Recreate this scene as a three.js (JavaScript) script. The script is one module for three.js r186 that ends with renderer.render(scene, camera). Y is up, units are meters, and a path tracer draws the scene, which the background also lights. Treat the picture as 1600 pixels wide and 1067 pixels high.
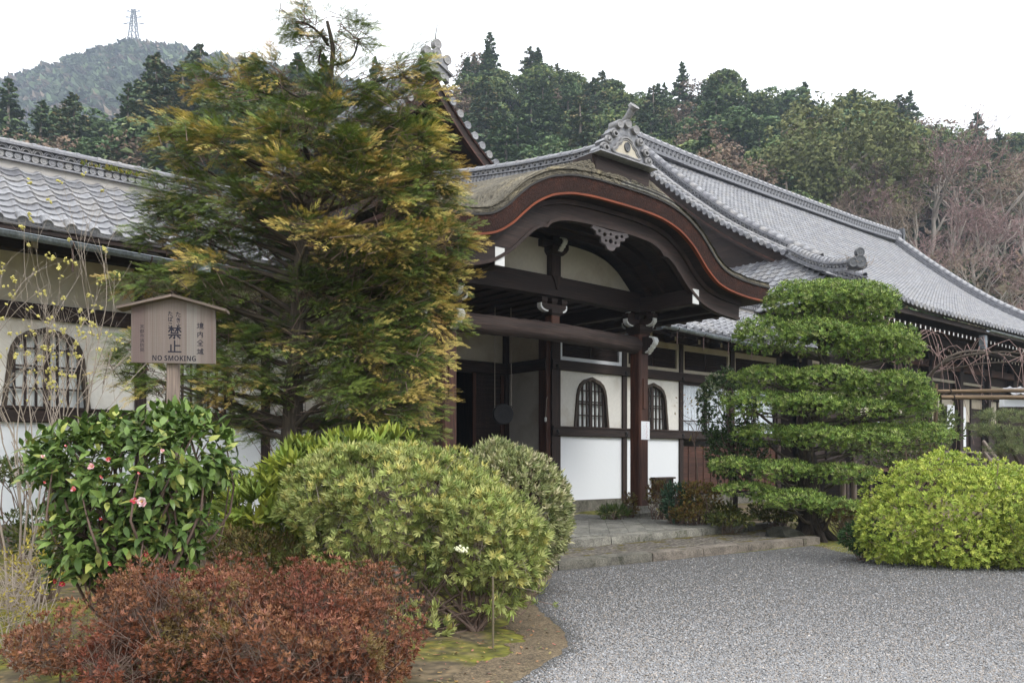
import * as THREE from 'three';
import { mergeGeometries } from 'three/addons/utils/BufferGeometryUtils.js';
import { ImprovedNoise } from 'three/addons/math/ImprovedNoise.js';

// ---------- camera: level lens, shifted upwards as in an architectural photograph ----------
const F = 1300, CX = 800, HY = 719, EYE = 1.5, YAW = 40.17 * Math.PI / 180;
const SN = Math.sin(YAW), CS = Math.cos(YAW);
const scene = new THREE.Scene();
const camera = new THREE.PerspectiveCamera(2 * Math.atan(533.5 / F) * 180 / Math.PI, 1600 / 1067, 0.1, 4000);
camera.position.set(0, EYE, 0);
camera.lookAt(SN * 10, EYE, -CS * 10);
camera.setViewOffset(1600, 1067, 0, 533.5 - HY, 1600, 1067);
camera.updateProjectionMatrix();

// ---------- sky: bright even overcast ----------
{
  const w = 64, h = 32, d = new Float32Array(w * h * 4);
  for (let j = 0; j < h; j++) for (let i = 0; i < w; i++) {
    const el = (j + 0.5) / h * Math.PI - Math.PI / 2, up = Math.max(0, Math.sin(el)), k = (j * w + i) * 4;
    const v = 1.45 + 0.3 * up;
    d[k] = v * 0.98; d[k + 1] = v * 0.995; d[k + 2] = v * 1.015; d[k + 3] = 1;
  }
  const t = new THREE.DataTexture(d, w, h, THREE.RGBAFormat, THREE.FloatType);
  t.mapping = THREE.EquirectangularReflectionMapping; t.magFilter = THREE.LinearFilter; t.minFilter = THREE.LinearFilter; t.needsUpdate = true;
  scene.background = t; scene.environment = t;
}
const sun = new THREE.DirectionalLight(new THREE.Color(1, 0.97, 0.92), 1.5);
sun.position.set(26, 42, 38); sun.target.position.set(12, 0, -10);
sun.castShadow = true; sun.shadow.radius = 36; sun.shadow.mapSize.set(2048, 2048);
Object.assign(sun.shadow.camera, { left: -45, right: 45, top: 45, bottom: -45, near: 1, far: 180 });
scene.add(sun, sun.target);
const renderer = new THREE.WebGLRenderer({ antialias: true });
renderer.toneMapping = THREE.LinearToneMapping;
renderer.toneMappingExposure = 1.5;
renderer.shadowMap.enabled = true;
scene.fog = new THREE.FogExp2(new THREE.Color(0.70, 0.82, 1.0), 0.00058);

// ---------- pixel to place (a pixel gives a direction; the plane it is cut with gives the distance) ----------
const V = (x, y, z) => new THREE.Vector3(x, y, z);
const ray = (px, py) => V(SN + CS * (px - CX) / F, (HY - py) / F, -CS + SN * (px - CX) / F);
const onZ = (px, py, z) => { const r = ray(px, py), t = z / r.z; return V(r.x * t, EYE + r.y * t, z); };
const onX = (px, py, x) => { const r = ray(px, py), t = x / r.x; return V(x, EYE + r.y * t, r.z * t); };
const onY = (px, py, y) => { const r = ray(px, py), t = (y - EYE) / r.y; return V(r.x * t, y, r.z * t); };
const atD = (px, py, d) => { const r = ray(px, py); return V(r.x * d, EYE + r.y * d, r.z * d); };

// ---------- small tools ----------
function rngOf(seed) { let a = seed >>> 0; return () => { a = (a + 0x6D2B79F5) | 0; let t = Math.imul(a ^ (a >>> 15), 1 | a); t = (t + Math.imul(t ^ (t >>> 7), 61 | t)) ^ t; return ((t ^ (t >>> 14)) >>> 0) / 4294967296; }; }
const PN = new ImprovedNoise();
const noise = (x, y, z) => PN.noise(x, y, z);
const lerp = (a, b, t) => a + (b - a) * t, clamp = (v, a = 0, b = 1) => Math.min(b, Math.max(a, v));
const sstep = (a, b, v) => { const t = clamp((v - a) / (b - a)); return t * t * (3 - 2 * t); };
const taken = {};
const numbered = (n) => { const k = taken[n] = (taken[n] ?? -1) + 1; return k ? n + '_' + String(k).padStart(3, '0') : n; };
const sh = (m) => { m.castShadow = m.receiveShadow = true; return m; };
function tag(o, label, category, group) { o.userData.label = label; o.userData.category = category; if (group) o.userData.group = group; return o; }
function thing(name, label, category, pos = [0, 0, 0], turn = 0, group) {
  const o = new THREE.Group(); o.name = numbered(name); o.position.set(...pos); o.rotation.y = turn; scene.add(o);
  return tag(o, label, category, group);
}
const asGeo = (g) => {
  if (!Array.isArray(g)) return g;
  if (g.length === 1) return g[0];
  const l = g.map((q) => { const n = q.index ? q.toNonIndexed() : q; for (const k of Object.keys(n.attributes)) if (!['position', 'normal', 'uv'].includes(k)) n.deleteAttribute(k); return n; });
  return mergeGeometries(l);
};
function part(name, g, m, parent, kind) { const o = sh(new THREE.Mesh(asGeo(g), m)); o.name = name; parent.add(o); if (kind) o.userData.kind = kind; return o; }
function struct(name, g, m) { const o = sh(new THREE.Mesh(asGeo(g), m)); o.name = numbered(name); o.userData.kind = 'structure'; o.userData.label = name.replace(/_/g, ' '); scene.add(o); return o; }

// box with uv in metres, u along its longest side, slightly chamfered long edges by request
function bx(x0, x1, y0, y1, z0, z1) {
  const g = new THREE.BoxGeometry(x1 - x0, y1 - y0, z1 - z0); g.translate((x0 + x1) / 2, (y0 + y1) / 2, (z0 + z1) / 2);
  return metric(g);
}
let uvShift = 0;
function metric(g0) {
  const g = g0.index ? g0.toNonIndexed() : g0; g.computeBoundingBox();
  const s = g.boundingBox.getSize(V(0, 0, 0)), dims = [s.x, s.y, s.z], long = dims.indexOf(Math.max(...dims));
  const p = g.attributes.position, n = g.attributes.normal, uv = new Float32Array(p.count * 2);
  uvShift = (uvShift + 0.377) % 7;
  for (let i = 0; i < p.count; i++) {
    const c = [p.getX(i), p.getY(i), p.getZ(i)], a = [Math.abs(n.getX(i)), Math.abs(n.getY(i)), Math.abs(n.getZ(i))];
    const na = a.indexOf(Math.max(...a)); const rest = [0, 1, 2].filter((k) => k !== na);
    const u = rest.includes(long) ? long : rest[0], v = rest.find((k) => k !== u);
    uv[2 * i] = c[u] + uvShift; uv[2 * i + 1] = c[v] + uvShift * 0.7;
  }
  g.setAttribute('uv', new THREE.BufferAttribute(uv, 2)); return g;
}
// square timber with chamfered edges, standing or lying (axis 'x','y','z')
function timber(axis, a0, a1, c1, c2, w1, w2, ch = 0.018) {
  const s = new THREE.Shape(), p = w1 / 2, q = w2 / 2;
  s.moveTo(-p + ch, -q); s.lineTo(p - ch, -q); s.lineTo(p, -q + ch); s.lineTo(p, q - ch); s.lineTo(p - ch, q); s.lineTo(-p + ch, q); s.lineTo(-p, q - ch); s.lineTo(-p, -q + ch); s.closePath();
  const g = new THREE.ExtrudeGeometry(s, { depth: a1 - a0, bevelEnabled: false }); // along +z, section x (w1), y (w2)
  if (axis === 'z') g.translate(c1, c2, a0);
  if (axis === 'y') { g.rotateX(-Math.PI / 2); g.translate(c1, a0, c2); }
  if (axis === 'x') { g.rotateY(Math.PI / 2); g.translate(a0, c2, c1); }
  return metric(g);
}
function tube(pts, r0, r1, seg = 8, rad = 6, wob = 0) {
  const c = new THREE.CatmullRomCurve3(pts); const g = new THREE.TubeGeometry(c, seg, 1, rad, false), p = g.attributes.position;
  for (let i = 0; i <= seg; i++) {
    const o = c.getPointAt(i / seg), r = lerp(r0, r1, i / seg);
    for (let j = 0; j <= rad; j++) { const k = i * (rad + 1) + j; const rr = r * (1 + wob * noise(i * 1.7, Math.cos(j / rad * 6.283) * 1.3, Math.sin(j / rad * 6.283) * 1.3 + r0 * 50)); p.setXYZ(k, o.x + (p.getX(k) - o.x) * rr, o.y + (p.getY(k) - o.y) * rr, o.z + (p.getZ(k) - o.z) * rr); }
  }
  const uv = g.attributes.uv, L = c.getLength(); for (let i = 0; i < uv.count; i++) uv.setXY(i, uv.getX(i) * L, uv.getY(i) * 6.283 * r0);
  if (wob) g.computeVertexNormals();
  return g;
}
function cyl(axis, r, len, x, y, z, seg = 16, r2 = r) {
  const g = new THREE.CylinderGeometry(r2, r, len, seg);
  if (axis === 'x') g.rotateZ(-Math.PI / 2); if (axis === 'z') g.rotateX(Math.PI / 2);
  g.translate(x, y, z); return g;
}
// grid surface from fn(i/nu, j/nv) -> Vector3, uv from uvf
function grid(nu, nv, fn, uvf, flip) {
  const pos = [], uv = [], idx = [];
  for (let j = 0; j <= nv; j++) for (let i = 0; i <= nu; i++) { const p = fn(i / nu, j / nv); pos.push(p.x, p.y, p.z); const q = uvf ? uvf(i / nu, j / nv, p) : [p.x, p.z]; uv.push(q[0], q[1]); }
  for (let j = 0; j < nv; j++) for (let i = 0; i < nu; i++) { const a = j * (nu + 1) + i, b = a + 1, c = a + nu + 1, d = c + 1; if (flip) idx.push(a, c, b, b, c, d); else idx.push(a, b, c, b, d, c); }
  const g = new THREE.BufferGeometry(); g.setAttribute('position', new THREE.Float32BufferAttribute(pos, 3)); g.setAttribute('uv', new THREE.Float32BufferAttribute(uv, 2)); g.setIndex(idx); g.computeVertexNormals(); return g;
}
function flatShape(pts, holes = []) { // pts [[x,y]..] -> ShapeGeometry in xy
  const s = new THREE.Shape(pts.map((p) => new THREE.Vector2(p[0], p[1]))); for (const h of holes) s.holes.push(new THREE.Path(h.map((p) => new THREE.Vector2(p[0], p[1]))));
  return s;
}
const extr = (pts, depth, holes, bevel = 0) => { const g = new THREE.ExtrudeGeometry(flatShape(pts, holes), bevel ? { depth: depth - 2 * bevel, bevelEnabled: true, bevelSize: bevel, bevelThickness: bevel, bevelSegments: 1, bevelOffset: -bevel } : { depth, bevelEnabled: false }); if (bevel) g.translate(0, 0, bevel); return g; };
function matAlign(p, dir, roll, s) { // place so that +Y points along dir
  const q = new THREE.Quaternion().setFromUnitVectors(V(0, 1, 0), dir); const r = new THREE.Quaternion().setFromAxisAngle(V(0, 1, 0), roll);
  return new THREE.Matrix4().compose(p, q.multiply(r), typeof s === 'number' ? V(s, s, s) : s);
}
function instanced(name, g, m, list, parent, kind = 'stuff') { // list: [matrix, color]
  const o = sh(new THREE.InstancedMesh(g, m, list.length)); list.forEach(([mt, c], i) => { o.setMatrixAt(i, mt); if (c) o.setColorAt(i, c); });
  o.name = name; o.userData.kind = kind; parent.add(o); return o;
}

// ---------- tileable noise and textures ----------
function perNoise(seed) { const R = rngOf(seed), T = new Float32Array(65536).map(() => R()); return (x, y, px, py) => { const xi = Math.floor(x), yi = Math.floor(y), fx = x - xi, fy = y - yi, u = fx * fx * (3 - 2 * fx), v = fy * fy * (3 - 2 * fy); const h = (a, b) => T[((((a % px) + px) % px) * 251 + (((b % py) + py) % py) * 7919) & 65535]; return lerp(lerp(h(xi, yi), h(xi + 1, yi), u), lerp(h(xi, yi + 1), h(xi + 1, yi + 1), u), v); }; }
function tex(w, h, fn, srgb, repeat = [1, 1]) {
  const d = new Uint8Array(w * h * 4);
  for (let j = 0; j < h; j++) for (let i = 0; i < w; i++) { const c = fn(i / w, j / h), k = (j * w + i) * 4; d[k] = clamp(c[0]) * 255; d[k + 1] = clamp(c[1]) * 255; d[k + 2] = clamp(c[2]) * 255; d[k + 3] = 255; }
  const t = new THREE.DataTexture(d, w, h); t.wrapS = t.wrapT = THREE.RepeatWrapping; t.magFilter = THREE.LinearFilter; t.minFilter = THREE.LinearMipmapLinearFilter; t.generateMipmaps = true;
  if (srgb) t.colorSpace = THREE.SRGBColorSpace; t.repeat.set(...repeat); t.needsUpdate = true; return t;
}
const fbm = (n, u, v, fx, fy, oct) => { let s = 0, a = 0.5, t = 0; for (let o = 0; o < oct; o++) { s += a * n(u * fx, v * fy, fx, fy); t += a; a *= 0.55; fx *= 2; fy *= 2; } return s / t; };
const nA = perNoise(11), nB = perNoise(23), nC = perNoise(37);
const g3 = (v) => [v, v, v];
const rep = (t, x, y = x) => { const c = t.clone(); c.repeat.set(x, y); c.needsUpdate = true; return c; };
const T = {};
T.wood = tex(512, 512, (u, v) => { const warp = fbm(nB, u, v, 4, 4, 3) * 0.12; const g = fbm(nA, u, v + warp, 3, 48, 4), f = fbm(nC, u, v, 10, 160, 2), p = fbm(nB, u, v, 3, 6, 3); const k = 0.18 + 1.05 * (g * 0.45 + f * 0.3 + p * 0.35); return [k * 1.04, k, k * 0.96]; }, true, [0.5, 1.2]);
T.woodB = tex(512, 512, (u, v) => { const warp = fbm(nB, u, v, 4, 4, 3) * 0.12; return g3(fbm(nA, u, v + warp, 3, 48, 4) * 0.6 + fbm(nC, u, v, 10, 160, 2) * 0.4); }, false, [0.5, 1.2]);
T.plaster = tex(512, 512, (u, v) => { const a = fbm(nA, u, v, 3, 3, 5), b = fbm(nB, u, v, 7, 5, 4), s = sstep(0.52, 0.75, a) * 0.16, r = sstep(0.6, 0.8, b) * 0.1; const k = 0.95 - s * 0.5 - r * 0.4 + (fbm(nC, u, v, 60, 60, 2) - 0.5) * 0.05; return [k, k - s * 0.14 - r * 0.08, k - s * 0.3 - r * 0.22]; }, true, [0.35, 0.35]);
T.fine = tex(256, 256, (u, v) => g3(fbm(nC, u, v, 24, 24, 3)), false, [1, 1]);
T.thatch = tex(1024, 1024, (u, v) => { const a = fbm(nA, u, v, 70, 26, 3), b = fbm(nB, u, v, 6, 5, 4), c = fbm(nC, u, v, 160, 50, 2); const dark = sstep(0.56, 0.72, c * 0.5 + a * 0.5); let k = 0.42 + 0.34 * a + 0.3 * (b - 0.5) - dark * 0.3; const y = sstep(0.55, 0.75, b) * 0.05; return [k * 1.04 + y, k * 1.0 + y * 0.8, k * 0.9]; }, true, [0.5, 0.5]);
T.thatchB = tex(1024, 1024, (u, v) => { const a = fbm(nA, u, v, 70, 26, 3), c = fbm(nC, u, v, 160, 50, 2); return g3(1 - sstep(0.5, 0.7, c * 0.5 + a * 0.5)); }, false, [0.5, 0.5]);
T.bark = tex(512, 512, (u, v) => { const a = fbm(nA, u, v, 8, 40, 4), b = fbm(nB, u, v, 6, 6, 4), l = sstep(0.6, 0.72, b) * 0.22; const k = 0.35 + 0.5 * a + l; return [k, k * 0.97, k * 0.92]; }, true, [1, 2]);
T.barkB = tex(512, 512, (u, v) => g3(fbm(nA, u, v, 8, 40, 4)), false, [1, 2]);
T.stone = tex(512, 512, (u, v) => { const a = fbm(nA, u, v, 5, 5, 5), c = fbm(nC, u, v, 120, 120, 2), l = sstep(0.62, 0.75, fbm(nB, u, v, 9, 9, 4)); const k = 0.6 + 0.5 * (a - 0.45) + 0.42 * (c - 0.5) - l * 0.16; return [k, k * 0.985 + l * 0.01, k * 0.94 - l * 0.02]; }, true, [0.8, 0.8]);
T.tile = tex(256, 256, (u, v) => { const a = fbm(nA, u, v, 4, 4, 5), c = fbm(nC, u, v, 40, 40, 2); const k = 0.74 + 0.6 * (a - 0.5) + 0.22 * (c - 0.5), w = sstep(0.55, 0.7, a) * 0.03; return [k + w, k + w * 0.6, k * 1.01]; }, true, [1.3, 1.3]);
{ // gravel: cells of small stones
  const R = rngOf(5), N = 74, px = [], py = [], tn = [], hu = []; for (let i = 0; i < N * N; i++) { px.push(R()); py.push(R()); tn.push(R()); hu.push(R()); }
  const cell = (u, v) => { const x = u * N, y = v * N, xi = Math.floor(x), yi = Math.floor(y); let d1 = 9, d2 = 9, id = 0; for (let b = -1; b <= 1; b++) for (let a = -1; a <= 1; a++) { const k = (((yi + b + N) % N) * N) + ((xi + a + N) % N); const d = Math.hypot(xi + a + px[k] - x, yi + b + py[k] - y); if (d < d1) { d2 = d1; d1 = d; id = k; } else if (d < d2) d2 = d; } return [d1, d2, id]; };
  const W = 1024, C = new Float32Array(W * W * 3); for (let j = 0; j < W; j++) for (let i = 0; i < W; i++) { const c = cell(i / W, j / W), k = (j * W + i) * 3; C[k] = c[0]; C[k + 1] = c[1]; C[k + 2] = c[2]; }
  const at = (u, v) => { const k = (Math.floor(v * W) * W + Math.floor(u * W)) * 3; return [C[k], C[k + 1], C[k + 2]]; };
  T.gravel = tex(W, W, (u, v) => { const [a, b, id] = at(u, v); const t = tn[id], k = 0.3 + 0.42 * t * t + (hu[id] > 0.9 ? 0.14 : 0); const w = hu[id] < 0.3 ? 0.05 : 0; return [k + w, k + w * 0.5, k - w * 0.3]; }, true, [1.5, 1.5]);
  T.gravelB = tex(W, W, (u, v) => { const [a, b] = at(u, v); return g3(sstep(0, 0.4, b - a) * (1 - a * 0.35)); }, false, [1.5, 1.5]);
}
const C3 = (r, g, b) => new THREE.Color().setRGB(r, g, b);
const S = (r, g, b) => new THREE.Color().setRGB(r / 255, g / 255, b / 255, THREE.SRGBColorSpace);
const mat = (color, rough, o = {}) => new THREE.MeshStandardMaterial({ color, roughness: rough, side: THREE.DoubleSide, ...o });
const M = {
  wood: mat(C3(0.05, 0.029, 0.0235), 0.78, { map: T.wood, bumpMap: T.woodB, bumpScale: 0.004 }),
  woodRed: mat(C3(0.112, 0.042, 0.024), 0.72, { map: T.wood, bumpMap: T.woodB, bumpScale: 0.004 }),
  woodGrey: mat(C3(0.36, 0.30, 0.27), 0.85, { map: T.wood, bumpMap: T.woodB, bumpScale: 0.003 }),
  log: mat(C3(0.095, 0.068, 0.062), 0.85, { map: T.wood, bumpMap: T.woodB, bumpScale: 0.006 }),
  white: mat(C3(0.80, 0.82, 0.85), 0.9, { bumpMap: rep(T.fine, 0.7), bumpScale: 0.0015 }),
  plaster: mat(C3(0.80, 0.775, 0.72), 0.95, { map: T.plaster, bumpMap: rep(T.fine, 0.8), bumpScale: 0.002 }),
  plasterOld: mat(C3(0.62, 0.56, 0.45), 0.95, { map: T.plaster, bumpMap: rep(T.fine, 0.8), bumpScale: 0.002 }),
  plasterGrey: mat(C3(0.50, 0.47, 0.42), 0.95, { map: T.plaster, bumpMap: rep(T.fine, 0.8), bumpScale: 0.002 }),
  whitePaint: mat(C3(0.72, 0.72, 0.70), 0.8),
  cream: mat(C3(0.52, 0.46, 0.36), 0.85, { map: T.plaster }),
  thatch: mat(C3(0.52, 0.49, 0.44), 1, { map: T.thatch, bumpMap: T.thatchB, bumpScale: 0.05 }),
  thatchCut: mat(C3(0.14, 0.044, 0.027), 0.9, { map: rep(T.thatch, 1, 1.5), bumpMap: rep(T.thatchB, 1.2, 1.2), bumpScale: 0.012 }),
  redEdge: mat(C3(0.44, 0.10, 0.028), 0.75, { map: T.wood }),
  tar: mat(C3(0.03, 0.027, 0.025), 0.8),
  tile: [0.42, 0.49, 0.35, 0.56].map((v, i) => mat(C3(v * [1, 1.03, 1, 1][i], v, v * [1.04, 0.98, 1.07, 1.03][i]), [0.42, 0.55, 0.38, 0.55][i], { map: T.tile, bumpMap: rep(T.fine, 2), bumpScale: 0.001 })),
  tileDark: mat(C3(0.15, 0.155, 0.165), 0.5, { map: T.tile }),
  mortar: mat(C3(0.50, 0.47, 0.44), 0.95, { map: T.plaster }),
  zinc: mat(C3(0.34, 0.39, 0.43), 0.45, { metalness: 0.25, map: T.tile }),
  stone: mat(C3(0.54, 0.53, 0.495), 0.9, { map: T.stone, bumpMap: rep(T.fine, 3), bumpScale: 0.003 }),
  stoneRed: mat(C3(0.44, 0.385, 0.345), 0.9, { map: T.stone, bumpMap: rep(T.fine, 3), bumpScale: 0.004 }),
  stoneDark: mat(C3(0.34, 0.325, 0.29), 0.9, { map: T.stone, bumpMap: rep(T.fine, 3), bumpScale: 0.004 }),
  glass: mat(C3(0.80, 0.83, 0.81), 0.6),
  paper: mat(C3(0.78, 0.79, 0.80), 0.9),
  bronze: mat(C3(0.02, 0.019, 0.021), 0.8),
  bark: mat(C3(0.22, 0.18, 0.15), 0.95, { map: T.bark, bumpMap: T.barkB, bumpScale: 0.012 }),
  barkDark: mat(C3(0.11, 0.085, 0.07), 0.95, { map: T.bark, bumpMap: T.barkB, bumpScale: 0.01 }),
  barkPale: mat(C3(0.40, 0.355, 0.31), 0.95, { map: T.bark, bumpMap: T.barkB, bumpScale: 0.006 }),
  twig: mat(C3(0.17, 0.115, 0.09), 0.9),
  twigPale: mat(C3(0.36, 0.30, 0.25), 0.9),
  twigPink: mat(C3(0.30, 0.20, 0.18), 0.9),
};
M.woodBlack = M.wood; // one aged timber throughout
const leafMat = (rough = 0.5, tr = 0.25, o = {}) => new THREE.MeshPhysicalMaterial({ color: 0xffffff, roughness: rough, side: THREE.DoubleSide, transmission: tr, thickness: 0, specularIntensity: 0.4, ...o });

// ================= THE GROUND =================
const bedRight = (x, z) => 0.17 * sstep(13.9, 14.7, x + (z + 9) * 0.05) * sstep(-8.35, -9.0, z) * 1.0;
const bedLeft = (x, z) => { const g = sstep(0, -1.3, gravelSide(x, z)); return 0.05 * g * (0.7 + 0.6 * noise(x * 0.7, 3, z * 0.7)) * sstep(-0.5, 1.5, x * SN - z * CS); };
const gravelPx = [[800, 1067], [838, 1046], [872, 1026], [886, 1008], [884, 990], [864, 972], [842, 955], [832, 942], [846, 918], [862, 898], [866, 893]];
const gravelLeft = gravelPx.map(([a, b]) => { const p = onY(a, b, 0); return [p.x, p.z]; });
function gravelSide(x, z) { // >0 inside gravel, rough distance to the left border
  let best = 1e9, sgn = 1; const P = [[gravelLeft[0][0] - 1.2, gravelLeft[0][1] + 5], ...gravelLeft];
  for (let i = 0; i < P.length - 1; i++) { const [ax, az] = P[i], [bx_, bz] = P[i + 1], dx = bx_ - ax, dz = bz - az; const t = clamp(((x - ax) * dx + (z - az) * dz) / (dx * dx + dz * dz)); const d = Math.hypot(x - ax - dx * t, z - az - dz * t); if (d < best) { best = d; sgn = (dx * (z - az) - dz * (x - ax)) > 0 ? 1 : -1; } }
  return best * sgn;
}
const groundY = (x, z) => bedRight(x, z) + bedLeft(x, z);
{
  // one sheet that reaches the horizon, fine near the house
  const xs = [], zs = [];
  const axis = (lo, hi, step) => { const a = []; for (let v = lo; v <= hi + 1e-6; v += step) a.push(v); const l = [], r = []; let k = 1; for (let d = 2; d < 1500; d *= 1.6) { l.unshift(lo - d); r.push(hi + d); } return [...l, ...a, ...r]; };
  const X = axis(-3, 24, 0.2), Z = axis(-16, 2, 0.2);
  const g = grid(X.length - 1, Z.length - 1, (a, b) => { const x = X[Math.round(a * (X.length - 1))], z = Z[Math.round(b * (Z.length - 1))]; const inside = x > -3 && x < 24 && z > -16 && z < 2; return V(x, inside ? groundY(x, z) : (x >= 24 && z > -16 && z < -8 ? 0.17 : 0), z); }, (a, b, p) => [p.x / 14, p.z / 14], true);
  const t = tex(1024, 1024, (u, v) => {
    const a = fbm(nA, u, v, 9, 9, 5), b = fbm(nB, u, v, 20, 20, 4), c = fbm(nC, u, v, 220, 220, 2), moss = sstep(0.41, 0.53, a * 0.6 + b * 0.4);
    const k = 0.72 + 0.6 * (c - 0.5);
    const d = [0.54 * k, 0.475 * k, 0.375 * k], mo = [0.53 * k, 0.53 * k, 0.17 * k], leaf = fbm(nA, u, v, 300, 300, 1) > 0.86 ? 0.12 : 0;
    return [lerp(d[0], mo[0], moss) + leaf, lerp(d[1], mo[1], moss) + leaf * 0.6, lerp(d[2], mo[2], moss) + leaf * 0.3];
  }, true);
  const tb = tex(512, 512, (u, v) => g3(fbm(nC, u, v, 200, 200, 3)), false);
  struct('ground', g, mat(C3(0.95, 0.93, 0.86), 0.98, { map: t, bumpMap: tb, bumpScale: 0.02 }));
  // gravel yard
  const right = [[1000, 880], [1270, 853], [1330, 866], [1400, 879], [1500, 888], [1600, 891], [1750, 893]].map(([a, b]) => { const p = onY(a, b, 0); return [p.x, p.z]; });
  const last = gravelLeft[0];
  const outline = [...gravelLeft, ...right, [24, -3.2], [60, 2], [60, 40], [-20, 40], [last[0] - 4.5, last[1] + 14], [last[0] - 1.2, last[1] + 5]];
  const sh2 = new THREE.Shape(); const jr = rngOf(3);
  outline.forEach(([x, z], i) => { if (!i) { sh2.moveTo(x, -z); return; } const [ox, oz] = outline[i - 1], n = i < 20 ? 6 : 1; for (let k = 1; k <= n; k++) { const t2 = k / n, j = k < n ? 0.05 : 0; sh2.lineTo(lerp(ox, x, t2) + (jr() - 0.5) * j, -lerp(oz, z, t2) + (jr() - 0.5) * j); } });
  const gg = new THREE.ShapeGeometry(sh2); gg.rotateX(-Math.PI / 2); gg.translate(0, 0.006, 0);
  const yardGravel = struct('gravel_yard', gg, mat(C3(0.68, 0.68, 0.69), 0.95, { map: T.gravel, bumpMap: T.gravelB, bumpScale: 0.008 }));
  { // strip of bare sand between the moss and the gravel
    const P = gravelLeft.slice(0, -1).map(([x, z]) => new THREE.Vector3(x, 0, z)); P.unshift(new THREE.Vector3(gravelLeft[0][0] - 1.2, 0, gravelLeft[0][1] + 5)); const c = new THREE.CatmullRomCurve3(P);
    const g2 = grid(160, 6, (u, v) => { const p = c.getPointAt(u), t2 = c.getTangentAt(u), w = (0.5 + 0.35 * noise(u * 14, 2, 5) + 0.12 * noise(u * 60, 3, 5)) * v; const x = p.x + t2.z * w + 0.1 * t2.z * -1, z = p.z - t2.x * w + 0.1 * t2.x; return V(x, groundY(x, z) + 0.0045, z); }, (u, v, p) => [p.x, p.z]);
    const st2 = tex(512, 512, (u, v) => { const a = fbm(nA, u, v, 6, 6, 4), b = fbm(nC, u, v, 150, 150, 2); const k = 0.62 + 0.3 * (a - 0.5) + 0.5 * (b - 0.5); return [k, k * 0.9, k * 0.74]; }, true, [0.6, 0.6]);
    struct('sand_border', g2, mat(C3(0.46, 0.43, 0.39), 0.97, { map: st2, bumpMap: rep(T.gravelB, 1.4), bumpScale: 0.004 }));
  }
  // loose stones on it
  const R = rngOf(77), list = [], stoneG = new THREE.IcosahedronGeometry(1, 0);
  const sp = stoneG.attributes.position; for (let i = 0; i < sp.count; i++) { const x = sp.getX(i), y = sp.getY(i), z = sp.getZ(i), k = 1 + 0.35 * noise(x * 1.3, y * 1.3, z * 1.3); sp.setXYZ(i, x * k, y * k * 0.6, z * k); }
  stoneG.computeVertexNormals();
  let tries = 0; while (list.length < 120000 && tries++ < 400000) {
    const px = 790 + R() * 860, py = 845 + Math.pow(R(), 0.75) * 232; const p = onY(px, py, 0);
    const e = gravelSide(p.x, p.z); if (e < 0.02 || (e < 0.25 && R() > e * 4)) continue;
    if (p.z < -8.02 + (p.x - 7.66) * 0.07 - 0.04) continue; if (p.x > 13.4 && p.z < -7.75 + (p.x - 13.4) * 0.55) continue;
    const s = 0.004 + 0.0055 * R() * R() + (R() > 0.985 ? 0.005 : 0), c = 0.2 + 0.24 * R() * R() + (R() > 0.97 ? 0.14 : 0), w = R() < 0.3 ? 1.14 : 1;
    list.push([new THREE.Matrix4().compose(V(p.x, 0.008 + s * 0.25, p.z), new THREE.Quaternion().setFromEuler(new THREE.Euler(R() * 0.6, R() * 6.3, R() * 0.6)), V(s * (0.8 + R() * 0.6), s, s)), C3(c * w, c, c * (2 - w) * 1.02)]);
  }
  const st = instanced('gravel_stones', stoneG, mat(0xffffff, 0.9), list, scene); tag(st, 'loose grey gravel stones scattered over the yard', 'gravel');
}
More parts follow.
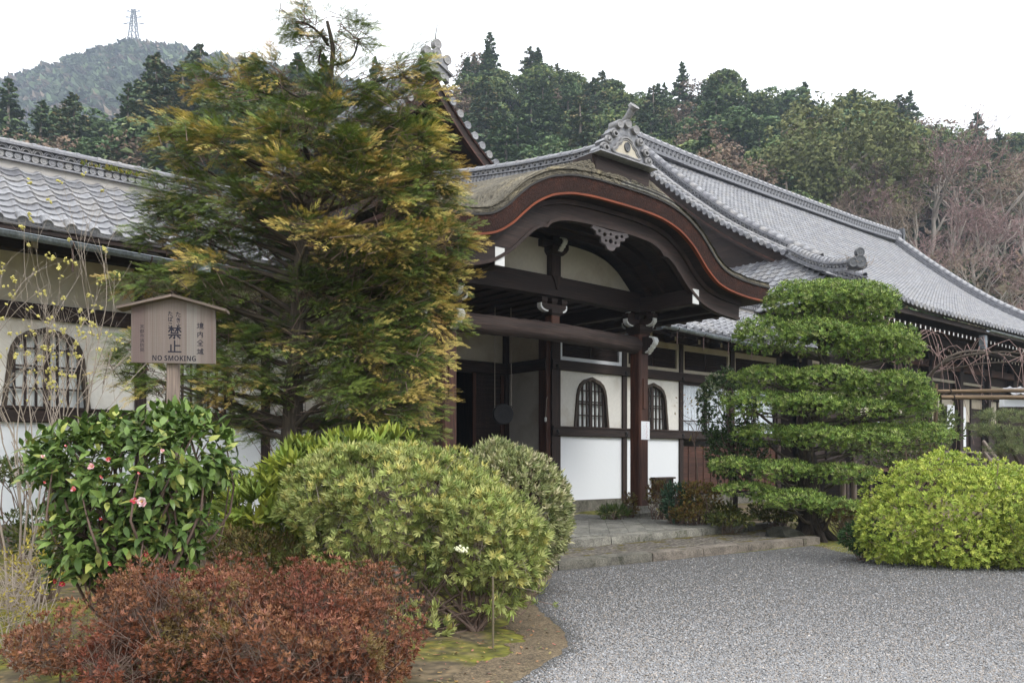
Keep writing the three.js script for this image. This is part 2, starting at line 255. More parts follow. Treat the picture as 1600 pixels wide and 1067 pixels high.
{
  // ---------- steps and paved platform ----------
  const R = rngOf(41);
  const roughStone = (x0, x1, y0, y1, z0, z1, amp = 0.012, nx = 14) => {
    const g0 = new THREE.BoxGeometry(x1 - x0, y1 - y0, z1 - z0, nx, 3, 4), p = g0.attributes.position; const hx = (x1 - x0) / 2, hy = (y1 - y0) / 2, hz = (z1 - z0) / 2;
    const s0 = R() * 50;
    for (let i = 0; i < p.count; i++) {
      let x = p.getX(i), y = p.getY(i), z = p.getZ(i); const ey = Math.abs(y) > hy - 1e-4, ez = Math.abs(z) > hz - 1e-4, ex = Math.abs(x) > hx - 1e-4;
      if (ey && ez) { y -= Math.sign(y) * 0.008; z -= Math.sign(z) * 0.008; } if (ex && (ey || ez)) x -= Math.sign(x) * 0.008;
      const wx = x + s0, k = noise(wx * 3, y * 6, z * 6) * amp; y += y > 0 && ey ? k * 0.6 : 0; z += ez ? k : 0;
      p.setXYZ(i, x, y, z);
    }
    g0.computeVertexNormals(); g0.translate((x0 + x1) / 2, (y0 + y1) / 2, (z0 + z1) / 2); const n = g0.toNonIndexed(); return metric(n);
  };
  const step = thing('lower_step', 'long low kerb of reddish stones edging the gravel yard below the porch', 'step', [0, 0, 0]);
  step.position.set(7.66, 0, -8.2); step.rotation.y = -0.065;
  let x = -3.2; while (x < 6.1) { const L = 0.9 + R() * 1.1; const m = part('kerb_stone', roughStone(x + 0.004, Math.min(x + L, 6.15) - 0.004, -0.1, 0.128 + R() * 0.008, -0.3, 0 + R() * 0.015), [M.stoneRed, M.stoneDark, M.stoneRed][Math.floor(R() * 3)], step); x += L; }
  const tread = grid(60, 8, (a, b) => { const px = lerp(5.0, 14.6, a), pz = lerp(-8.44 + (px - 7.66) * 0.06, -9.5, b); return V(px, 0.115 + 0.012 * noise(px * 3, 1, pz * 3), pz); }, (a, b, p) => [p.x, p.z], false);
  const treadTex = tex(1024, 256, (u, v) => { const [a, c, m] = [fbm(nA, u, v, 200, 50, 2), fbm(nC, u, v, 260, 65, 2), fbm(nB, u, v, 40, 10, 4)]; const edge = sstep(0.4, 0.98, v) * 0.24 + 0.0, mo = sstep(0.56, 0.64, m * 0.75 + edge + a * 0.1); const k = 0.3 + 0.5 * c * a * 1.6; return [lerp(k * 1.02, 0.47 * (0.6 + c * 0.7), mo), lerp(k * 0.98, 0.43 * (0.6 + c * 0.7), mo), lerp(k * 0.92, 0.1, mo)]; }, true);
  { const uv = tread.attributes.uv, p = tread.attributes.position; for (let i = 0; i < uv.count; i++) uv.setXY(i, (p.getX(i) - 5) / 9.6, (-8.3 - p.getZ(i)) / 1.25); }
  struct('step_tread', tread, mat(C3(0.75, 0.72, 0.68), 0.97, { map: treadTex, bumpMap: rep(T.gravelB, 8, 1.2), bumpScale: 0.01 }));
  const step2 = thing('upper_step', 'pale stone kerb along the front of the paved porch floor', 'step', [9.1, 0, -9.38]);
  step2.rotation.y = 0.012; x = -1.6; let last = 0;
  while (x < 4.85) { let L = 1.1 + R() * 0.9; if (x > 3.2) L = 4.9 - x; part('kerb_stone', roughStone(x + 0.004, x + L - 0.004, 0.02, 0.247 + R() * 0.005, -0.3, R() * 0.012), M.stone, step2); x += L; }
  part('rough_end_stone', roughStone(4.91, 6.1, 0.0, 0.235, -0.32, 0.02, 0.06), M.stoneDark, step2).userData.label = 'mossy uneven end stone of the kerb';
  // platform body and diagonal paving
  const plat = thing('paved_floor', 'grey diagonal square paving under the porch roof', 'paving', [11.3, 0, -12.5]);
  const X0 = 8.35, X1 = 13.72, Z0 = -15.25, Z1 = -9.69;
  part('bedding', bx(X0 - 11.3, X1 - 11.3, 0.0, 0.238, Z0 + 12.5, Z1 + 12.5), M.stoneDark, plat);
  const s = 0.34, q = s / Math.SQRT2; const cols = [0, 1, 2, 3].map((i) => mat(C3(0.50 + i * 0.02, 0.50 + i * 0.019, 0.485 + i * 0.016), 0.85, { map: rep(T.stone, 0.5 + i * 0.1), bumpMap: rep(T.fine, 3), bumpScale: 0.001 }));
  const clip = (poly, ax, lim, keepLess) => { const out = []; for (let i = 0; i < poly.length; i++) { const a = poly[i], b = poly[(i + 1) % poly.length]; const ia = keepLess ? a[ax] <= lim : a[ax] >= lim, ib = keepLess ? b[ax] <= lim : b[ax] >= lim; if (ia) out.push(a); if (ia !== ib) { const t = (lim - a[ax]) / (b[ax] - a[ax]); out.push([lerp(a[0], b[0], t), lerp(a[1], b[1], t)]); } } return out; };
  for (let i = -60; i < 60; i++) for (let j = -60; j < 60; j++) {
    if ((i + j) & 1) continue; const cx = 11.0 + i * q, cz = -12.5 + j * q; const e = q - 0.004;
    let poly = [[cx, cz - e], [cx + e, cz], [cx, cz + e], [cx - e, cz]];
    poly = clip(poly, 0, X0 + 0.02, false); if (poly.length) poly = clip(poly, 0, X1 - 0.02, true); if (poly.length) poly = clip(poly, 1, Z0, false); if (poly.length) poly = clip(poly, 1, Z1 - 0.005, true);
    if (poly.length < 3) continue; let ar = 0; for (let k = 0; k < poly.length; k++) { const a = poly[k], b = poly[(k + 1) % poly.length]; ar += a[0] * b[1] - b[0] * a[1]; } if (Math.abs(ar) < 0.012) continue;
    const g = extr(poly.map(([a, b]) => [a - 11.3, -(b + 12.5)]), 0.03); g.rotateX(-Math.PI / 2); g.translate(0, 0.223 + R() * 0.002, 0);
    part('paving_slab', metric(g), cols[Math.floor(R() * 4)], plat);
  }
}

{ // fallen leaves and twigs on the planting bed
  const R = rngOf(88), list = [], q = new THREE.PlaneGeometry(1, 0.5, 2, 1), p = q.attributes.position; for (let i = 0; i < p.count; i++) p.setZ(i, 0.2 * p.getX(i) * p.getX(i)); q.rotateX(-Math.PI / 2); q.computeVertexNormals();
  let tries = 0; while (list.length < 1500 && tries++ < 9000) { const s = onY(lerp(20, 900, R()), lerp(900, 1075, R()), 0); if (gravelSide(s.x, s.z) > -0.02 && R() < 0.93) continue; const k = 0.012 + 0.022 * R(); list.push([new THREE.Matrix4().compose(V(s.x, groundY(s.x, s.z) + 0.012, s.z), new THREE.Quaternion().setFromEuler(new THREE.Euler((R() - 0.5) * 0.7, R() * 6.3, (R() - 0.5) * 0.7)), V(k, k, k)), C3(0.14 + 0.22 * R(), 0.10 + 0.12 * R(), 0.05 + 0.05 * R())]); }
  tag(instanced('leaf_litter', q, mat(0xffffff, 0.9), list, scene), 'small brown fallen leaves scattered on the planting bed', 'leaf litter');
}

// ================= ROOF TILES AND RIDGES =================
// pantile: x across 0..1 (left trough, right roll), z down the slope is +z (lower end at z = len)
function pantile(w, len, seg = 8) {
  const prof = seg >= 8 ? [[0, 0.034], [0.1, 0.016], [0.27, 0.002], [0.5, 0], [0.66, 0.008], [0.77, 0.032], [0.87, 0.046], [0.95, 0.043], [1, 0.032]] : [[0, 0.034], [0.2, 0.006], [0.55, 0.002], [0.74, 0.03], [0.87, 0.052], [1, 0.034]];
  const pos = [], uv = [], idx = [], n = prof.length, th = 0.034;
  const row = (z, dy) => { for (const [u, y] of prof) { pos.push(u * w, y + dy, z); uv.push(u * w, z); } };
  row(0, 0); row(len * 0.93, 0.032); row(len, 0.03); row(len, 0.03); row(len - 0.005, 0.03 - th - 0.012);
  for (const r of [0, 1, 3]) for (let i = 0; i < n - 1; i++) { const a = r * n + i, b = a + 1, c = a + n, d = c + 1; idx.push(a, c, b, b, c, d); }
  const g = new THREE.BufferGeometry(); g.setAttribute('position', new THREE.Float32BufferAttribute(pos, 3)); g.setAttribute('uv', new THREE.Float32BufferAttribute(uv, 2)); g.setIndex(idx); g.computeVertexNormals(); return g;
}
// round eave tile: disc end with raised rim
function discGeo(r, depth, seg = 18) {
  const g = new THREE.LatheGeometry([[0, 0.006], [r * 0.3, 0.012], [r * 0.34, 0.004], [r * 0.74, 0.004], [r * 0.78, 0.014], [r * 0.96, 0.014], [r, 0.008], [r, -depth]].map(([a, b]) => new THREE.Vector2(a, b)), seg); // axis +Y, face up
  return g;
}
const DISC = discGeo(0.075, 0.05), DISC_BIG = discGeo(0.1, 0.3);
const ARC = (() => { const l = []; for (const r of [0.105, 0.066]) { const g = new THREE.TorusGeometry(r, 0.016, 5, 10, Math.PI); l.push(g); } const g = asGeo(l); return g; })();
const CAP = (L, r) => { const g = new THREE.CylinderGeometry(r, r * 1.0, L, 12, 1, true, -Math.PI / 2, Math.PI); g.rotateX(Math.PI / 2); const c = new THREE.CylinderGeometry(r * 1.14, r * 1.14, L * 0.14, 12, 1, true, -Math.PI / 2, Math.PI); c.rotateX(Math.PI / 2); c.translate(0, 0, L * 0.43); const c2 = new THREE.RingGeometry(r * 0.9, r * 1.14, 12, 1, 0, Math.PI); c2.translate(0, 0, L * 0.5); const o = asGeo([g, c, c2]); o.rotateZ(0); return o; };
// half cylinder opening: theta range above gives the half with +z... turn so that it is the upper half
function capGeo(L, r) { // axis z, arch up
  const pos = [], uv = [], idx = []; const ring = (z, rr) => { for (let i = 0; i <= 10; i++) { const a = Math.PI * i / 10; pos.push(Math.cos(a) * rr, Math.sin(a) * rr, z); uv.push(a * r, z); } };
  ring(-L / 2, r); ring(L * 0.34, r); ring(L * 0.34, r * 1.13); ring(L * 0.5, r * 1.13); ring(L * 0.5, r * 0.9);
  for (let k = 0; k < 4; k++) for (let i = 0; i < 10; i++) { const a = k * 11 + i, b = a + 1, c = a + 11, d = c + 1; idx.push(a, b, c, b, d, c); }
  const g = new THREE.BufferGeometry(); g.setAttribute('position', new THREE.Float32BufferAttribute(pos, 3)); g.setAttribute('uv', new THREE.Float32BufferAttribute(uv, 2)); g.setIndex(idx); const n = g.toNonIndexed(); n.computeVertexNormals(); return n;
}
function sweepBox(pts, w, y0, y1) { // box strip along a 3D polyline, vertical sides
  const l = [];
  for (let i = 0; i < pts.length - 1; i++) {
    const a = pts[i], b = pts[i + 1], d = b.clone().sub(a), L = d.length(); const g = new THREE.BoxGeometry(w, y1 - y0, L + 0.004); g.translate(0, (y0 + y1) / 2, 0);
    const dir = d.normalize(); const m = new THREE.Matrix4(); const side = V(0, 1, 0).cross(dir).normalize(), up = dir.clone().cross(side); m.makeBasis(side, up, dir); m.setPosition(a.clone().add(b).multiplyScalar(0.5)); const n = metric(g.toNonIndexed()); n.applyMatrix4(m); l.push(n);
  }
  return l;
}
function along(pts, step, fn) { // fn(pos, dir, i)
  let rest = step / 2, n = 0;
  for (let i = 0; i < pts.length - 1; i++) { const a = pts[i], d = pts[i + 1].clone().sub(a), L = d.length(); d.normalize(); let t = rest; while (t < L) { fn(a.clone().addScaledVector(d, t), d, n++); t += step; } rest = t - L; }
}
// ridge: spec = list of rows from bottom up: {t:'slab',h,w}, {t:'disc',h}, {t:'wave',h}; sides: which sides carry ornaments
function ridge(parent, pts, spec, capR, sides = [1], opt = {}) {
  let y = 0; const slabs = [], dark = []; const R = rngOf(Math.floor(pts[0].x * 31 + pts[0].z * 77 + 9000));
  const frame = (p, d, off, yy) => { const side = V(0, 1, 0).cross(d).normalize(), up = d.clone().cross(side); return { p: p.clone().addScaledVector(up, yy).addScaledVector(side, off), side, up, d }; };
  for (const r of spec) {
    if (r.t === 'slab') slabs.push(...sweepBox(pts, r.w, y, y + r.h - 0.006));
    else {
      dark.push(...sweepBox(pts, r.w - 0.1, y - 0.003, y + r.h));
      const step = r.step ?? (r.t === 'disc' ? 0.165 : 0.232), gs = r.t === 'disc' ? (r.geo ?? DISC) : (r.geo ?? ARC);
      const all = [];
      for (const s of sides) along(pts, step, (p, d) => {
        const f = frame(p, d, s * (r.w / 2 - 0.03), y + (r.t === 'disc' ? r.h / 2 : 0.012)); const n = f.side.clone().multiplyScalar(s);
        const m = new THREE.Matrix4(); if (r.t === 'disc') m.makeBasis(f.d.clone().multiplyScalar(s), n, f.up); else m.makeBasis(f.d.clone().multiplyScalar(s), f.up, n); if (m.determinant() < 0) { const e = new THREE.Matrix4().makeScale(-1, 1, 1); m.multiply(e); }
        m.setPosition(f.p); all.push(m);
      });
      const mm = () => M.tile[Math.floor(R() * 4)];
      if (opt.merge) { part(r.t === 'disc' ? 'round_end_tiles' : 'wave_tiles', all.map((m) => gs.clone().applyMatrix4(m)), M.tile[0], parent, 'stuff'); }
      else all.forEach((m) => { const o = part(r.t === 'disc' ? 'round_end_tile' : 'wave_tile', gs, mm(), parent); o.applyMatrix4(m); });
    }
    y += r.h;
  }
  if (slabs.length) part('ridge_courses', slabs, M.tile[2], parent);
  if (dark.length) part('ridge_core', dark, M.tileDark, parent);
  const L = opt.capL ?? 0.34, cg = capGeo(L + 0.03, capR), caps = [];
  along(pts, L, (p, d) => { const f = frame(p, d, 0, y - 0.01); const m = new THREE.Matrix4().makeBasis(f.side, f.up, f.d); m.setPosition(f.p); caps.push(m); });
  if (opt.merge) part('ridge_caps', caps.map((m) => cg.clone().applyMatrix4(m)), M.tile[3], parent, 'stuff');
  else caps.forEach((m) => part('ridge_cap', cg, M.tile[Math.floor(R() * 4)], parent).applyMatrix4(m));
  return y + capR;
}
// straight tiled slope: origin at eave corner, u along the eave, s up the slope; returns nothing
function tileSlope(parent, o, u, s, wide, long, tw, tl, opt = {}) {
  const nrm = s.clone().cross(u).normalize(); if (nrm.y < 0) nrm.negate(); const dn = s.clone().negate();
  const g = pantile(tw, tl * 1.12, opt.seg ?? 8), R = rngOf(opt.seed ?? 1), n = Math.round(wide / tw), rows = Math.round(long / tl), rest = [[], [], [], []];
  const base = new THREE.Matrix4().makeBasis(u, nrm, dn);
  const flip = base.determinant() < 0; if (flip) throw new Error('tile frame');
  for (let j = 0; j < rows; j++) for (let i = 0; i < n; i++) {
    const p = o.clone().addScaledVector(u, i * tw + (R() - 0.5) * 0.008).addScaledVector(s, j * tl + tl * 1.12).addScaledVector(nrm, (R() - 0.5) * 0.006);
    const m = base.clone().multiply(new THREE.Matrix4().makeRotationY((R() - 0.5) * 0.02)); m.setPosition(p); const k = Math.floor(R() * 4);
    const q = p.clone().addScaledVector(s, -tl * 0.5);
    if (opt.single && opt.single(q)) part('roof_tile', g, M.tile[k], parent).applyMatrix4(m); else rest[k].push(g.clone().applyMatrix4(m));
  }
  rest.forEach((l, k) => { if (l.length) part('roof_tiles', l, M.tile[k], parent, 'stuff'); });
  // eave discs and skirts
  if (opt.eave) for (let i = 0; i < n; i++) {
    const p = o.clone().addScaledVector(u, i * tw + tw * 0.9).addScaledVector(nrm, 0.035).addScaledVector(s, -0.005), d = dn.clone();
    const m = new THREE.Matrix4().makeBasis(u, d, u.clone().cross(d)); m.setPosition(p);
    part('eave_disc', DISC_E, M.tile[Math.floor(R() * 4)], parent).applyMatrix4(m);
    const e = o.clone().addScaledVector(u, i * tw).addScaledVector(s, -0.002); const sk = part('eave_skirt', SKIRT(tw), M.tile[Math.floor(R() * 4)], parent); const m2 = new THREE.Matrix4().makeBasis(u, nrm, dn); m2.setPosition(e); sk.applyMatrix4(m2);
  }
}
const DISC_S = discGeo(0.058, 0.04), ARC_S = ARC.clone().scale(0.74, 0.74, 0.9);
const DISC_E = discGeo(0.078, 0.2);
const skirtCache = {};
function SKIRT(w) { if (skirtCache[w]) return skirtCache[w]; const pts = [], lo = []; for (let i = 0; i <= 8; i++) { const t = i / 8, y = 0.03 - 0.04 * Math.sin(Math.PI * t * 0.95); pts.push([t * w, y]); lo.unshift([t * w, y - 0.06]); } const g = extr([...pts, ...lo], 0.018); return skirtCache[w] = g; }

// ================= PORCH WITH THE UNDULATING GABLE =================
const XC = 11.31, ZF = -10.25;
// lower edge of the thatch front, height over distance from the axis
const PROF = [[0, 6.165], [0.55, 6.16], [1.09, 6.125], [1.6, 6.015], [2.065, 5.79], [2.35, 5.56], [2.6, 5.34], [3.0, 5.115], [3.46, 5.015], [4.1, 4.965], [4.71, 4.955]];
function prof(x) { // monotone cubic
  const a = Math.abs(x), P = PROF, n = P.length; let i = 0; while (i < n - 2 && a > P[i + 1][0]) i++;
  const sl = (k) => (P[k + 1][1] - P[k][1]) / (P[k + 1][0] - P[k][0]); const tg = (k) => k <= 0 ? 0 : k >= n - 1 ? sl(n - 2) : (() => { const s0 = sl(k - 1), s1 = sl(k); return s0 * s1 <= 0 ? 0 : 2 * s0 * s1 / (s0 + s1); })();
  const h = P[i + 1][0] - P[i][0], t = (a - P[i][0]) / h, t2 = t * t, t3 = t2 * t;
  return (2 * t3 - 3 * t2 + 1) * P[i][1] + (t3 - 2 * t2 + t) * h * tg(i) + (-2 * t3 + 3 * t2) * P[i + 1][1] + (t3 - t2) * h * tg(i + 1);
}
const profN = (x) => { const e = 0.03, s = (prof(x + e) - prof(x - e)) / (2 * e), l = Math.hypot(s, 1); return [-s / l, 1 / l]; };
const offP = (x, d) => { const n = profN(x); return [x + n[0] * d, prof(x) + n[1] * d]; };
{
  const porch = thing('entrance_porch', 'dark timber temple porch with an undulating thatched gable roof', 'porch', [XC, 0.25, -12.15]);
  const O = V(XC, 0.25, -12.15); const loc = (g) => g.translate(-O.x, -O.y, -O.z);
  const add = (name, g, m, p = porch, kind) => part(name, loc(asGeo(g)), m, p, kind);
  const W = 4.7;
  // ---- thatch ----
  const NU = 120, ZB = -16.4;
  const topY = (x) => { // top of the roof covering over the axis distance
    const o = prof(x) + 0.43 / Math.max(0.55, profN(x)[1]) * 1.0; const a = Math.abs(x); const mound = 6.93 - 0.10 * Math.min(1, a / 0.8) ** 2 - Math.max(0, a - 0.8) * 0.36; return a < 2.6 ? lerp(Math.max(o, mound), o, sstep(1.6, 2.6, a)) : o;
  };
  const sx = (u) => lerp(-W, W, u);
  const upper = grid(NU, 30, (u, v) => { const x = sx(u), z = lerp(ZF + 0.02, ZB, v), front = 1 - sstep(0, 0.10, v); const ed = offP(x, 0.43), yt = topY(x); const xx = lerp(x, ed[0], front), yy = lerp(yt, Math.min(ed[1], yt + 0.02), front); const rise = 0.155 * Math.max(0, -10.6 - z) * (1 - sstep(0.3, 2.6, Math.abs(xx))); return V(XC + xx, yy + rise - 0.03 * front + 0.012 * noise(xx * 4, z * 4, 2), z); }, (u, v, p) => [p.x * 1.0, p.z], true);
  { // slope length as u
    const uv = upper.attributes.uv, p = upper.attributes.position; for (let j = 0; j <= 30; j++) { let s = 0; for (let i = 0; i <= NU; i++) { const k = j * (NU + 1) + i; if (i) s += Math.hypot(p.getX(k) - p.getX(k - 1), p.getY(k) - p.getY(k - 1)); uv.setXY(k, p.getZ(k), s); } } }
  const thatch = add('thatch', upper, M.thatch);
  add('cut_thatch_edge', grid(NU, 5, (u, v) => { const o = offP(sx(u), lerp(0.03, 0.285, v)); return V(XC + o[0], o[1], ZF + lerp(-0.06, 0.0, v) + 0.006 * noise(o[0] * 9, o[1] * 9, 5)); }, (u, v) => [u * 11, v * 0.3]), M.thatchCut, porch);
  add('edge_board', [grid(NU, 1, (u, v) => { const o = offP(sx(u), lerp(-0.01, 0.026, v)); return V(XC + o[0], o[1], ZF - 0.045); }, (u, v) => [u * 11, v * 0.1]), grid(NU, 1, (u, v) => { const o = offP(sx(u), -0.008); return V(XC + o[0], o[1], ZF - 0.045 - v * 0.08); }, (u, v) => [u * 11, v * 0.1])], M.redEdge);
  add('edge_lath', [grid(NU, 1, (u, v) => { const o = offP(sx(u), lerp(0.283, 0.315, v)); return V(XC + o[0], o[1], ZF + 0.012 + 0.012); }), grid(NU, 1, (u, v) => { const o = offP(sx(u), 0.283); return V(XC + o[0], o[1], ZF + 0.024 - v * 0.05); })], M.tar);
  for (const s of [-1, 1]) { // end faces at the tips
    add('cut_thatch_end', grid(1, 24, (u, v) => V(XC + s * W, lerp(prof(W) - 0.01, prof(W) + 0.285, u), lerp(ZF - 0.03, ZB, v)), (u, v) => [v * 6, u * 0.3]), M.thatchCut);
  }
  add('under_layer', grid(NU, 6, (u, v) => { const o = offP(sx(u), -0.005); return V(XC + o[0], o[1], lerp(ZF - 0.05, ZB, v)); }, (u, v, p) => [p.z, u * 11]), M.woodBlack);
  // the rounded mound of thatch under the ridge seat, seen from the front, and the stepped bark layers to its right
  add('ridge_seat', [bx(XC - 0.76, XC + 0.78, 6.55, 6.93, ZF - 0.55, ZF - 0.06), bx(XC - 0.7, XC + 0.72, 6.60, 6.85, ZF - 0.08, ZF - 0.02)], M.wood);
  add('mound_front', grid(140, 5, (u, v) => { const x = lerp(-W, W, u), o = offP(x, 0.312), e = offP(x, 0.43), c = 1 - sstep(1.6, 2.4, Math.abs(x)); return V(XC + lerp(o[0], lerp(e[0], x, c), v), lerp(o[1], lerp(e[1] - 0.01, Math.max(e[1], topY(x) - 0.02), c), v), ZF + 0.015 - 0.05 * v * v - 0.06 * v * c + 0.014 * noise(x * 8, v * 3, 1)); }, (u, v) => [v * 0.4, u * 11]), M.thatch);
  for (let k = 0; k < 4; k++) add('bark_layer', grid(30, 1, (u, v) => { const x = lerp(-0.1 + k * 0.05, 1.5 - k * 0.12, u), o = offP(x, 0.335 + k * 0.035); return V(XC + o[0], o[1] + v * 0.022, ZF + 0.03 - k * 0.014 - v * 0.004); }), k % 2 ? M.tar : M.stone);
  // ---- ridge ----
  const rz = [V(XC, 6.97, ZF + 0.02), V(XC, 7.08, -11.5), V(XC, 7.3, -13.0), V(XC, 7.58, -14.6), V(XC, 7.9, -16.2)];
  const rl = rz.map((p) => p.clone().sub(O));
  const ridgeG = new THREE.Group(); ridgeG.name = 'tile_ridge'; porch.add(ridgeG);
  const rp = rl.map((p) => p.clone());
  ridge(ridgeG, rp, [{ t: 'slab', h: 0.035, w: 0.46 }, { t: 'disc', h: 0.12, w: 0.37, geo: DISC_S, step: 0.128 }, { t: 'slab', h: 0.028, w: 0.38 }, { t: 'wave', h: 0.092, w: 0.34, geo: ARC_S, step: 0.172 }, { t: 'slab', h: 0.03, w: 0.36 }, { t: 'slab', h: 0.026, w: 0.3 }], 0.09, [-1, 1]);
  // ---- ogre tile at the ridge end ----
  const ogre = new THREE.Group(); ogre.name = 'ridge_end_ornament'; porch.add(ogre); ogre.position.set(0, 6.93 - O.y, ZF + 0.06 - O.z); ogre.scale.set(0.9, 0.76, 1);
  const half = [[0, 0.02], [0.74, 0.02], [0.80, 0.07], [0.74, 0.16], [0.62, 0.15], [0.60, 0.24], [0.66, 0.30], [0.6, 0.38], [0.48, 0.36], [0.44, 0.46], [0.48, 0.54], [0.4, 0.6], [0.34, 0.70], [0.2, 0.78], [0, 0.8]];
  const mirror = (h) => [...h, ...h.slice(0, -1).reverse().map(([a, b]) => [-a, b])];
  part('body', extr(mirror(half), 0.24, [], 0.02).translate(0, 0, -0.24), M.tile[0], ogre);
  const inner = [[0, 0.1], [0.4, 0.1], [0.45, 0.16], [0.36, 0.24], [0.32, 0.33], [0.22, 0.4], [0.17, 0.5], [0.08, 0.55], [0, 0.57]].map(([a, b]) => [a * 0.8, 0.1 + (b - 0.1) * 0.8]);
  part('panel', extr(mirror(inner), 0.02).translate(0, 0, 0.002), M.plasterOld, ogre);
  for (const [k, w] of [[1.14, 0.03], [1.0, 0.02]]) { const c = mirror(inner).map(([a, b]) => V(a * k, 0.1 + (b - 0.1) * k, 0.02)); part('moulding', new THREE.TubeGeometry(new THREE.CatmullRomCurve3(c, true), 60, w, 6, true), M.tile[1], ogre); }
  part('crest', discGeo(0.1, 0.03).rotateX(Math.PI / 2).scale(0.85, 1.15, 1).translate(0, 0.31, 0.035), M.tileDark, ogre);
  const spiral = (cx, cy, r, dir, turns = 1.6) => { const p = []; for (let i = 0; i <= 28; i++) { const t = i / 28, a = t * turns * 6.283, rr = r * (1 - t * 0.8); p.push(V(cx + dir * Math.cos(a) * rr, cy + Math.sin(a) * rr, 0.02 + 0.05 * t)); } return new THREE.TubeGeometry(new THREE.CatmullRomCurve3(p), 40, 0.028, 6, false); };
  for (const s of [-1, 1]) { part('scroll', spiral(s * 0.64, 0.12, 0.11, s), M.tile[1], ogre); part('scroll', spiral(s * 0.55, 0.32, 0.1, -s), M.tile[1], ogre); part('scroll', spiral(s * 0.38, 0.52, 0.1, s), M.tile[1], ogre); }
  for (const [x, y] of [[-0.24, 0.78], [0, 0.86], [0.24, 0.78]]) part('round_end_tile', asGeo([DISC_BIG.clone()]).clone().rotateX(Math.PI / 2).scale(1.0, 1.0, 0.7).translate(x, y, 0.06), M.tile[1], ogre);
  { const p = [V(0, 0.86, -0.32), V(0, 0.92, -0.12), V(0, 1.06, 0.08), V(0, 1.2, 0.18)]; part('perch_tile', tube(p, 0.05, 0.085, 10, 12), M.tile[1], ogre); const dg = discGeo(0.115, 0.05, 20); const m = new THREE.Matrix4().makeRotationX(0.95); dg.applyMatrix4(m); dg.translate(0, 1.215, 0.2); part('perch_disc', dg, M.tile[1], ogre); }
  part('seat_plate', metric(new THREE.BoxGeometry(1.72, 0.035, 0.5).toNonIndexed()).translate(0.02, 0.005, -0.16), M.tile[3], ogre);
  // ---- bargeboard ----
  const ZBB = -10.62, BW = 4.12;
  const bbLow = (x) => { const a = Math.abs(x); return -0.425 - 0.05 * Math.exp(-(((a - 1.74) / 0.1) ** 2)) + 0.035 * sstep(1.74, 1.2, a); };
  const bbPts = (d) => { const l = []; for (let i = 0; i <= 140; i++) { const x = lerp(-BW, BW, i / 140); l.push(offP(x, typeof d === 'function' ? d(x) : d)); } return l; };
  { const up = bbPts(-0.02), lo = bbPts(bbLow); for (const s of [-1, 1]) { const U = up.filter(([x]) => x * s >= -0.001), L = lo.filter(([x]) => x * s >= -0.001); const g = extr([...U, ...L.slice().reverse()], 0.09); g.translate(XC, 0, ZBB - 0.09); add('bargeboard', metric(g), M.woodBlack); }
    add('bargeboard_moulding', [grid(140, 1, (u, v) => { const i = Math.round(u * 140), x = lerp(-BW, BW, u), o = offP(x, bbLow(x) + lerp(-0.0, 0.055, v)); return V(XC + o[0], o[1], ZBB + 0.028); }), grid(140, 1, (u, v) => { const x = lerp(-BW, BW, u), o = offP(x, bbLow(x)); return V(XC + o[0], o[1], ZBB + 0.028 - 0.03 * v); }), grid(140, 1, (u, v) => { const x = lerp(-BW, BW, u), o = offP(x, bbLow(x) + 0.055); return V(XC + o[0], o[1], ZBB + 0.028 - 0.03 * v); })], M.woodBlack);
    add('bargeboard_moulding', [grid(140, 1, (u, v) => { const x = lerp(-BW, BW, u), o = offP(x, lerp(-0.11, -0.02, v)); return V(XC + o[0], o[1], ZBB + 0.05); }), grid(140, 1, (u, v) => { const x = lerp(-BW, BW, u), o = offP(x, -0.11); return V(XC + o[0], o[1], ZBB + 0.05 - 0.05 * v); })], M.woodBlack);
  }
  // pendant under the middle of the bargeboard
  { const h = [[0, 0], [0.46, 0.02], [0.5, -0.04], [0.4, -0.08], [0.38, -0.14], [0.26, -0.16], [0.25, -0.26], [0.14, -0.29], [0.09, -0.36], [0, -0.38]]; const pts = [...h, ...h.slice(1, -1).reverse().map(([a, b]) => [-a, b])];
    const holes = []; for (const [x, y, r] of [[0.3, -0.06, 0.035], [-0.3, -0.06, 0.035], [0.16, -0.1, 0.045], [-0.16, -0.1, 0.045], [0, -0.2, 0.05], [0.13, -0.21, 0.03], [-0.13, -0.21, 0.03], [0, -0.07, 0.03]]) { const c = []; for (let i = 0; i < 10; i++) c.push([x + Math.cos(i * 0.628) * r, y + Math.sin(i * 0.628) * r * 0.8]); holes.push(c); }
    add('gable_pendant', extr(pts, 0.06, holes, 0.008).translate(XC, 5.74, ZBB + 0.0), mat(C3(0.13, 0.115, 0.125), 0.7, { map: T.wood })); }
  // ---- curved ceiling boards and ribs ----
  add('ceiling', grid(60, 10, (u, v) => { const x = lerp(-2.95, 2.95, u), o = offP(x, -0.16); return V(XC + o[0], o[1], lerp(ZBB - 0.05, -15.1, v)); }, (u, v, p) => [p.z, u * 7]), M.woodBlack);
  for (let z = -11.0; z > -15; z -= 0.46) { const up = [], lo = []; for (let i = 0; i <= 40; i++) { const x = lerp(-2.9, 2.9, i / 40); up.push(offP(x, -0.155)); lo.push(offP(x, -0.27)); } add('ceiling_rib', metric(extr([...up, ...lo.reverse()], 0.08).translate(XC, 0, z)), M.woodBlack); }
  for (const s of [-1, 1]) { for (const dx of [3.25, 3.85]) add('eave_purlin', timber('z', -15.2, ZBB - 0.1, XC + s * dx, 4.70, 0.12, 0.16), M.woodBlack); for (let z = -11.0; z > -15.2; z -= 0.46) { const g = timber('x', 0, 1.75, 0, 0, 0.09, 0.11); g.rotateZ(s > 0 ? -0.06 : Math.PI + 0.06); g.translate(XC + s * 2.75, 4.86, z); add('eave_rafter', g, M.woodBlack); } }
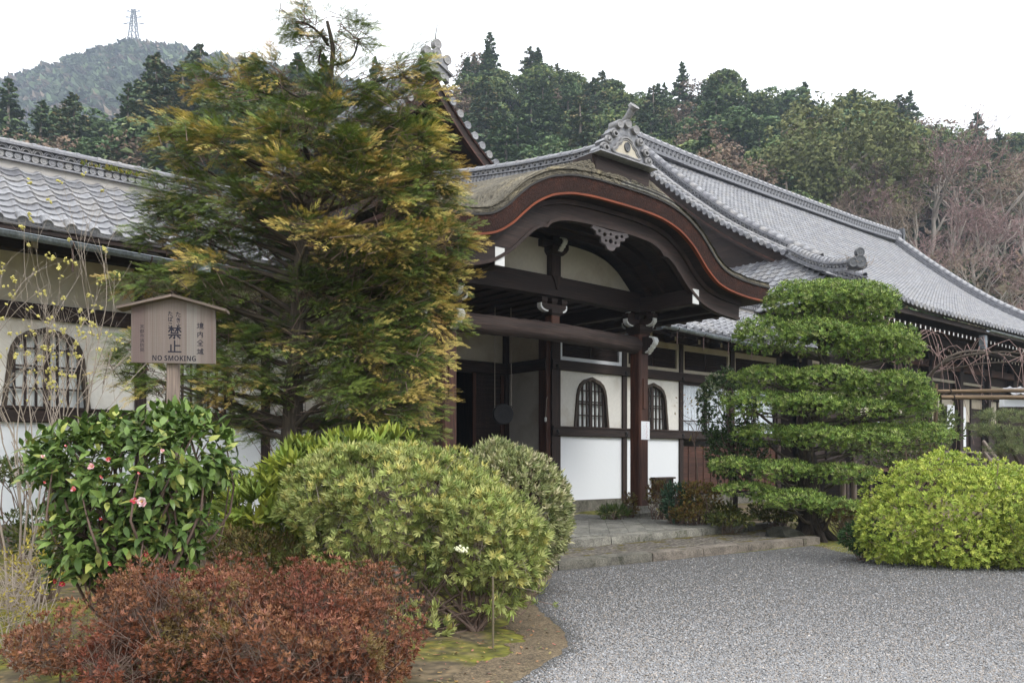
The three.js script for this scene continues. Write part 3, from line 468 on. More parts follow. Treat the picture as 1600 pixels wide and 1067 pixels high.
  // ---- posts ----
  for (const x of [8.70, 13.91]) {
    add('post', timber('y', 0.5, 4.26, x, -12.15, 0.30, 0.30, 0.03), M.woodRed);
    const st = (w0, y0, w1, y1) => { const g = new THREE.CylinderGeometry(w1 / Math.SQRT2, w0 / Math.SQRT2, y1 - y0, 4, 1); g.rotateY(Math.PI / 4); const n = g.toNonIndexed(); n.computeVertexNormals(); n.translate(x, (y0 + y1) / 2, -12.15); return metric(n); };
    add('base_stone', [st(0.52, 0.262, 0.62, 0.36), st(0.62, 0.36, 0.42, 0.505)], M.stone);
    add('base_slab', bx(x - 0.37, x + 0.37, 0.1, 0.263, -12.52, -11.78), M.stone);
    add('name_board', bx(x - 0.05, x + 0.055, 2.62, 3.28, -11.998, -11.975), M.woodRed);
  }
  // ---- log tie beam ----
  { const pts = []; for (let i = 0; i <= 8; i++) { const t = i / 8; pts.push(V(lerp(8.78, 13.82, t), 4.0 + 0.055 * Math.sin(Math.PI * t), -12.15)); } add('log_beam', tube(pts, 0.185, 0.185, 40, 18, 0.09), M.log); }
  // ---- carved noses with white ends ----
  const nose = (x, y, z, dir, s = 1, m = M.wood) => { // profile in (along, up), extruded across
    const pr = [[0, 0.16], [0.2, 0.16], [0.3, 0.13], [0.345, 0.05], [0.31, -0.03], [0.26, -0.05], [0.25, -0.1], [0.19, -0.12], [0.17, -0.17], [0.08, -0.2], [0, -0.2]].map(([a, b]) => [a * s, b * s]);
    const g = extr(pr, 0.14 * s).translate(0, 0, -0.07 * s); const edge = []; for (const [a, b] of pr.slice(1, 10)) edge.push(V(a, b, 0));
    const band = []; for (const [dz] of [[-0.071 * s], [0.071 * s]]) band.push(edge.map((e) => V(e.x, e.y, dz)));
    const wg = grid(8, 1, (u, v) => { const i = Math.round(u * 8); const e = band[v][i]; return V(e.x + 0.004, e.y - 0.001, e.z); });
    const sideG = [-0.0725, 0.0725].map((dz) => grid(8, 1, (u, v) => { const i = Math.round(u * 8), e = edge[i]; const c = [0.13 * s, 0]; return V(lerp(e.x, lerp(e.x, c[0], 0.16), v), lerp(e.y, lerp(e.y, c[1], 0.16), v), dz * s); }));
    const rot = { x: 0, '-x': Math.PI, z: -Math.PI / 2, '-z': Math.PI / 2 }[dir];
    for (const q of [g, wg, ...sideG]) { q.rotateY(rot); q.translate(x, y, z); }
    const o = add('carved_nose', metric(g), m); part('white_trim', loc(asGeo([wg, ...sideG])), M.whitePaint, o);
  };
  for (const x of [8.70, 13.91]) { nose(x, 4.02, -12.0, 'z', 1.0); }
  nose(14.06, 4.02, -12.15, 'x', 1.0); nose(8.55, 4.02, -12.15, '-x', 1.0);
  // ---- bracket sets ----
  const block = (x, y, z, w, h, p = porch) => { const g = new THREE.CylinderGeometry(w * 0.7071, w * 0.7071, h * 0.55, 4).toNonIndexed(); g.rotateY(Math.PI / 4); g.translate(0, h * 0.725, 0); const b = new THREE.CylinderGeometry(w * 0.7071, w * 0.5, h * 0.45, 4).toNonIndexed(); b.rotateY(Math.PI / 4); b.translate(0, h * 0.225, 0); const q = asGeo([g, b]); q.computeVertexNormals(); q.translate(x, y, z); return metric(q); };
  const arm = (x, y, z, L, dir) => { // bow-shaped arm with white undersides
    const pr = [[-L, 0.14], [L, 0.14], [L, 0.06], [L - 0.05, 0.01], [L - 0.13, -0.015], [L - 0.2, -0.02], [-L + 0.2, -0.02], [-L + 0.13, -0.015], [-L + 0.05, 0.01], [-L, 0.06]]; const g = extr(pr, 0.1).translate(0, 0, -0.05);
    const tr = []; for (const s of [-1, 1]) { const e = [[L, 0.14], [L, 0.06], [L - 0.05, 0.01], [L - 0.13, -0.015], [L - 0.2, -0.02]].map(([a, b]) => [a * s, b]); tr.push(grid(4, 1, (u, v) => { const q = e[Math.round(u * 4)]; return V(q[0] + s * 0.003, q[1] - 0.003, v ? 0.05 : -0.05); })); for (const dz of [-0.052, 0.052]) tr.push(grid(4, 1, (u, v) => { const q = e[Math.round(u * 4)]; return V(q[0] - s * v * 0.03, q[1] + v * 0.026 * (q[1] < 0.1 ? 1 : 0), dz); })); }
    if (dir === 'z') for (const q of [g, ...tr]) q.rotateY(Math.PI / 2); for (const q of [g, ...tr]) q.translate(x, y, z);
    const o = add('bracket_arm', metric(g), M.wood); part('white_trim', loc(asGeo(tr)), M.whitePaint, o);
  };
  for (const [x, z, y] of [[8.70, -12.15, 4.24], [13.91, -12.15, 4.24], [XC, -12.15, 4.36]]) {
    const c = x === XC, w = c ? 0.3 : 0.42; if (c) add('strut', timber('y', 4.19, 4.4, XC, -12.15, 0.22, 0.22), M.woodRed);
    add('bearing_block', block(x, y, z, w, c ? 0.12 : 0.2), M.wood); const ya = y + (c ? 0.1 : 0.18); arm(x, ya, z, c ? 0.36 : 0.46, 'x'); if (!c) arm(x, ya + 0.002, z, 0.46, 'z');
    if (c) { for (const s of [-1, 0, 1]) add('small_block', block(x + s * 0.27, ya + 0.14, z, 0.15, 0.11), M.wood); }
    else for (const [dx, dz] of [[-0.38, 0], [0.38, 0], [0, 0], [0, 0.38], [0, -0.38]]) { add('small_block', block(x + dx, ya + 0.14, z + dz, 0.17, 0.11), M.wood); }
    if (!c) { nose(x + 0.2, ya + 0.2, z, 'x', 0.62, M.wood); nose(x, ya + 0.2, z + 0.22, 'z', 0.62, M.wood); nose(x - 0.2, ya + 0.2, z, '-x', 0.62, M.wood); }
  }
  // ---- rainbow beam, side purlins with white ends ----
  { const pts = [], lo = []; for (let i = 0; i <= 24; i++) { const x = lerp(8.42, 14.18, i / 24), a = Math.abs(x - XC) / 2.6; pts.push([x, 5.12 + 0.02 * (1 - a * a)]); lo.unshift([x, 4.70 + 0.05 * (1 - clamp(a) ** 3)]); } add('rainbow_beam', metric(extr([...pts, ...lo], 0.24).translate(0, 0, -12.27)), M.wood); }
  for (const x of [8.70, 13.91]) { const o = add('purlin', timber('z', -15.3, -10.63, x, 4.86, 0.22, 0.33), M.wood); part('white_end', loc(bx(x - 0.1, x + 0.1, 4.71, 5.01, -10.632, -10.615)), M.whitePaint, o); }
  // ---- plaster between beam and ceiling, king strut ----
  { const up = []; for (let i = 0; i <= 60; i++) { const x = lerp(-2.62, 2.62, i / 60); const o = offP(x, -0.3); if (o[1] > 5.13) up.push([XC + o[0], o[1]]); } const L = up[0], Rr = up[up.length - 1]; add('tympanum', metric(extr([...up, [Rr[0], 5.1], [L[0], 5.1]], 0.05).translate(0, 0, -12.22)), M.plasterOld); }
  add('king_strut', [timber('y', 5.12, 5.62, XC, -12.12, 0.26, 0.2), block(XC, 5.56, -12.12, 0.4, 0.16), timber('x', XC - 0.36, XC + 0.36, -12.12, 5.78, 0.14, 0.14), block(XC, 5.84, -12.12, 0.2, 0.1)], M.wood);
  nose(XC + 0.0, 5.76, -12.02, 'z', 0.75, M.wood);
  { const g = extr([[-0.13, 0], [0.13, 0], [0.06, -0.12], [0.02, -0.26], [-0.02, -0.26], [-0.06, -0.12]], 0.04).translate(XC, 5.14, -12.03); add('strut_tail', metric(g), M.wood); }
  // ---- flat ceiling of the porch, rear part ----
  add('board_ceiling', bx(8.55, 14.1, 4.98, 5.02, -16.75, -12.35), M.woodBlack);
  for (let x = 8.8; x < 14; x += 0.42) add('ceiling_batten', bx(x, x + 0.05, 4.93, 4.985, -16.7, -12.4), M.wood);
}
// things on and under the porch
{
  const gong = thing('hanging_gong', 'round dark bronze gong hanging on two cords before the door', 'gong', [0, 0, 0]);
  const c = onZ(786, 647, -14.3), top = 4.9; gong.position.set(c.x, 0, c.z); gong.rotation.y = 0; const a = 0.68;
  const dg = new THREE.LatheGeometry([[0, 0.05], [0.05, 0.05], [0.06, 0.035], [0.13, 0.03], [0.14, 0.04], [0.2, 0.04], [0.215, 0.05], [0.235, 0.03], [0.235, -0.05], [0.2, -0.06]].map(([r, y]) => new THREE.Vector2(r, y)), 32); dg.rotateX(Math.PI / 2); dg.rotateY(-a + 0.25); dg.translate(0, c.y, 0); part('disc', dg, M.bronze, gong);
  for (const s of [-1, 1]) { const ox = Math.cos(-a + 0.25) * s * 0.19, oz = -Math.sin(-a + 0.25) * s * 0.19; part('cord', tube([V(ox, c.y + 0.13, oz), V(ox, c.y + 1, oz), V(ox * 0.95, top, oz)], 0.008, 0.008, 6, 5), M.twigPale, gong); part('ear', new THREE.TorusGeometry(0.03, 0.01, 5, 10).translate(ox, c.y + 0.15, oz), M.bronze, gong); }
  // notice on the post
  const cv = document.createElement('canvas'); cv.width = 128; cv.height = 256; const x = cv.getContext('2d'); x.fillStyle = '#eef0f4'; x.fillRect(0, 0, 128, 256); x.strokeStyle = '#b06a78'; x.lineWidth = 3; x.lineCap = 'round';
  const R = rngOf(8); for (let k = 0; k < 9; k++) { const y = 22 + k * 24; x.beginPath(); for (let i = 0; i < 5; i++) { const ax = 70 + R() * 26, ay = y + R() * 18; x.moveTo(ax, ay); x.lineTo(ax + (R() - 0.5) * 20, ay + (R() - 0.3) * 12); } x.stroke(); }
  x.strokeStyle = '#c9c0c8'; for (let k = 0; k < 6; k++) { const y = 60 + k * 24; x.beginPath(); for (let i = 0; i < 3; i++) { const ax = 34 + R() * 14, ay = y + R() * 16; x.moveTo(ax, ay); x.lineTo(ax + (R() - 0.5) * 12, ay + R() * 10); } x.stroke(); }
  const ct = new THREE.CanvasTexture(cv); ct.colorSpace = THREE.SRGBColorSpace;
  const p0 = onZ(1002.4, 658, -11.99), p1 = onZ(1015.6, 687, -11.99); const pg = new THREE.BoxGeometry(p1.x - p0.x, p0.y - p1.y, 0.004); const n = part('paper_notice', pg, mat(0xffffff, 0.9, { map: ct }), scene); n.position.set((p0.x + p1.x) / 2, (p0.y + p1.y) / 2, -11.995); tag(n, 'white paper notice fixed to the front of the porch post', 'notice');
}

// ================= THE TWO GALLERIES BESIDE THE PORCH =================
const KATO = (w, h) => { // bell-shaped window outline, bottom centre at 0,0
  const a = [[-w / 2, 0], [-w / 2 * 0.955, h * 0.2], [-w / 2 * 0.9, h * 0.42], [-w / 2 * 0.86, h * 0.62], [-w / 2 * 0.80, h * 0.74], [-w / 2 * 0.68, h * 0.85], [-w / 2 * 0.45, h * 0.93], [-w / 2 * 0.2, h * 0.965], [0, h]];
  return [...a, ...a.slice(0, -1).reverse().map(([x, y]) => [-x, y])];
};
const inKato = (w, h, x) => { const k = KATO(w, h).slice(0, 9); const a = -Math.abs(x); for (let i = 0; i < 8; i++) if (a >= k[i][0] && a <= k[i + 1][0]) { const t = (a - k[i][0]) / (k[i + 1][0] - k[i][0]); return lerp(k[i][1], k[i + 1][1], t); } return 0; };
function bellWindow(parent, cx, y0, w, h, z, wallPart) { // parts: frame, lattice, panes; z = wall face
  const win = new THREE.Group(); win.name = 'bell_window'; parent.add(win); win.position.set(cx, y0, z);
  const out = KATO(w, h), inn = KATO(w - 0.15, h - 0.09); const hole = inn.map(([x, y]) => [x, Math.max(y, 0.001)]);
  { const s = flatShape(out.map(([x, y]) => [x, y])); s.holes.push(new THREE.Path(hole.map(([x, y]) => new THREE.Vector2(x, y + 0.0005)))); const g = new THREE.ExtrudeGeometry(s, { depth: 0.09, bevelEnabled: false }); g.translate(0, 0, -0.05); part('frame', metric(g), mat(C3(0.10, 0.075, 0.055), 0.75, { map: T.wood }), win); }
  const lt = [], iw = w - 0.15, ih = h - 0.09;
  for (let i = -3; i <= 3; i++) { if (i === 0) { lt.push(bx(-0.05, 0.05, 0, ih * 0.97, -0.05, -0.015)); continue; } const x = i * iw / 7.4; const top = inKato(iw, ih, x); if (top > 0.1) lt.push(bx(x - 0.019, x + 0.019, 0, top, -0.045, -0.01)); }
  for (const y of [0.02, 0.26 * ih, 0.50 * ih, 0.55 * ih, 0.78 * ih]) { let hw = iw / 2; while (inKato(iw, ih, hw) < y && hw > 0.05) hw -= 0.01; lt.push(bx(-hw, hw, y - 0.014, y + 0.014, -0.05, -0.02)); }
  for (const b of lt) part('lattice_bar', b, M.woodBlack, win);
  const g = new THREE.ShapeGeometry(flatShape(inn)); g.translate(0, 0, -0.1); const pn = part('pane', g, M.glass, win);
}
function plasterWithHole(x0, x1, y0, y1, z, win) {
  const s = flatShape([[x0, y0], [x1, y0], [x1, y1], [x0, y1]]); if (win) s.holes.push(new THREE.Path(KATO(win[1] - 0.06, win[2] - 0.04).map(([a, b]) => new THREE.Vector2(a + win[0], b + y0 + 0.002)))); const g = new THREE.ExtrudeGeometry(s, { depth: 0.04, bevelEnabled: false }); g.translate(0, 0, z - 0.04); return metric(g);
}
function gutter(parent, x0, x1, y0, y1, z, r = 0.078) {
  const n = 14, g = grid(1, n, (u, v) => { const a = Math.PI * (1 + v); return V(lerp(x0, x1, u), lerp(y0, y1, u) + Math.sin(a) * r, z + Math.cos(a) * r); }); const o = part('gutter', g, M.zinc, parent);
  part('rim', [tube([V(x0, y0, z + r), V((x0 + x1) / 2, (y0 + y1) / 2, z + r), V(x1, y1, z + r)], 0.011, 0.011, 4, 6)], M.zinc, o);
  for (let x = x0 + 0.55; x < x1; x += 1.1) { const y = lerp(y0, y1, (x - x0) / (x1 - x0)); part('strap', [new THREE.TorusGeometry(r + 0.006, 0.012, 4, 12, Math.PI).rotateZ(Math.PI).rotateY(Math.PI / 2).translate(x, y, z), bx(x - 0.012, x + 0.012, y - 0.42, y - r, z - 0.01, z + 0.01)], mat(C3(0.06, 0.03, 0.025), 0.7), o); }
}
const ZW = -15.05;
function galleryWall(parent, X, opt) { // X: post positions [[x0,x1]...]; bays between
  const add = (n, g, m, p = parent) => part(n, g, m, p);
  for (const [a, b] of X) add('post', bx(a, b, 0.3, 5.0, ZW - 0.12, ZW + 0.055), M.wood);
  for (let i = 0; i < X.length - 1; i++) {
    const a = X[i][1], b = X[i + 1][0], kind = opt.bays[i]; const cx = (a + b) / 2 + (kind === 'window' ? (opt.shift ?? 0) : 0), w = Math.min(1.28, b - a - 0.5), hwin = 1.31;
    if (kind === 'window') { add('plaster_panel', plasterWithHole(a - 0.004, b + 0.004, 2.325, 3.74, ZW, [cx, w, hwin]), M.plaster); bellWindow(parent, cx, 2.33, w, hwin, ZW); }
    else if (kind === 'glass') { const lx = a + 0.0, n = 2; for (let k = 0; k < n; k++) { const p0 = lerp(a, b, k / n), p1 = lerp(a, b, (k + 1) / n); add('sash_frame', [bx(p0, p0 + 0.05, 2.05, 3.74, ZW - 0.05, ZW - 0.01), bx(p1 - 0.05, p1, 2.05, 3.74, ZW - 0.05, ZW - 0.01), bx(p0 + 0.05, p1 - 0.05, 2.05, 2.12, ZW - 0.05, ZW - 0.01), bx(p0 + 0.05, p1 - 0.05, 3.66, 3.74, ZW - 0.05, ZW - 0.01), bx(p0 + 0.05, p1 - 0.05, 2.62, 2.65, ZW - 0.045, ZW - 0.012)], M.woodBlack);
        add('pane', bx(p0 + 0.05, p1 - 0.05, 2.12, 3.66, ZW - 0.035, ZW - 0.03), new THREE.MeshPhysicalMaterial({ color: 0xffffff, roughness: 0.05, transmission: 1, thickness: 0 }));
        add('curtain', grid(60, 1, (u, v) => V(lerp(p0, p1, u), lerp(2.05, 3.74, v), ZW - 0.12 + 0.02 * Math.sin(u * 50 + 2 * noise(u * 9, 2, k))), null), mat(C3(0.62, 0.66, 0.7), 0.9)); }
      add('dado_board', [bx(a, b, 0.55, 1.9, ZW - 0.06, ZW - 0.02)], M.woodRed); for (let x = a + 0.3; x < b; x += 0.35) add('dado_batten', bx(x, x + 0.04, 0.55, 1.9, ZW - 0.02, ZW), M.woodRed); }
    else add('plaster_panel', plasterWithHole(a - 0.004, b + 0.004, 2.325, 3.74, ZW), M.plaster);
    if (kind !== 'glass') add('white_panel', bx(a - 0.004, b + 0.004, 0.49, 2.10, ZW - 0.05, ZW - 0.004), M.white);
    // transom
    if (opt.transom === 'louvre') { const f = add('transom_frame', [bx(a, b, 3.99, 4.09, ZW - 0.05, ZW + 0.01), bx(a, b, 4.64, 4.81, ZW - 0.05, ZW + 0.01), bx(a, a + 0.1, 4.09, 4.64, ZW - 0.05, ZW + 0.01), bx(b - 0.1, b, 4.09, 4.64, ZW - 0.05, ZW + 0.01)], kind === 'window' && i === 0 ? M.white : M.cream);
      add('transom_mullion', bx(cx - 0.02, cx + 0.02, 4.09, 4.64, ZW - 0.06, ZW - 0.02), M.woodBlack);
      for (let k = 0; k < 10; k++) { const g = new THREE.BoxGeometry(b - a - 0.2, 0.012, 0.075); g.rotateX(0.85); g.translate((a + b) / 2, 4.115 + k * 0.056, ZW - 0.055); add('louvre', metric(g.toNonIndexed()), M.woodBlack); } }
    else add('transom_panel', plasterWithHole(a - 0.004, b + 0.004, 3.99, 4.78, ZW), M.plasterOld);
  }
  const x0 = X[0][0], x1 = X[X.length - 1][1];
  add('sill_beam', [timber('x', x0, x1, ZW + 0.0, 2.2125, 0.2, 0.225)], M.woodBlack); add('sill_lip', bx(x0, x1, 2.31, 2.345, ZW - 0.02, ZW + 0.125), M.woodBlack);
  add('head_beam', timber('x', x0, x1, ZW, 3.865, 0.18, 0.25), M.woodBlack);
  add('wall_plate', timber('x', x0, x1, ZW, 4.9, 0.2, 0.2), M.woodBlack);
  add('foundation', bx(x0, x1, 0.02, 0.487, ZW - 0.14, ZW + 0.03), M.stoneDark);
  for (const [a, b] of X) for (const y of [2.22, 3.83]) { const g = new THREE.SphereGeometry(0.045, 10, 8).scale(1, 1, 0.6).translate((a + b) / 2, y, ZW + (y < 3 ? 0.11 : 0.1)); add('nail_cover', [g, new THREE.TorusGeometry(0.035, 0.01, 5, 10).translate((a + b) / 2, y - 0.06, ZW + 0.12)], M.bronze); }
  // back side so that the gallery is closed
  add('back_wall', bx(x0, x1, 0.0, 5.6, ZW - 2.2, ZW - 2.1), M.plasterGrey); add('floor', bx(x0, x1, 0.3, 0.5, ZW - 2.1, ZW - 0.14), M.wood);
}
function galleryRoof(parent, x0, x1, single, opt = {}) {
  const add = (n, g, m, p = parent) => part(n, g, m, p);
  const EZ = -13.62, EY = 4.90, pitch = 0.545, u = V(1, 0, 0), s = V(0, Math.sin(pitch), -Math.cos(pitch)), L = 2.92;
  tileSlope(parent, V(x0, EY, EZ), u, s, x1 - x0, L, 0.315, 0.292, { seed: Math.floor(x0 * 10) + 5, single, eave: true });
  const RZ = EZ - Math.cos(pitch) * L, RY = EY + Math.sin(pitch) * L;
  { // deck and rear slope
    add('roof_deck', [grid(1, 1, (a, b) => V(lerp(x0, x1, a), EY - 0.05 + b * (RY - EY), lerp(EZ + 0.02, RZ, b)), null), bx(x0, x1, EY - 0.12, EY - 0.03, EZ - 0.06, EZ - 0.01)], M.woodBlack);
    add('rear_slope', grid(1, 1, (a, b) => V(lerp(x0, x1, a), RY - b * (RY - EY), RZ - b * 2.5)), M.tileDark); }
  for (let x = x0 + 0.2; x < x1; x += 0.52) { const g = timber('z', 0, 1.75, 0, 0, 0.075, 0.1); g.rotateX(0.36); g.translate(x, EY + 0.43, EZ - 1.72); const o = add('rafter', g, M.woodBlack); }
  for (let x = x0 + 0.45; x < x1; x += 1.04) { add('beam_end', bx(x - 0.05, x + 0.05, 4.78, 4.92, ZW + 0.1, ZW + 0.45), M.wood); add('white_end', bx(x - 0.048, x + 0.048, 4.785, 4.915, ZW + 0.45, ZW + 0.455), M.cream); }
  // ridge
  const rg = new THREE.Group(); rg.name = 'tile_ridge'; parent.add(rg);
  add('ridge_mortar', bx(x0, x1, RY - 0.12, RY + 0.07, RZ - 0.16, RZ + 0.13), M.mortar, rg);
  ridge(rg, [V(x1, RY + 0.07, RZ), V(x0, RY + 0.07, RZ)], [{ t: 'slab', h: 0.035, w: 0.4 }, { t: 'disc', h: 0.12, w: 0.37, geo: DISC_S, step: 0.128 }, { t: 'slab', h: 0.028, w: 0.38 }, { t: 'wave', h: 0.092, w: 0.34, geo: ARC_S, step: 0.172 }, { t: 'slab', h: 0.03, w: 0.36 }, { t: 'slab', h: 0.026, w: 0.3 }], 0.085, opt.ridgeSide ?? [1], { merge: opt.merge });
  return { EY, EZ, RY, RZ };
}
{
  const left = thing('left_gallery', 'low tiled gallery with a bell-shaped window left of the porch, partly behind the golden cypress', 'building');
  galleryWall(left, [[-3.05, -2.9], [-0.6, -0.45], [1.62, 1.78], [4.24, 4.42], [6.5, 6.66], [8.4, 8.55]], { bays: ['window', 'window', 'window', 'window', 'plain'], shift: -0.1 });
  const r = galleryRoof(left, -3.0, 6.3, (p) => p.x > 1.2 && p.x < 6.3);
  gutter(left, -3.1, 4.75, r.EY - 0.02, r.EY - 0.26, r.EZ + 0.09); part('rain_head', bx(4.75, 4.95, r.EY - 0.36, r.EY - 0.16, r.EZ, r.EZ + 0.18), M.zinc, left); gutter(left, 4.95, 6.6, r.EY - 0.22, r.EY - 0.1, r.EZ + 0.09);
  // moss on the ridge
  { const R = rngOf(12), l = []; for (let i = 0; i < 190; i++) { const x = 4.0 + R() * R() * 1.0 + (R() < 0.15 ? -0.4 : 0); l.push([matAlign(V(x, r.RY + 0.26 + R() * R() * 0.09, r.RZ + 0.19 + R() * 0.03), V(R() - 0.5, 1, R() * 0.8).normalize(), R() * 6, 0.03 + R() * 0.04), C3(0.10 + R() * 0.08, 0.11 + R() * 0.06, 0.02)]); } instanced('ridge_moss', new THREE.ConeGeometry(0.25, 1, 4), mat(0xffffff, 0.95), l, left); }
  const right = thing('right_gallery', 'tiled gallery with bell-shaped windows and louvred transoms right of the porch', 'building');
  galleryWall(right, [[13.95, 14.24], [16.53, 16.69], [18.93, 19.08], [21.36, 21.56], [23.9, 24.1]], { bays: ['window', 'window', 'glass', 'glass'], transom: 'louvre' });
  part('upper_wall', bx(13.95, 17.2, 5.0, 5.9, ZW - 0.05, ZW), M.plasterOld, right);
  const r2 = galleryRoof(right, 16.75, 25.0, (p) => p.x > 16.5 && p.x < 22.2 && p.z > -15.4, { merge: true });
  gutter(right, 16.4, 20.6, r2.EY + 0.0, r2.EY - 0.14, r2.EZ + 0.09); part('flashing', [bx(16.45, 16.72, r2.EY - 0.04, r2.EY + 0.2, r2.EZ - 0.8, r2.EZ + 0.06), bx(16.4, 16.46, r2.EY - 0.1, r2.EY + 0.5, r2.EZ - 1.2, r2.EZ + 0.04)], M.zinc, right);
  part('wall_box', [bx(17.75, 18.55, 0.5, 0.98, ZW, ZW + 0.12), bx(17.7, 18.6, 0.98, 1.03, ZW, ZW + 0.16)], M.wood, right);
}
{
  // ---- the entrance hall seen through the porch ----
  const hall = thing('entrance_hall', 'recessed entrance wall with slatted doors and plaster at the back of the porch', 'entrance', [11.3, 0.25, -16.6]);
  const add = (n, g, m) => part(n, asGeo(g).translate(-11.3, -0.25, 16.6), m, hall);
  const ZR = -16.6, XL = 8.7, XR = 13.95;
  add('floor', bx(XL, XR, 0.26, 0.42, -19.5, -15.3), M.wood);
  const pB = 13.83; // side wall plane
  add('side_post', timber('y', 0.42, 4.95, 13.95, -15.2, 0.28, 0.3), M.woodRed);
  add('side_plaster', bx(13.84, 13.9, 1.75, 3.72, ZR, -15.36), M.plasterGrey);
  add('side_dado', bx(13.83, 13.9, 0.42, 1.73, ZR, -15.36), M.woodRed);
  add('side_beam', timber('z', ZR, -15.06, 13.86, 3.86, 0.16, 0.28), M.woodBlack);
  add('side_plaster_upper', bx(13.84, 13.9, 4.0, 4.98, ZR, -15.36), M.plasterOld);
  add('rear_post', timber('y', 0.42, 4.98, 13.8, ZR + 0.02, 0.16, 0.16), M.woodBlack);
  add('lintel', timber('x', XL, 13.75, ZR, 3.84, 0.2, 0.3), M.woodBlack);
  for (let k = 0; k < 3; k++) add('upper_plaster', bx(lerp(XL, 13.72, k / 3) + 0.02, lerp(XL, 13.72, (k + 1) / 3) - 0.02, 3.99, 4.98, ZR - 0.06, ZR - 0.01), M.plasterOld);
  for (let k = 1; k < 3; k++) add('upper_stud', bx(lerp(XL, 13.72, k / 3) - 0.03, lerp(XL, 13.72, k / 3) + 0.03, 3.99, 4.98, ZR - 0.06, ZR + 0.01), M.woodBlack);
  // slatted door
  const d0 = onZ(738, 600, ZR).x, d1 = 13.72; add('door_board', bx(d0, d1, 0.42, 3.69, ZR - 0.05, ZR - 0.02), M.woodBlack);
  add('door_stile', bx(d0, d0 + 0.1, 0.42, 3.69, ZR - 0.02, ZR + 0.03), M.woodRed); add('door_stile', bx(d1 - 0.1, d1, 0.42, 3.69, ZR - 0.02, ZR + 0.03), M.woodRed);
  for (let y = 0.5; y < 3.66; y += 0.105) add('door_slat', bx(d0 + 0.1, d1 - 0.1, y, y + 0.035, ZR - 0.02, ZR + 0.008), M.wood);
  add('far_wall', [bx(XL, XR, 0.42, 5.0, -19.6, -19.5), bx(XL - 0.06, XL, 0.42, 5.0, -19.6, -15.2), bx(XR, XR + 0.06, 0.42, 5.0, -19.6, ZR - 0.1), bx(XL, XR, 4.99, 5.05, -19.6, ZR + 0.1)], M.woodBlack);
  add('left_wall', bx(8.75, 8.8, 0.42, 4.98, ZR, -12.4), M.woodGrey);
  add('left_boards', [0, 1, 2, 3, 4, 5, 6].map((k) => bx(8.8, 8.82, 0.42, 4.2, -12.5 - k * 0.55 - 0.04, -12.5 - k * 0.55)), M.wood);
  const paper = onZ(794, 676, ZR + 0.02); const pp = part('paper_sheet', new THREE.BoxGeometry(0.2, 0.36, 0.003), M.paper, scene); pp.position.set(paper.x, paper.y, ZR + 0.035); tag(pp, 'white paper sheet hanging on the slatted door behind the gong', 'paper');
  const bellp = thing('bell_pull', 'thin pull cord with a small white grip on the inner pillar', 'cord', [13.72, 0, -14.98]); const by = onX(859, 655, 13.72).y;
  part('cord', tube([V(0.06, by + 0.55, 0), V(0.02, by + 0.5, 0.02), V(0.0, by + 0.3, 0.02), V(-0.02, by + 0.05, 0.02)], 0.008, 0.008, 10, 5), M.twigPale, bellp); part('grip', new THREE.CapsuleGeometry(0.03, 0.06, 4, 8).translate(-0.02, by, 0.02), M.whitePaint, bellp);
}

// ================= THE LARGE HALLS BEHIND =================
// section: [[out, y]...] from eave to ridge
function secSampler(sec) { const c = new THREE.CatmullRomCurve3(sec.map(([a, b]) => V(a, b, 0))); const L = c.getLength(); return { L, at: (s) => { const p = c.getPointAt(clamp(s / L)), t = c.getTangentAt(clamp(s / L)); return { o: p.x, y: p.y, to: t.x, ty: t.y }; } }; }
// D: outward horizontal direction of the slope, U along the eave; org(a,out,y) -> point
function tileCurved(parent, sec, a0, a1, U, D, org, keep, tw, tl, opt = {}) {
  const sm = secSampler(sec), rows = Math.floor(sm.L / tl), g = pantile(tw, tl * 1.12, opt.seg ?? 6), R = rngOf(opt.seed ?? 2), rest = [[], [], [], []];
  const n = Math.round(Math.abs(a1 - a0) / tw), sg = Math.sign(a1 - a0);
  for (let j = 0; j < rows; j++) for (let i = 0; i < n; i++) {
    const a = a0 + sg * (i * tw + (R() - 0.5) * 0.01), q = sm.at(j * tl + tl * 0.5); const e = sm.at(j * tl + tl * 1.1);
    if (!keep(a + sg * tw / 2, q.o)) continue;
    const s = D.clone().multiplyScalar(-Math.abs(q.to) * 1).add(V(0, q.ty, 0)).normalize(), dn = s.clone().negate(), nrm = dn.clone().cross(U).normalize();
    const p = org(a, e.o, e.y).add(nrm.clone().multiplyScalar((R() - 0.5) * 0.008)); const m = new THREE.Matrix4().makeBasis(U, nrm, dn); m.multiply(new THREE.Matrix4().makeRotationY((R() - 0.5) * 0.02)); m.setPosition(p);
    const k = Math.floor(R() * 4);
    if (opt.single && opt.single(a, q.o)) part('roof_tile', g, M.tile[k], parent).applyMatrix4(m); else rest[k].push(g.clone().applyMatrix4(m));
  }
  rest.forEach((l, k) => { if (l.length) part('roof_tiles', l, M.tile[k], parent, 'stuff'); });
}
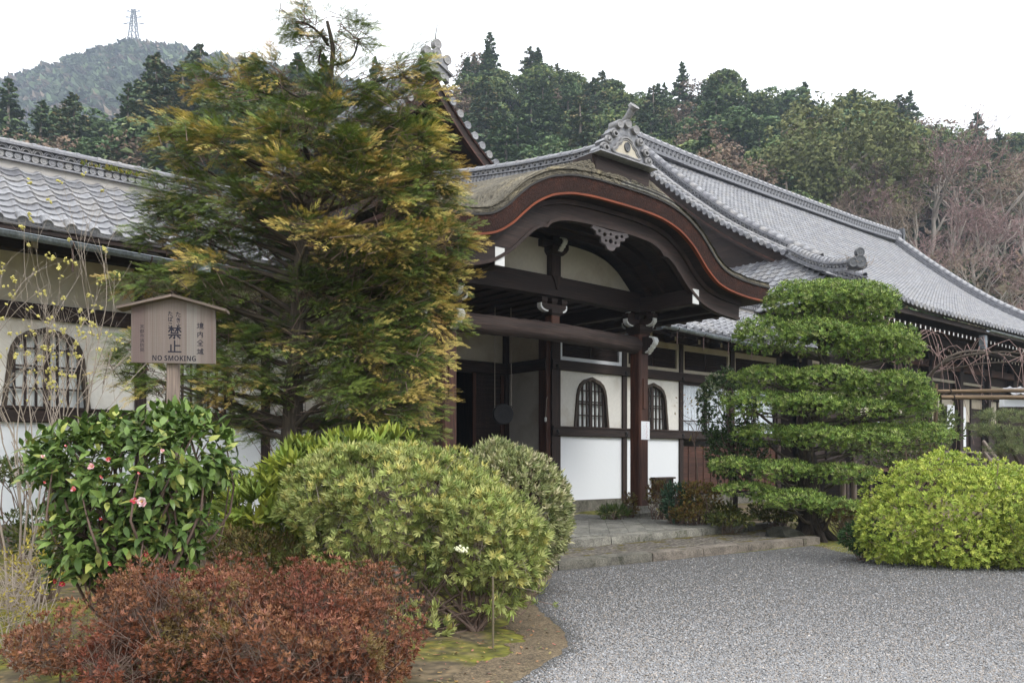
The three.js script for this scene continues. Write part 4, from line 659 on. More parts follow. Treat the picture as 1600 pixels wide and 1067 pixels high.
{
  const hall = thing('main_hall', 'great hall with a broad hipped and gabled grey tile roof right of the porch', 'building');
  const add = (n, g, m, p = hall, k) => part(n, g, m, p, k);
  const EZ = -12, RZ = -24.6, XG = 26.5, XE = 24.1, XR = 52.6, RIDGE = 15.2;
  // section of the front slope, out = z
  const sec = [[-12, 6.40], [-14, 7.40], [-16, 8.58], [-19, 10.46], [-22, 12.86], [-24.6, 15.2]];
  const left = (z) => z > -16 ? lerp(XE, XG, (EZ - z) / 4) : XG + 0.25, right = (z) => z > -16 ? lerp(XR + 2.4, XR, (EZ - z) / 4) : XR;
  const lift = (x, z) => 0.32 * (1 - clamp((x - XE) / 4.5)) ** 2 * (1 - clamp((EZ - z) / 4));
  tileCurved(hall, sec, XE, XR + 2.4, V(1, 0, 0), V(0, 0, 1), (a, o, y) => V(a, y + lift(a, o), o), (a, o) => a > left(o) - 0.1 && a < right(o), 0.3, 0.285, { seed: 3 });
  // roof deck under the tiles
  add('roof_deck', grid(20, 20, (u, v) => { const sm = sec, t = v * 5, i = Math.min(4, Math.floor(t)), f = t - i, z = lerp(sm[i][0], sm[i + 1][0], f), y = lerp(sm[i][1], sm[i + 1][1], f); const x = lerp(left(z), right(z), u); return V(x, y - 0.07 + lift(x, z), z); }), M.woodBlack);
  add('rear_slope', grid(1, 5, (u, v) => { const q = sec[5 - Math.round(v * 5)]; return V(lerp(XG + 0.3, XR, u), q[1] - 0.05, 2 * RZ - q[0]); }), M.tileDark);
  // side slope facing left (-X)
  const sideSec = [[XE, 6.40], [XE + 0.8, 7.02], [XE + 1.6, 7.78], [XG + 0.6, 8.98]];
  const zTop = (x) => lerp(EZ, -16, clamp((x - XE) / 2.4));
  tileCurved(hall, sideSec.map(([a, b]) => [a, b]), -30, -12, V(0, 0, 1), V(-1, 0, 0), (a, o, y) => V(o, y + 0.32 * (1 - clamp((EZ - a) / 4.5)) ** 2 * (1 - clamp((o - XE) / 2.4)), a), (a, o) => a < zTop(o) + 0.05, 0.3, 0.285, { seed: 4, seg: 8, single: (a, o) => a > -18.4 });
  add('side_deck', grid(6, 6, (u, v) => { const q = sideSec[Math.min(3, Math.round(v * 3))]; return V(q[0], q[1] - 0.08, lerp(-30, zTop(q[0]), u)); }), M.woodBlack);
  // gable wall, bargeboards
  add('gable_wall', (() => { const s = flatShape([[-16.2, 8.3], ...[...sec.slice(2)].map(([z, y]) => [z, y - 0.2]), ...sec.slice(2, 5).reverse().map(([z, y]) => [2 * RZ - z, y - 0.2]), [2 * RZ + 16.2, 8.3]]); const g = new THREE.ShapeGeometry(s); g.rotateY(-Math.PI / 2); g.translate(XG + 0.75, 0, 0); const p = g.attributes.position; return g; })(), M.woodBlack);
  const verge = (d, x) => { const sm = secSampler(sec), l = []; for (let i = 0; i <= 14; i++) { const q = sm.at(lerp(4.6, sm.L, i / 14)); l.push([q.o + q.ty * -d * 0, q.y + d]); } return l; };
  { const up = verge(-0.03), lo = verge(-0.52).reverse(); const g = new THREE.ExtrudeGeometry(flatShape([...up, ...lo].map(([z, y]) => [z, y])), { depth: 0.1, bevelEnabled: false }); g.rotateY(-Math.PI / 2); g.translate(XG + 0.3, 0, 0); add('bargeboard', metric(g), M.wood);
    const l2 = verge(-0.35), l3 = verge(-0.42).reverse(); const g2 = new THREE.ExtrudeGeometry(flatShape([...l2, ...l3]), { depth: 0.12, bevelEnabled: false }); g2.rotateY(-Math.PI / 2); g2.translate(XG + 0.29, 0, 0); add('bargeboard_strip', metric(g2), M.woodRed); }
  // verge tiles and rolls
  const vsm = secSampler(sec); const stub = (() => { const c = new THREE.CylinderGeometry(0.085, 0.092, 0.46, 12, 1, true); c.rotateZ(Math.PI / 2); const d = discGeo(0.1, 0.06, 14); d.rotateZ(Math.PI / 2); d.translate(-0.23, 0, 0); return asGeo([c, d]); })();
  for (let s = 4.55; s < vsm.L - 0.05; s += 0.335) { const q = vsm.at(s); const o = add('verge_tile', stub, M.tile[Math.floor((s * 7) % 4)]); o.position.set(XG + 0.02, q.y + 0.1, q.o); const lp = add('verge_pan', pantile(0.32, 0.34, 6), M.tile[Math.floor((s * 5) % 4)]); lp.applyMatrix4(new THREE.Matrix4().makeBasis(V(0, -q.ty, -q.to).normalize(), V(0, -q.to, q.ty).normalize().multiplyScalar(-1).negate(), V(-1, 0, 0))); lp.position.set(XG + 0.2, q.y + 0.06, q.o); }
  const vpath = (x, dy) => { const l = []; for (let i = 0; i <= 16; i++) { const q = vsm.at(lerp(4.5, vsm.L - 0.2, i / 16)); l.push(V(x, q.y + dy, q.o)); } return l; };
  add('verge_roll', tube(vpath(XG + 0.36, 0.18), 0.085, 0.085, 40, 10), M.tile[1]);
  { const cg = capGeo(0.34, 0.13); along(vpath(XG + 0.66, 0.07), 0.32, (p, d, i) => { const side = V(0, 1, 0).cross(d).normalize(), up = d.clone().cross(side); const m = new THREE.Matrix4().makeBasis(side, up, d); m.setPosition(p); add('verge_cap', cg, M.tile[i % 4]).applyMatrix4(m); }); }
  // descending ridge, corner ridge, main ridge
  const dr = new THREE.Group(); dr.name = 'descending_ridge'; hall.add(dr);
  ridge(dr, vpath(XG + 1.2, 0.06).reverse(), [{ t: 'slab', h: 0.06, w: 0.46 }, { t: 'slab', h: 0.05, w: 0.4 }, { t: 'wave', h: 0.13, w: 0.38 }, { t: 'slab', h: 0.05, w: 0.4 }, { t: 'slab', h: 0.04, w: 0.34 }], 0.13, [-1, 1], { capL: 0.42 });
  const dr2 = new THREE.Group(); dr2.name = 'lower_ridge'; hall.add(dr2); // continuation of the descending ridge on the front slope
  { const l = []; for (let i = 0; i <= 8; i++) { const q = vsm.at(lerp(2.0, 4.9, i / 8)); l.push(V(lerp(XG + 0.6, XG + 1.2, i / 8), q.y + 0.06 + 0.14 * (1 - i / 8) ** 2, q.o)); } ridge(dr2, l, [{ t: 'slab', h: 0.05, w: 0.42 }, { t: 'wave', h: 0.13, w: 0.36 }, { t: 'slab', h: 0.05, w: 0.38 }], 0.12, [-1, 1], { capL: 0.4 }); }
  const cr = new THREE.Group(); cr.name = 'corner_ridge'; hall.add(cr);
  { const l = []; for (let i = 0; i <= 10; i++) { const t = i / 10, z = lerp(-12.7, -16.2, t), x = lerp(XE + 0.35, XG + 0.1, t); const q = vsm.at(lerp(0.75, 4.75, t)); l.push(V(x, q.y + 0.08 + lift(x, z) + 0.28 * (1 - t) ** 3, z)); } ridge(cr, l, [{ t: 'slab', h: 0.06, w: 0.46 }, { t: 'slab', h: 0.05, w: 0.4 }, { t: 'wave', h: 0.12, w: 0.38 }, { t: 'slab', h: 0.05, w: 0.4 }], 0.14, [-1, 1], { capL: 0.26 });
    const e = l[0]; for (const [dx, dy, dz, r] of [[0, 0.1, 0.1, 0.2], [-0.25, 0.05, 0.0, 0.15], [0.25, 0.05, 0.05, 0.15], [0, 0.38, 0.1, 0.14]]) { const g = discGeo(r, 0.12, 16); g.rotateX(Math.PI / 2); g.rotateY(-0.55); g.translate(e.x + dx - 0.1, e.y + dy + 0.12, e.z + dz + 0.15); part('corner_ornament', g, M.tileDark, cr); }
    const R = rngOf(6), tw = []; for (let i = 0; i < 46; i++) { const b = V(e.x + 0.5 * (R() - 0.3), e.y + 0.05 + R() * 0.25, e.z + 0.3 * (R() - 0.5)); tw.push(tube([b, b.clone().add(V((R() - 0.5) * 0.4, R() * 0.3, (R() - 0.5) * 0.4)), b.clone().add(V((R() - 0.5) * 0.9, R() * 0.6 - 0.2, (R() - 0.5) * 0.7))], 0.012, 0.005, 4, 4)); } const o = part('dry_twigs', tw, M.twigPale, cr); }
  const mr = new THREE.Group(); mr.name = 'main_ridge'; hall.add(mr);
  ridge(mr, [V(XG - 0.1, RIDGE + 0.1, RZ), V(XG + 5, RIDGE - 0.02, RZ), V(39, RIDGE - 0.05, RZ), V(XR - 5, RIDGE - 0.02, RZ), V(XR + 0.4, RIDGE + 0.1, RZ)], [{ t: 'slab', h: 0.1, w: 0.7 }, { t: 'slab', h: 0.06, w: 0.62 }, { t: 'wave', h: 0.3, w: 0.56, geo: ARC.clone().scale(1.3, 2.4, 1.2), step: 0.29 }, { t: 'slab', h: 0.07, w: 0.58 }, { t: 'slab', h: 0.06, w: 0.5 }, { t: 'slab', h: 0.06, w: 0.44 }], 0.17, [1, -1], { capL: 0.45, merge: true });
  // right end of the roof
  const rr = new THREE.Group(); rr.name = 'right_descending_ridge'; hall.add(rr);
  ridge(rr, vpath(XR - 0.4, 0.06).map((p, i) => p).reverse().concat([V(XR + 0.3, 7.9, -14.9), V(XR + 1.2, 7.0, -13.2), V(XR + 2.2, 6.75, -12.2)]), [{ t: 'slab', h: 0.1, w: 0.5 }, { t: 'slab', h: 0.1, w: 0.44 }, { t: 'slab', h: 0.12, w: 0.38 }], 0.16, [1], { capL: 0.42, merge: true });
  part('ridge_finial', [bx(XR + 0.35, XR + 0.6, RIDGE + 0.2, RIDGE + 1.0, RZ - 0.35, RZ + 0.35), discGeo(0.3, 0.2).rotateZ(-Math.PI / 2).translate(XR + 0.9, RIDGE - 0.2, RZ + 0.3)], M.tileDark, rr);
  // eave: round tile ends along the front
  { const de = discGeo(0.1, 0.22, 12), de2 = de.clone().rotateX(Math.PI / 2); for (let x = XE + 0.2; x < 40; x += 0.3) { const o = add('eave_disc', de2, M.tile[Math.floor(x * 7.3) % 4]); o.position.set(x, 6.46 + lift(x, EZ), EZ + 0.05); } }
  add('eave_board', [bx(XE + 0.3, 50, 6.18, 6.34, EZ - 0.25, EZ - 0.14), bx(XE + 0.3, 50, 5.72, 5.86, EZ - 1.3, EZ - 1.15)], M.wood);
  add('soffit', [grid(1, 1, (u, v) => V(lerp(XE + 0.3, 50, u), lerp(6.3, 6.75, v), lerp(EZ - 0.14, -14.6, v))), bx(XE + 0.3, 50, 5.84, 6.9, -14.95, -14.82), bx(XE + 0.3, 50, 5.86, 6.2, EZ - 1.32, EZ - 1.28)], M.woodBlack);
  for (let x = XE + 0.6; x < 41; x += 0.37) { const g = timber('z', 0, 1.6, 0, 0, 0.1, 0.12); g.rotateX(0.18); g.translate(x, 6.16 + 0.22 - 0.16, EZ - 1.85); const o = add('flying_rafter', g, M.wood); part('white_tip', bx(x - 0.035, x + 0.035, 6.22 - 0.31 - 0.05, 6.22 - 0.31 + 0.055, EZ - 0.277, EZ - 0.268), M.whitePaint, o);
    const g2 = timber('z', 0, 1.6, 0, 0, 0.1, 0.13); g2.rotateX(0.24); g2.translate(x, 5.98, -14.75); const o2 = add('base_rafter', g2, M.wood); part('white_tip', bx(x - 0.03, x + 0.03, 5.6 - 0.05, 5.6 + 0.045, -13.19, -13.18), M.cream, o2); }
  // front wall under the eave
  const WZ = -14.6; const wall = (n, px0, px1, py0, py1, m, dz = 0, th = 0.05) => { const a = onZ(px0, py0, WZ), b = onZ(px1, py1, WZ); return add(n, bx(a.x, b.x, Math.min(a.y, b.y), Math.max(a.y, b.y), WZ + dz - th, WZ + dz), m); };
  add('front_wall', bx(XE + 0.6, 50, 0.0, 6.2, WZ - 0.35, WZ - 0.2), M.wood);
  add('side_wall', bx(XE + 0.6, XE + 0.75, 0, 6.4, -26, WZ - 0.2), M.wood); add('right_wall', bx(49.9, 50, 0, 6.2, -30, WZ - 0.2), M.wood);
  for (let x = 25.0; x < 47; x += 3.0) add('post', timber('y', 0.5, 6.0, x, WZ - 0.05, 0.32, 0.32), M.wood);
  add('tie_beam', timber('x', XE + 0.6, 50, WZ, 5.35, 0.22, 0.3), M.woodRed); add('tie_beam', timber('x', XE + 0.6, 50, WZ - 0.02, 4.3, 0.2, 0.22), M.wood); add('rail_strip', bx(XE + 0.7, 50, 4.72, 4.83, WZ - 0.16, WZ - 0.1), M.cream);
  for (let x = 25.16; x < 46; x += 3) { add('plaster_panel', bx(x + 0.05, x + 1.3, 3.15, 4.15, WZ - 0.19, WZ - 0.16), M.plasterOld); add('plaster_panel', bx(x + 1.45, x + 2.7, 3.75, 4.15, WZ - 0.19, WZ - 0.16), M.cream); add('door_stile', bx(x + 1.33, x + 1.43, 1.2, 4.2, WZ - 0.2, WZ - 0.12), M.wood); }
  add('veranda', [bx(XE + 0.8, 50, 1.12, 1.22, WZ - 0.2, WZ + 1.5)], M.woodRed); for (let x = 25; x < 47; x += 1.5) add('veranda_post', timber('y', 0.15, 1.12, x, WZ + 1.35, 0.16, 0.16), M.wood);
  add('veranda_rail', [timber('x', 27, 47, WZ + 1.42, 1.55, 0.08, 0.07), timber('x', 27, 47, WZ + 1.42, 1.8, 0.08, 0.07)], M.woodGrey);
  // copper rain chain
  { const p = onZ(1537, 520, -12.1); add('rain_head', bx(p.x - 0.12, p.x + 0.12, p.y - 0.6, p.y - 0.1, -12.2, -12.0), M.zinc); const l = []; for (let y = p.y - 0.7; y > 0.4; y -= 0.16) l.push(new THREE.CylinderGeometry(0.05, 0.025, 0.12, 8).translate(p.x, y, -12.1)); add('rain_chain', l, M.bronze); const o = add('gutter_front', grid(1, 10, (u, v) => { const a = Math.PI * (1 + v); return V(lerp(p.x - 0.2, 50, u), p.y + 0.06 + Math.sin(a) * 0.08, EZ + 0.16 + Math.cos(a) * 0.08); }), M.zinc); o.name = 'gutter'; }
  // white banners by the doors
  for (const [a, b, y0, y1] of [[1481, 1492, 632, 671], [1500, 1510, 635, 698], [1369, 1378, 655, 672]]) { const p = onZ(a, y0, WZ + 0.05), q = onZ(b, y1, WZ + 0.05); add('white_board', bx(p.x, q.x, q.y, p.y, WZ + 0.03, WZ + 0.06), M.white); }
}
{
  // ---- gabled hall standing behind the porch ----
  const ZG = -19.6, ap = onZ(676, 122, ZG), ft = onZ(766, 258, ZG);
  const hall = thing('gabled_hall', 'tall dark gable with red-edged bargeboards rising behind the porch roof and the golden cypress', 'building', [ap.x, 0, ZG]);
  const add = (n, g, m) => part(n, g, m, hall); const H = ap.y, hw = (ft.x - ap.x), fall = ap.y - ft.y;
  // verge curve, distance from axis -> drop
  const drop = (a) => fall * (1.28 * (a / hw) - 0.28 * (a / hw) ** 2); const A = hw * 1.9; const curve = (d) => { const l = []; for (let i = 0; i <= 20; i++) { const a = A * i / 20; const dr = a < hw ? drop(a) : drop(hw) + (a - hw) * fall * 0.72 / hw; l.push([a, H - dr + d]); } return l; };
  const both = (d) => { const c = curve(d); return [...c.slice(1).reverse().map(([a, b]) => [-a, b]), ...c]; };
  const band = (d0, d1, depth, z, m, n) => { const g = extr([...both(d0), ...both(d1).reverse()], depth); g.translate(0, 0, z); return add(n, metric(g), m); };
  band(0.0, -0.3, 12, -12.0, M.woodBlack, 'roof_body');
  band(-0.02, -0.3, 0.09, 0.001, M.wood, 'bargeboard'); band(-0.3, -0.37, 0.14, -0.02, M.woodRed, 'bargeboard_edge'); band(0.03, -0.05, 0.14, 0.0, M.thatchCut, 'eave_layer');
  band(-0.46, -0.52, 0.06, -0.7, M.woodRed, 'inner_moulding'); 
  add('soffit', [1, -1].map((s) => grid(20, 1, (u, v) => { const c = curve(-0.32)[Math.round(u * 20)]; return V(s * c[0], c[1], lerp(0, -1.4, v)); })), M.woodBlack);
  { const c = both(-0.36), g = new THREE.ShapeGeometry(flatShape([...c, [A, H - 7], [-A, H - 7]])); g.translate(0, 0, -1.35); add('gable_wall', g, M.woodBlack); }
  for (let x = -hw * 1.1; x < hw * 0.98; x += 0.16) { const y1 = H - (Math.abs(x) < hw ? drop(Math.abs(x)) : fall) - 0.75; const y0 = H - fall * 1.6; if (y1 > y0 + 0.1) add('lattice_bar', bx(x, x + 0.07, y0, y1, -1.3, -1.24), M.woodRed); }
  add('lattice_rail', bx(-hw * 1.2, hw * 1.2, H - fall * 1.12, H - fall * 1.06, -1.24, -1.2), M.woodRed);
  // tiles on both slopes
  const sec = curve(0.02).reverse().filter((_, i) => i % 4 === 0).map(([a, b]) => [a, b]);
  tileCurved(hall, sec.map(([a, b]) => [-a, b]), -12, 0.05, V(0, 0, 1), V(-1, 0, 0), (a, o, y) => V(o, y, a), () => true, 0.3, 0.3, { seed: 9 });
  tileCurved(hall, sec, 0.05, -12, V(0, 0, -1), V(1, 0, 0), (a, o, y) => V(o, y, a), () => true, 0.3, 0.3, { seed: 10 });
  { const dg = discGeo(0.115, 0.35, 14).rotateX(Math.PI / 2); const R = rngOf(4); for (const s of [-1, 1]) for (let i = 0; i < 18; i++) { const a = 0.6 + i * 0.27, c = a < hw ? drop(a) : drop(hw) + (a - hw) * fall * 0.72 / hw; const o = add('verge_disc', dg, M.tile[i % 4]); o.position.set(s * a, H - c + 0.13, 0.16); } }
  const rg = new THREE.Group(); rg.name = 'tile_ridge'; hall.add(rg); ridge(rg, [V(0, H + 0.05, 0.05), V(0, H - 0.05, -6), V(0, H, -12)], [{ t: 'slab', h: 0.12, w: 0.7 }, { t: 'slab', h: 0.1, w: 0.6 }, { t: 'slab', h: 0.2, w: 0.5 }, { t: 'slab', h: 0.08, w: 0.52 }], 0.16, [1], { merge: true, capL: 0.45 });
  const og = new THREE.Group(); og.name = 'ridge_end_ornament'; hall.add(og); og.position.set(0, H + 0.0, 0.12); og.scale.setScalar(0.82);
  part('roof_hood', [extr([[-0.62, 0.12], [0, 0.42], [0.62, 0.12], [0.62, 0.2], [0, 0.5], [-0.62, 0.2]], 0.3).translate(0, 0, -0.1), extr([[-0.52, -0.12], [0, 0.28], [0.52, -0.12], [0.52, 0.1], [0, 0.4], [-0.52, 0.1]], 0.22).translate(0, 0, -0.1)], M.tile[0], og);
  part('body', extr([[-0.45, 0.1], [0.45, 0.1], [0.5, 0.4], [0.3, 0.75], [0, 0.8], [-0.3, 0.75], [-0.5, 0.4]], 0.25, [], 0.03).translate(0, 0, -0.12), M.tile[0], og);
  for (const [x, y, r] of [[-0.42, 0.72, 0.17], [0, 0.78, 0.17], [0.42, 0.66, 0.17], [0, 1.08, 0.17], [-0.2, 0.2, 0.14], [0.22, 0.05, 0.12]]) part('round_end_tile', discGeo(r, 0.2, 16).rotateX(Math.PI / 2).translate(x, y, 0.16), M.tile[1], og);
  part('lightning_rod', tube([V(0.02, 1.1, 0), V(0.03, 1.5, 0), V(0.1, 1.85, 0)], 0.03, 0.012, 6, 6), M.tileDark, og);
  add('body_wall', bx(-A * 0.9, A * 0.9, 0, H - 6.5, -11.8, -1.4), M.plasterGrey);
}

// ================= PLANTS =================
const RT = V(CS, 0, SN), FW = V(SN, 0, -CS), UP = V(0, 1, 0);
function leafGeo(L, W, fold = 0.25, curl = 0.25, n = 3) { // grows along +Y, faces +Z
  const pos = [], idx = []; const wf = (t) => Math.sin(Math.PI * Math.pow(t, 0.85)) * (1 - 0.15 * t);
  for (let i = 0; i <= n; i++) { const t = i / n, w = i === 0 || i === n ? 0 : W / 2 * wf(t), y = L * t, z = -curl * L * t * t; pos.push(-w, y, z + fold * w, 0, y, z, w, y, z + fold * w); }
  for (let i = 0; i < n; i++) for (let k = 0; k < 2; k++) { const a = i * 3 + k, b = a + 1, c = a + 3, d = c + 1; if (i > 0) idx.push(a, b, c); if (i < n - 1) idx.push(b, d, c); if (i === n - 1) { } if (i === 0) { } }
  const id2 = []; for (let i = 0; i < n; i++) for (let k = 0; k < 2; k++) { const a = i * 3 + k, b = a + 1, c = a + 3, d = c + 1; id2.push(a, b, c, b, d, c); }
  const g = new THREE.BufferGeometry(); g.setAttribute('position', new THREE.Float32BufferAttribute(pos, 3)); g.setIndex(id2); g.computeVertexNormals(); const u = new Float32Array(pos.length / 3 * 2); g.setAttribute('uv', new THREE.BufferAttribute(u, 2)); return g;
}
function rosette(n, L, W, tilt, seed, fold = 0.25, curl = 0.3, stem = 0.25, seg = 3) { const R = rngOf(seed), l = []; for (let i = 0; i < n; i++) { const g = leafGeo(L * (0.7 + 0.5 * R()), W * (0.8 + 0.4 * R()), fold, curl, seg); g.rotateX(tilt * (0.6 + 0.7 * R())); g.rotateY(i * 2.4 + R() * 0.6); g.translate(0, stem * L * (i / n - 0.5), 0); l.push(g); } return asGeo(l); }
// place so that +Y runs along dir and +Z is as close to face as possible
function basisAlign(p, dir, face, s) { const y = dir.clone().normalize(); const x = y.clone().cross(face).normalize(); if (x.lengthSq() < 0.5) x.set(1, 0, 0); const z = x.clone().cross(y); const m = new THREE.Matrix4().makeBasis(x, y, z); m.scale(typeof s === 'number' ? V(s, s, s) : s); m.setPosition(p); return m; }
const lobe = (px, py, d, rx, ry, rf, extra = {}) => ({ c: atD(px, py, d), r: [rx * d / F, ry * d / F, rf], w: 1, ...extra });
const randDir = (R) => { const z = R() * 2 - 1, a = R() * 6.2832, s = Math.sqrt(1 - z * z); return V(Math.cos(a) * s, z, Math.sin(a) * s); };
function lobePoint(l, dir, k) { return l.c.clone().addScaledVector(RT, dir.x * l.r[0] * k).addScaledVector(UP, dir.y * l.r[1] * k).addScaledVector(FW, dir.z * l.r[2] * k); }
function insideLobe(l, p) { const d = p.clone().sub(l.c); return Math.hypot(d.dot(RT) / l.r[0], d.dot(UP) / l.r[1], d.dot(FW) / l.r[2]); }
function sampleCrown(lobes, n, R, o = {}) { // -> [{p, nrm, k, l}]
  const area = lobes.map((l) => (l.r[0] * l.r[1] + l.r[1] * l.r[2] + l.r[0] * l.r[2]) * l.w), tot = area.reduce((a, b) => a + b, 0), out = []; let tries = 0;
  while (out.length < n && tries++ < n * 12) {
    let t = R() * tot, i = 0; while (t > area[i]) t -= area[i++]; const l = lobes[i], dir = randDir(R);
    if (o.frontOnly && dir.z > 0.55 && R() < 0.8) continue;
    if (o.floor !== undefined && dir.y < o.floor && R() < (o.floorP ?? 0.85)) continue;
    let k = 1 - (1 - (o.shell ?? 0.7)) * Math.pow(R(), 1.6); let p = lobePoint(l, dir, 1);
    const lump = (o.lump ?? 0.12) * noise(p.x * (o.lf ?? 3.1), p.y * (o.lf ?? 3.1), p.z * (o.lf ?? 3.1)) * 1.6 + 0.05 * noise(p.x * 9, p.y * 9, p.z * 9); k *= 1 + lump; p = lobePoint(l, dir, k);
    if (lobes.some((q, j) => j !== i && insideLobe(q, p) < (o.inner ?? 0.72))) continue;
    if (o.gap !== undefined && noise(p.x * o.gf + 7, p.y * o.gf, p.z * o.gf) > o.gap) continue;
    if (p.y < 0.04) continue;
    const nrm = V(0, 0, 0).addScaledVector(RT, dir.x / l.r[0]).addScaledVector(UP, dir.y / l.r[1]).addScaledVector(FW, dir.z / l.r[2]).normalize();
    out.push({ p, nrm, k, l, dir });
  }
  return out;
}
function crownList(pts, R, o) { return pts.map((q) => { const d = q.nrm.clone().multiplyScalar(o.out ?? 1).add(V(0, o.up ?? 0.4, 0)).add(randDir(R).multiplyScalar(o.jit ?? 0.5)).normalize(); return [matAlign(q.p, d, R() * 6.283, o.size * (0.65 + 0.7 * R())), o.color(R, q)]; }); }
function stems(root, tips, R, r0, r1, m, parent, name = 'branch', bend = 0.25, merge = true) { // one branching framework
  const l = tips.map((t) => { const b = root.clone().add(V((R() - 0.5) * 0.12, 0, (R() - 0.5) * 0.12)), d = t.clone().sub(b); const m1 = b.clone().addScaledVector(d, 0.33).add(randDir(R).multiplyScalar(d.length() * bend * 0.5)).add(V(0, d.length() * 0.06, 0)), m2 = b.clone().addScaledVector(d, 0.7).add(randDir(R).multiplyScalar(d.length() * bend * 0.5)); return tube([b, m1, m2, t], r0 * (0.6 + 0.5 * R()), r1, 9, 5); });
  if (merge) return part(name, l, m, parent); l.forEach((g) => part(name, g, m, parent));
}
function twigs(pts, R, len, r, m, parent, name = 'twigs') { const g = new THREE.CylinderGeometry(0.35, 1, 1, 4, 1, true); g.translate(0, 0.5, 0); const list = pts.map((q) => { const d = q.nrm.clone().add(randDir(R).multiplyScalar(0.8)).add(V(0, 0.3, 0)).normalize(); const L = len * (0.5 + R()); return [matAlign(q.p.clone().addScaledVector(d, -L), d, 0, V(r, L, r)), null]; }); return instanced(name, g, m, list, parent); }
const mixC = (a, b, t) => a.clone().lerp(b, t);
const vary = (c, R, v = 0.25) => { const k = 1 - v + 2 * v * R(); return c.clone().multiplyScalar(k); };
const ML = { soft: leafMat(0.6, 0.22), gloss: leafMat(0.38, 0.15), matte: leafMat(0.8, 0.2), needle: leafMat(0.75, 0.18), far: mat(0xffffff, 0.9), farV: mat(0xffffff, 0.95, { vertexColors: true }) };
{ // ---- red-leaved azalea in front ----
  const R = rngOf(101), t = thing('red_azalea', 'low reddish-brown azalea spreading in front of the other shrubs', 'shrub');
  const lb = [lobe(115, 1000, 5.35, 88, 42, 0.42), lobe(330, 945, 5.75, 150, 62, 0.7), lobe(250, 970, 5.4, 130, 75, 0.55), lobe(500, 935, 5.95, 125, 62, 0.6), lobe(575, 985, 5.55, 85, 75, 0.5), lobe(420, 1010, 5.1, 190, 85, 0.5), lobe(560, 1045, 5.2, 80, 50, 0.4), lobe(200, 1040, 5.0, 90, 45, 0.4)];
  const a = C3(0.20, 0.06, 0.036), b = C3(0.245, 0.115, 0.052), c = C3(0.14, 0.055, 0.03), g = C3(0.15, 0.14, 0.04), pk = C3(0.30, 0.13, 0.08);
  const pts = sampleCrown(lb, 11500, R, { shell: 0.4, lump: 0.4, lf: 3.4, gap: 0.14, gf: 3.4, inner: 0.5, frontOnly: true });
  instanced('leaves', rosette(7, 0.03, 0.012, 0.95, 5, 0.2, 0.2, 0.5, 2), ML.gloss, crownList(pts, R, { size: 0.95, up: 0.7, jit: 0.7, color: (r, q) => { const n = noise(q.p.x * 2.2, q.p.y * 2.2, q.p.z * 2.2 + 4); let k = mixC(a, b, clamp(0.5 + n * 1.3)); if (r() < 0.25) k = mixC(k, c, 0.6); if (noise(q.p.x * 1.5 + 9, q.p.y * 1.5, q.p.z * 1.5) > 0.36) k = mixC(k, g, 0.6); if (r() < 0.12) k = pk; return vary(k, r, 0.3); } }), t);
  twigs(pts.filter((_, i) => i % 3 === 0), R, 0.2, 0.0022, M.twig, t);
  const root = onY(400, 1120, 0.0); for (const [px, d] of [[120, 5.3], [240, 5.4], [330, 5.6], [470, 5.7], [560, 5.4]]) { const b0 = atD(px, 1000, d); b0.y = 0; stems(b0, lb.map((l) => lobePoint(l, randDir(R), 0.7)).filter((p) => p.distanceTo(b0) < 0.9), R, 0.014, 0.004, M.twig, t); }
}
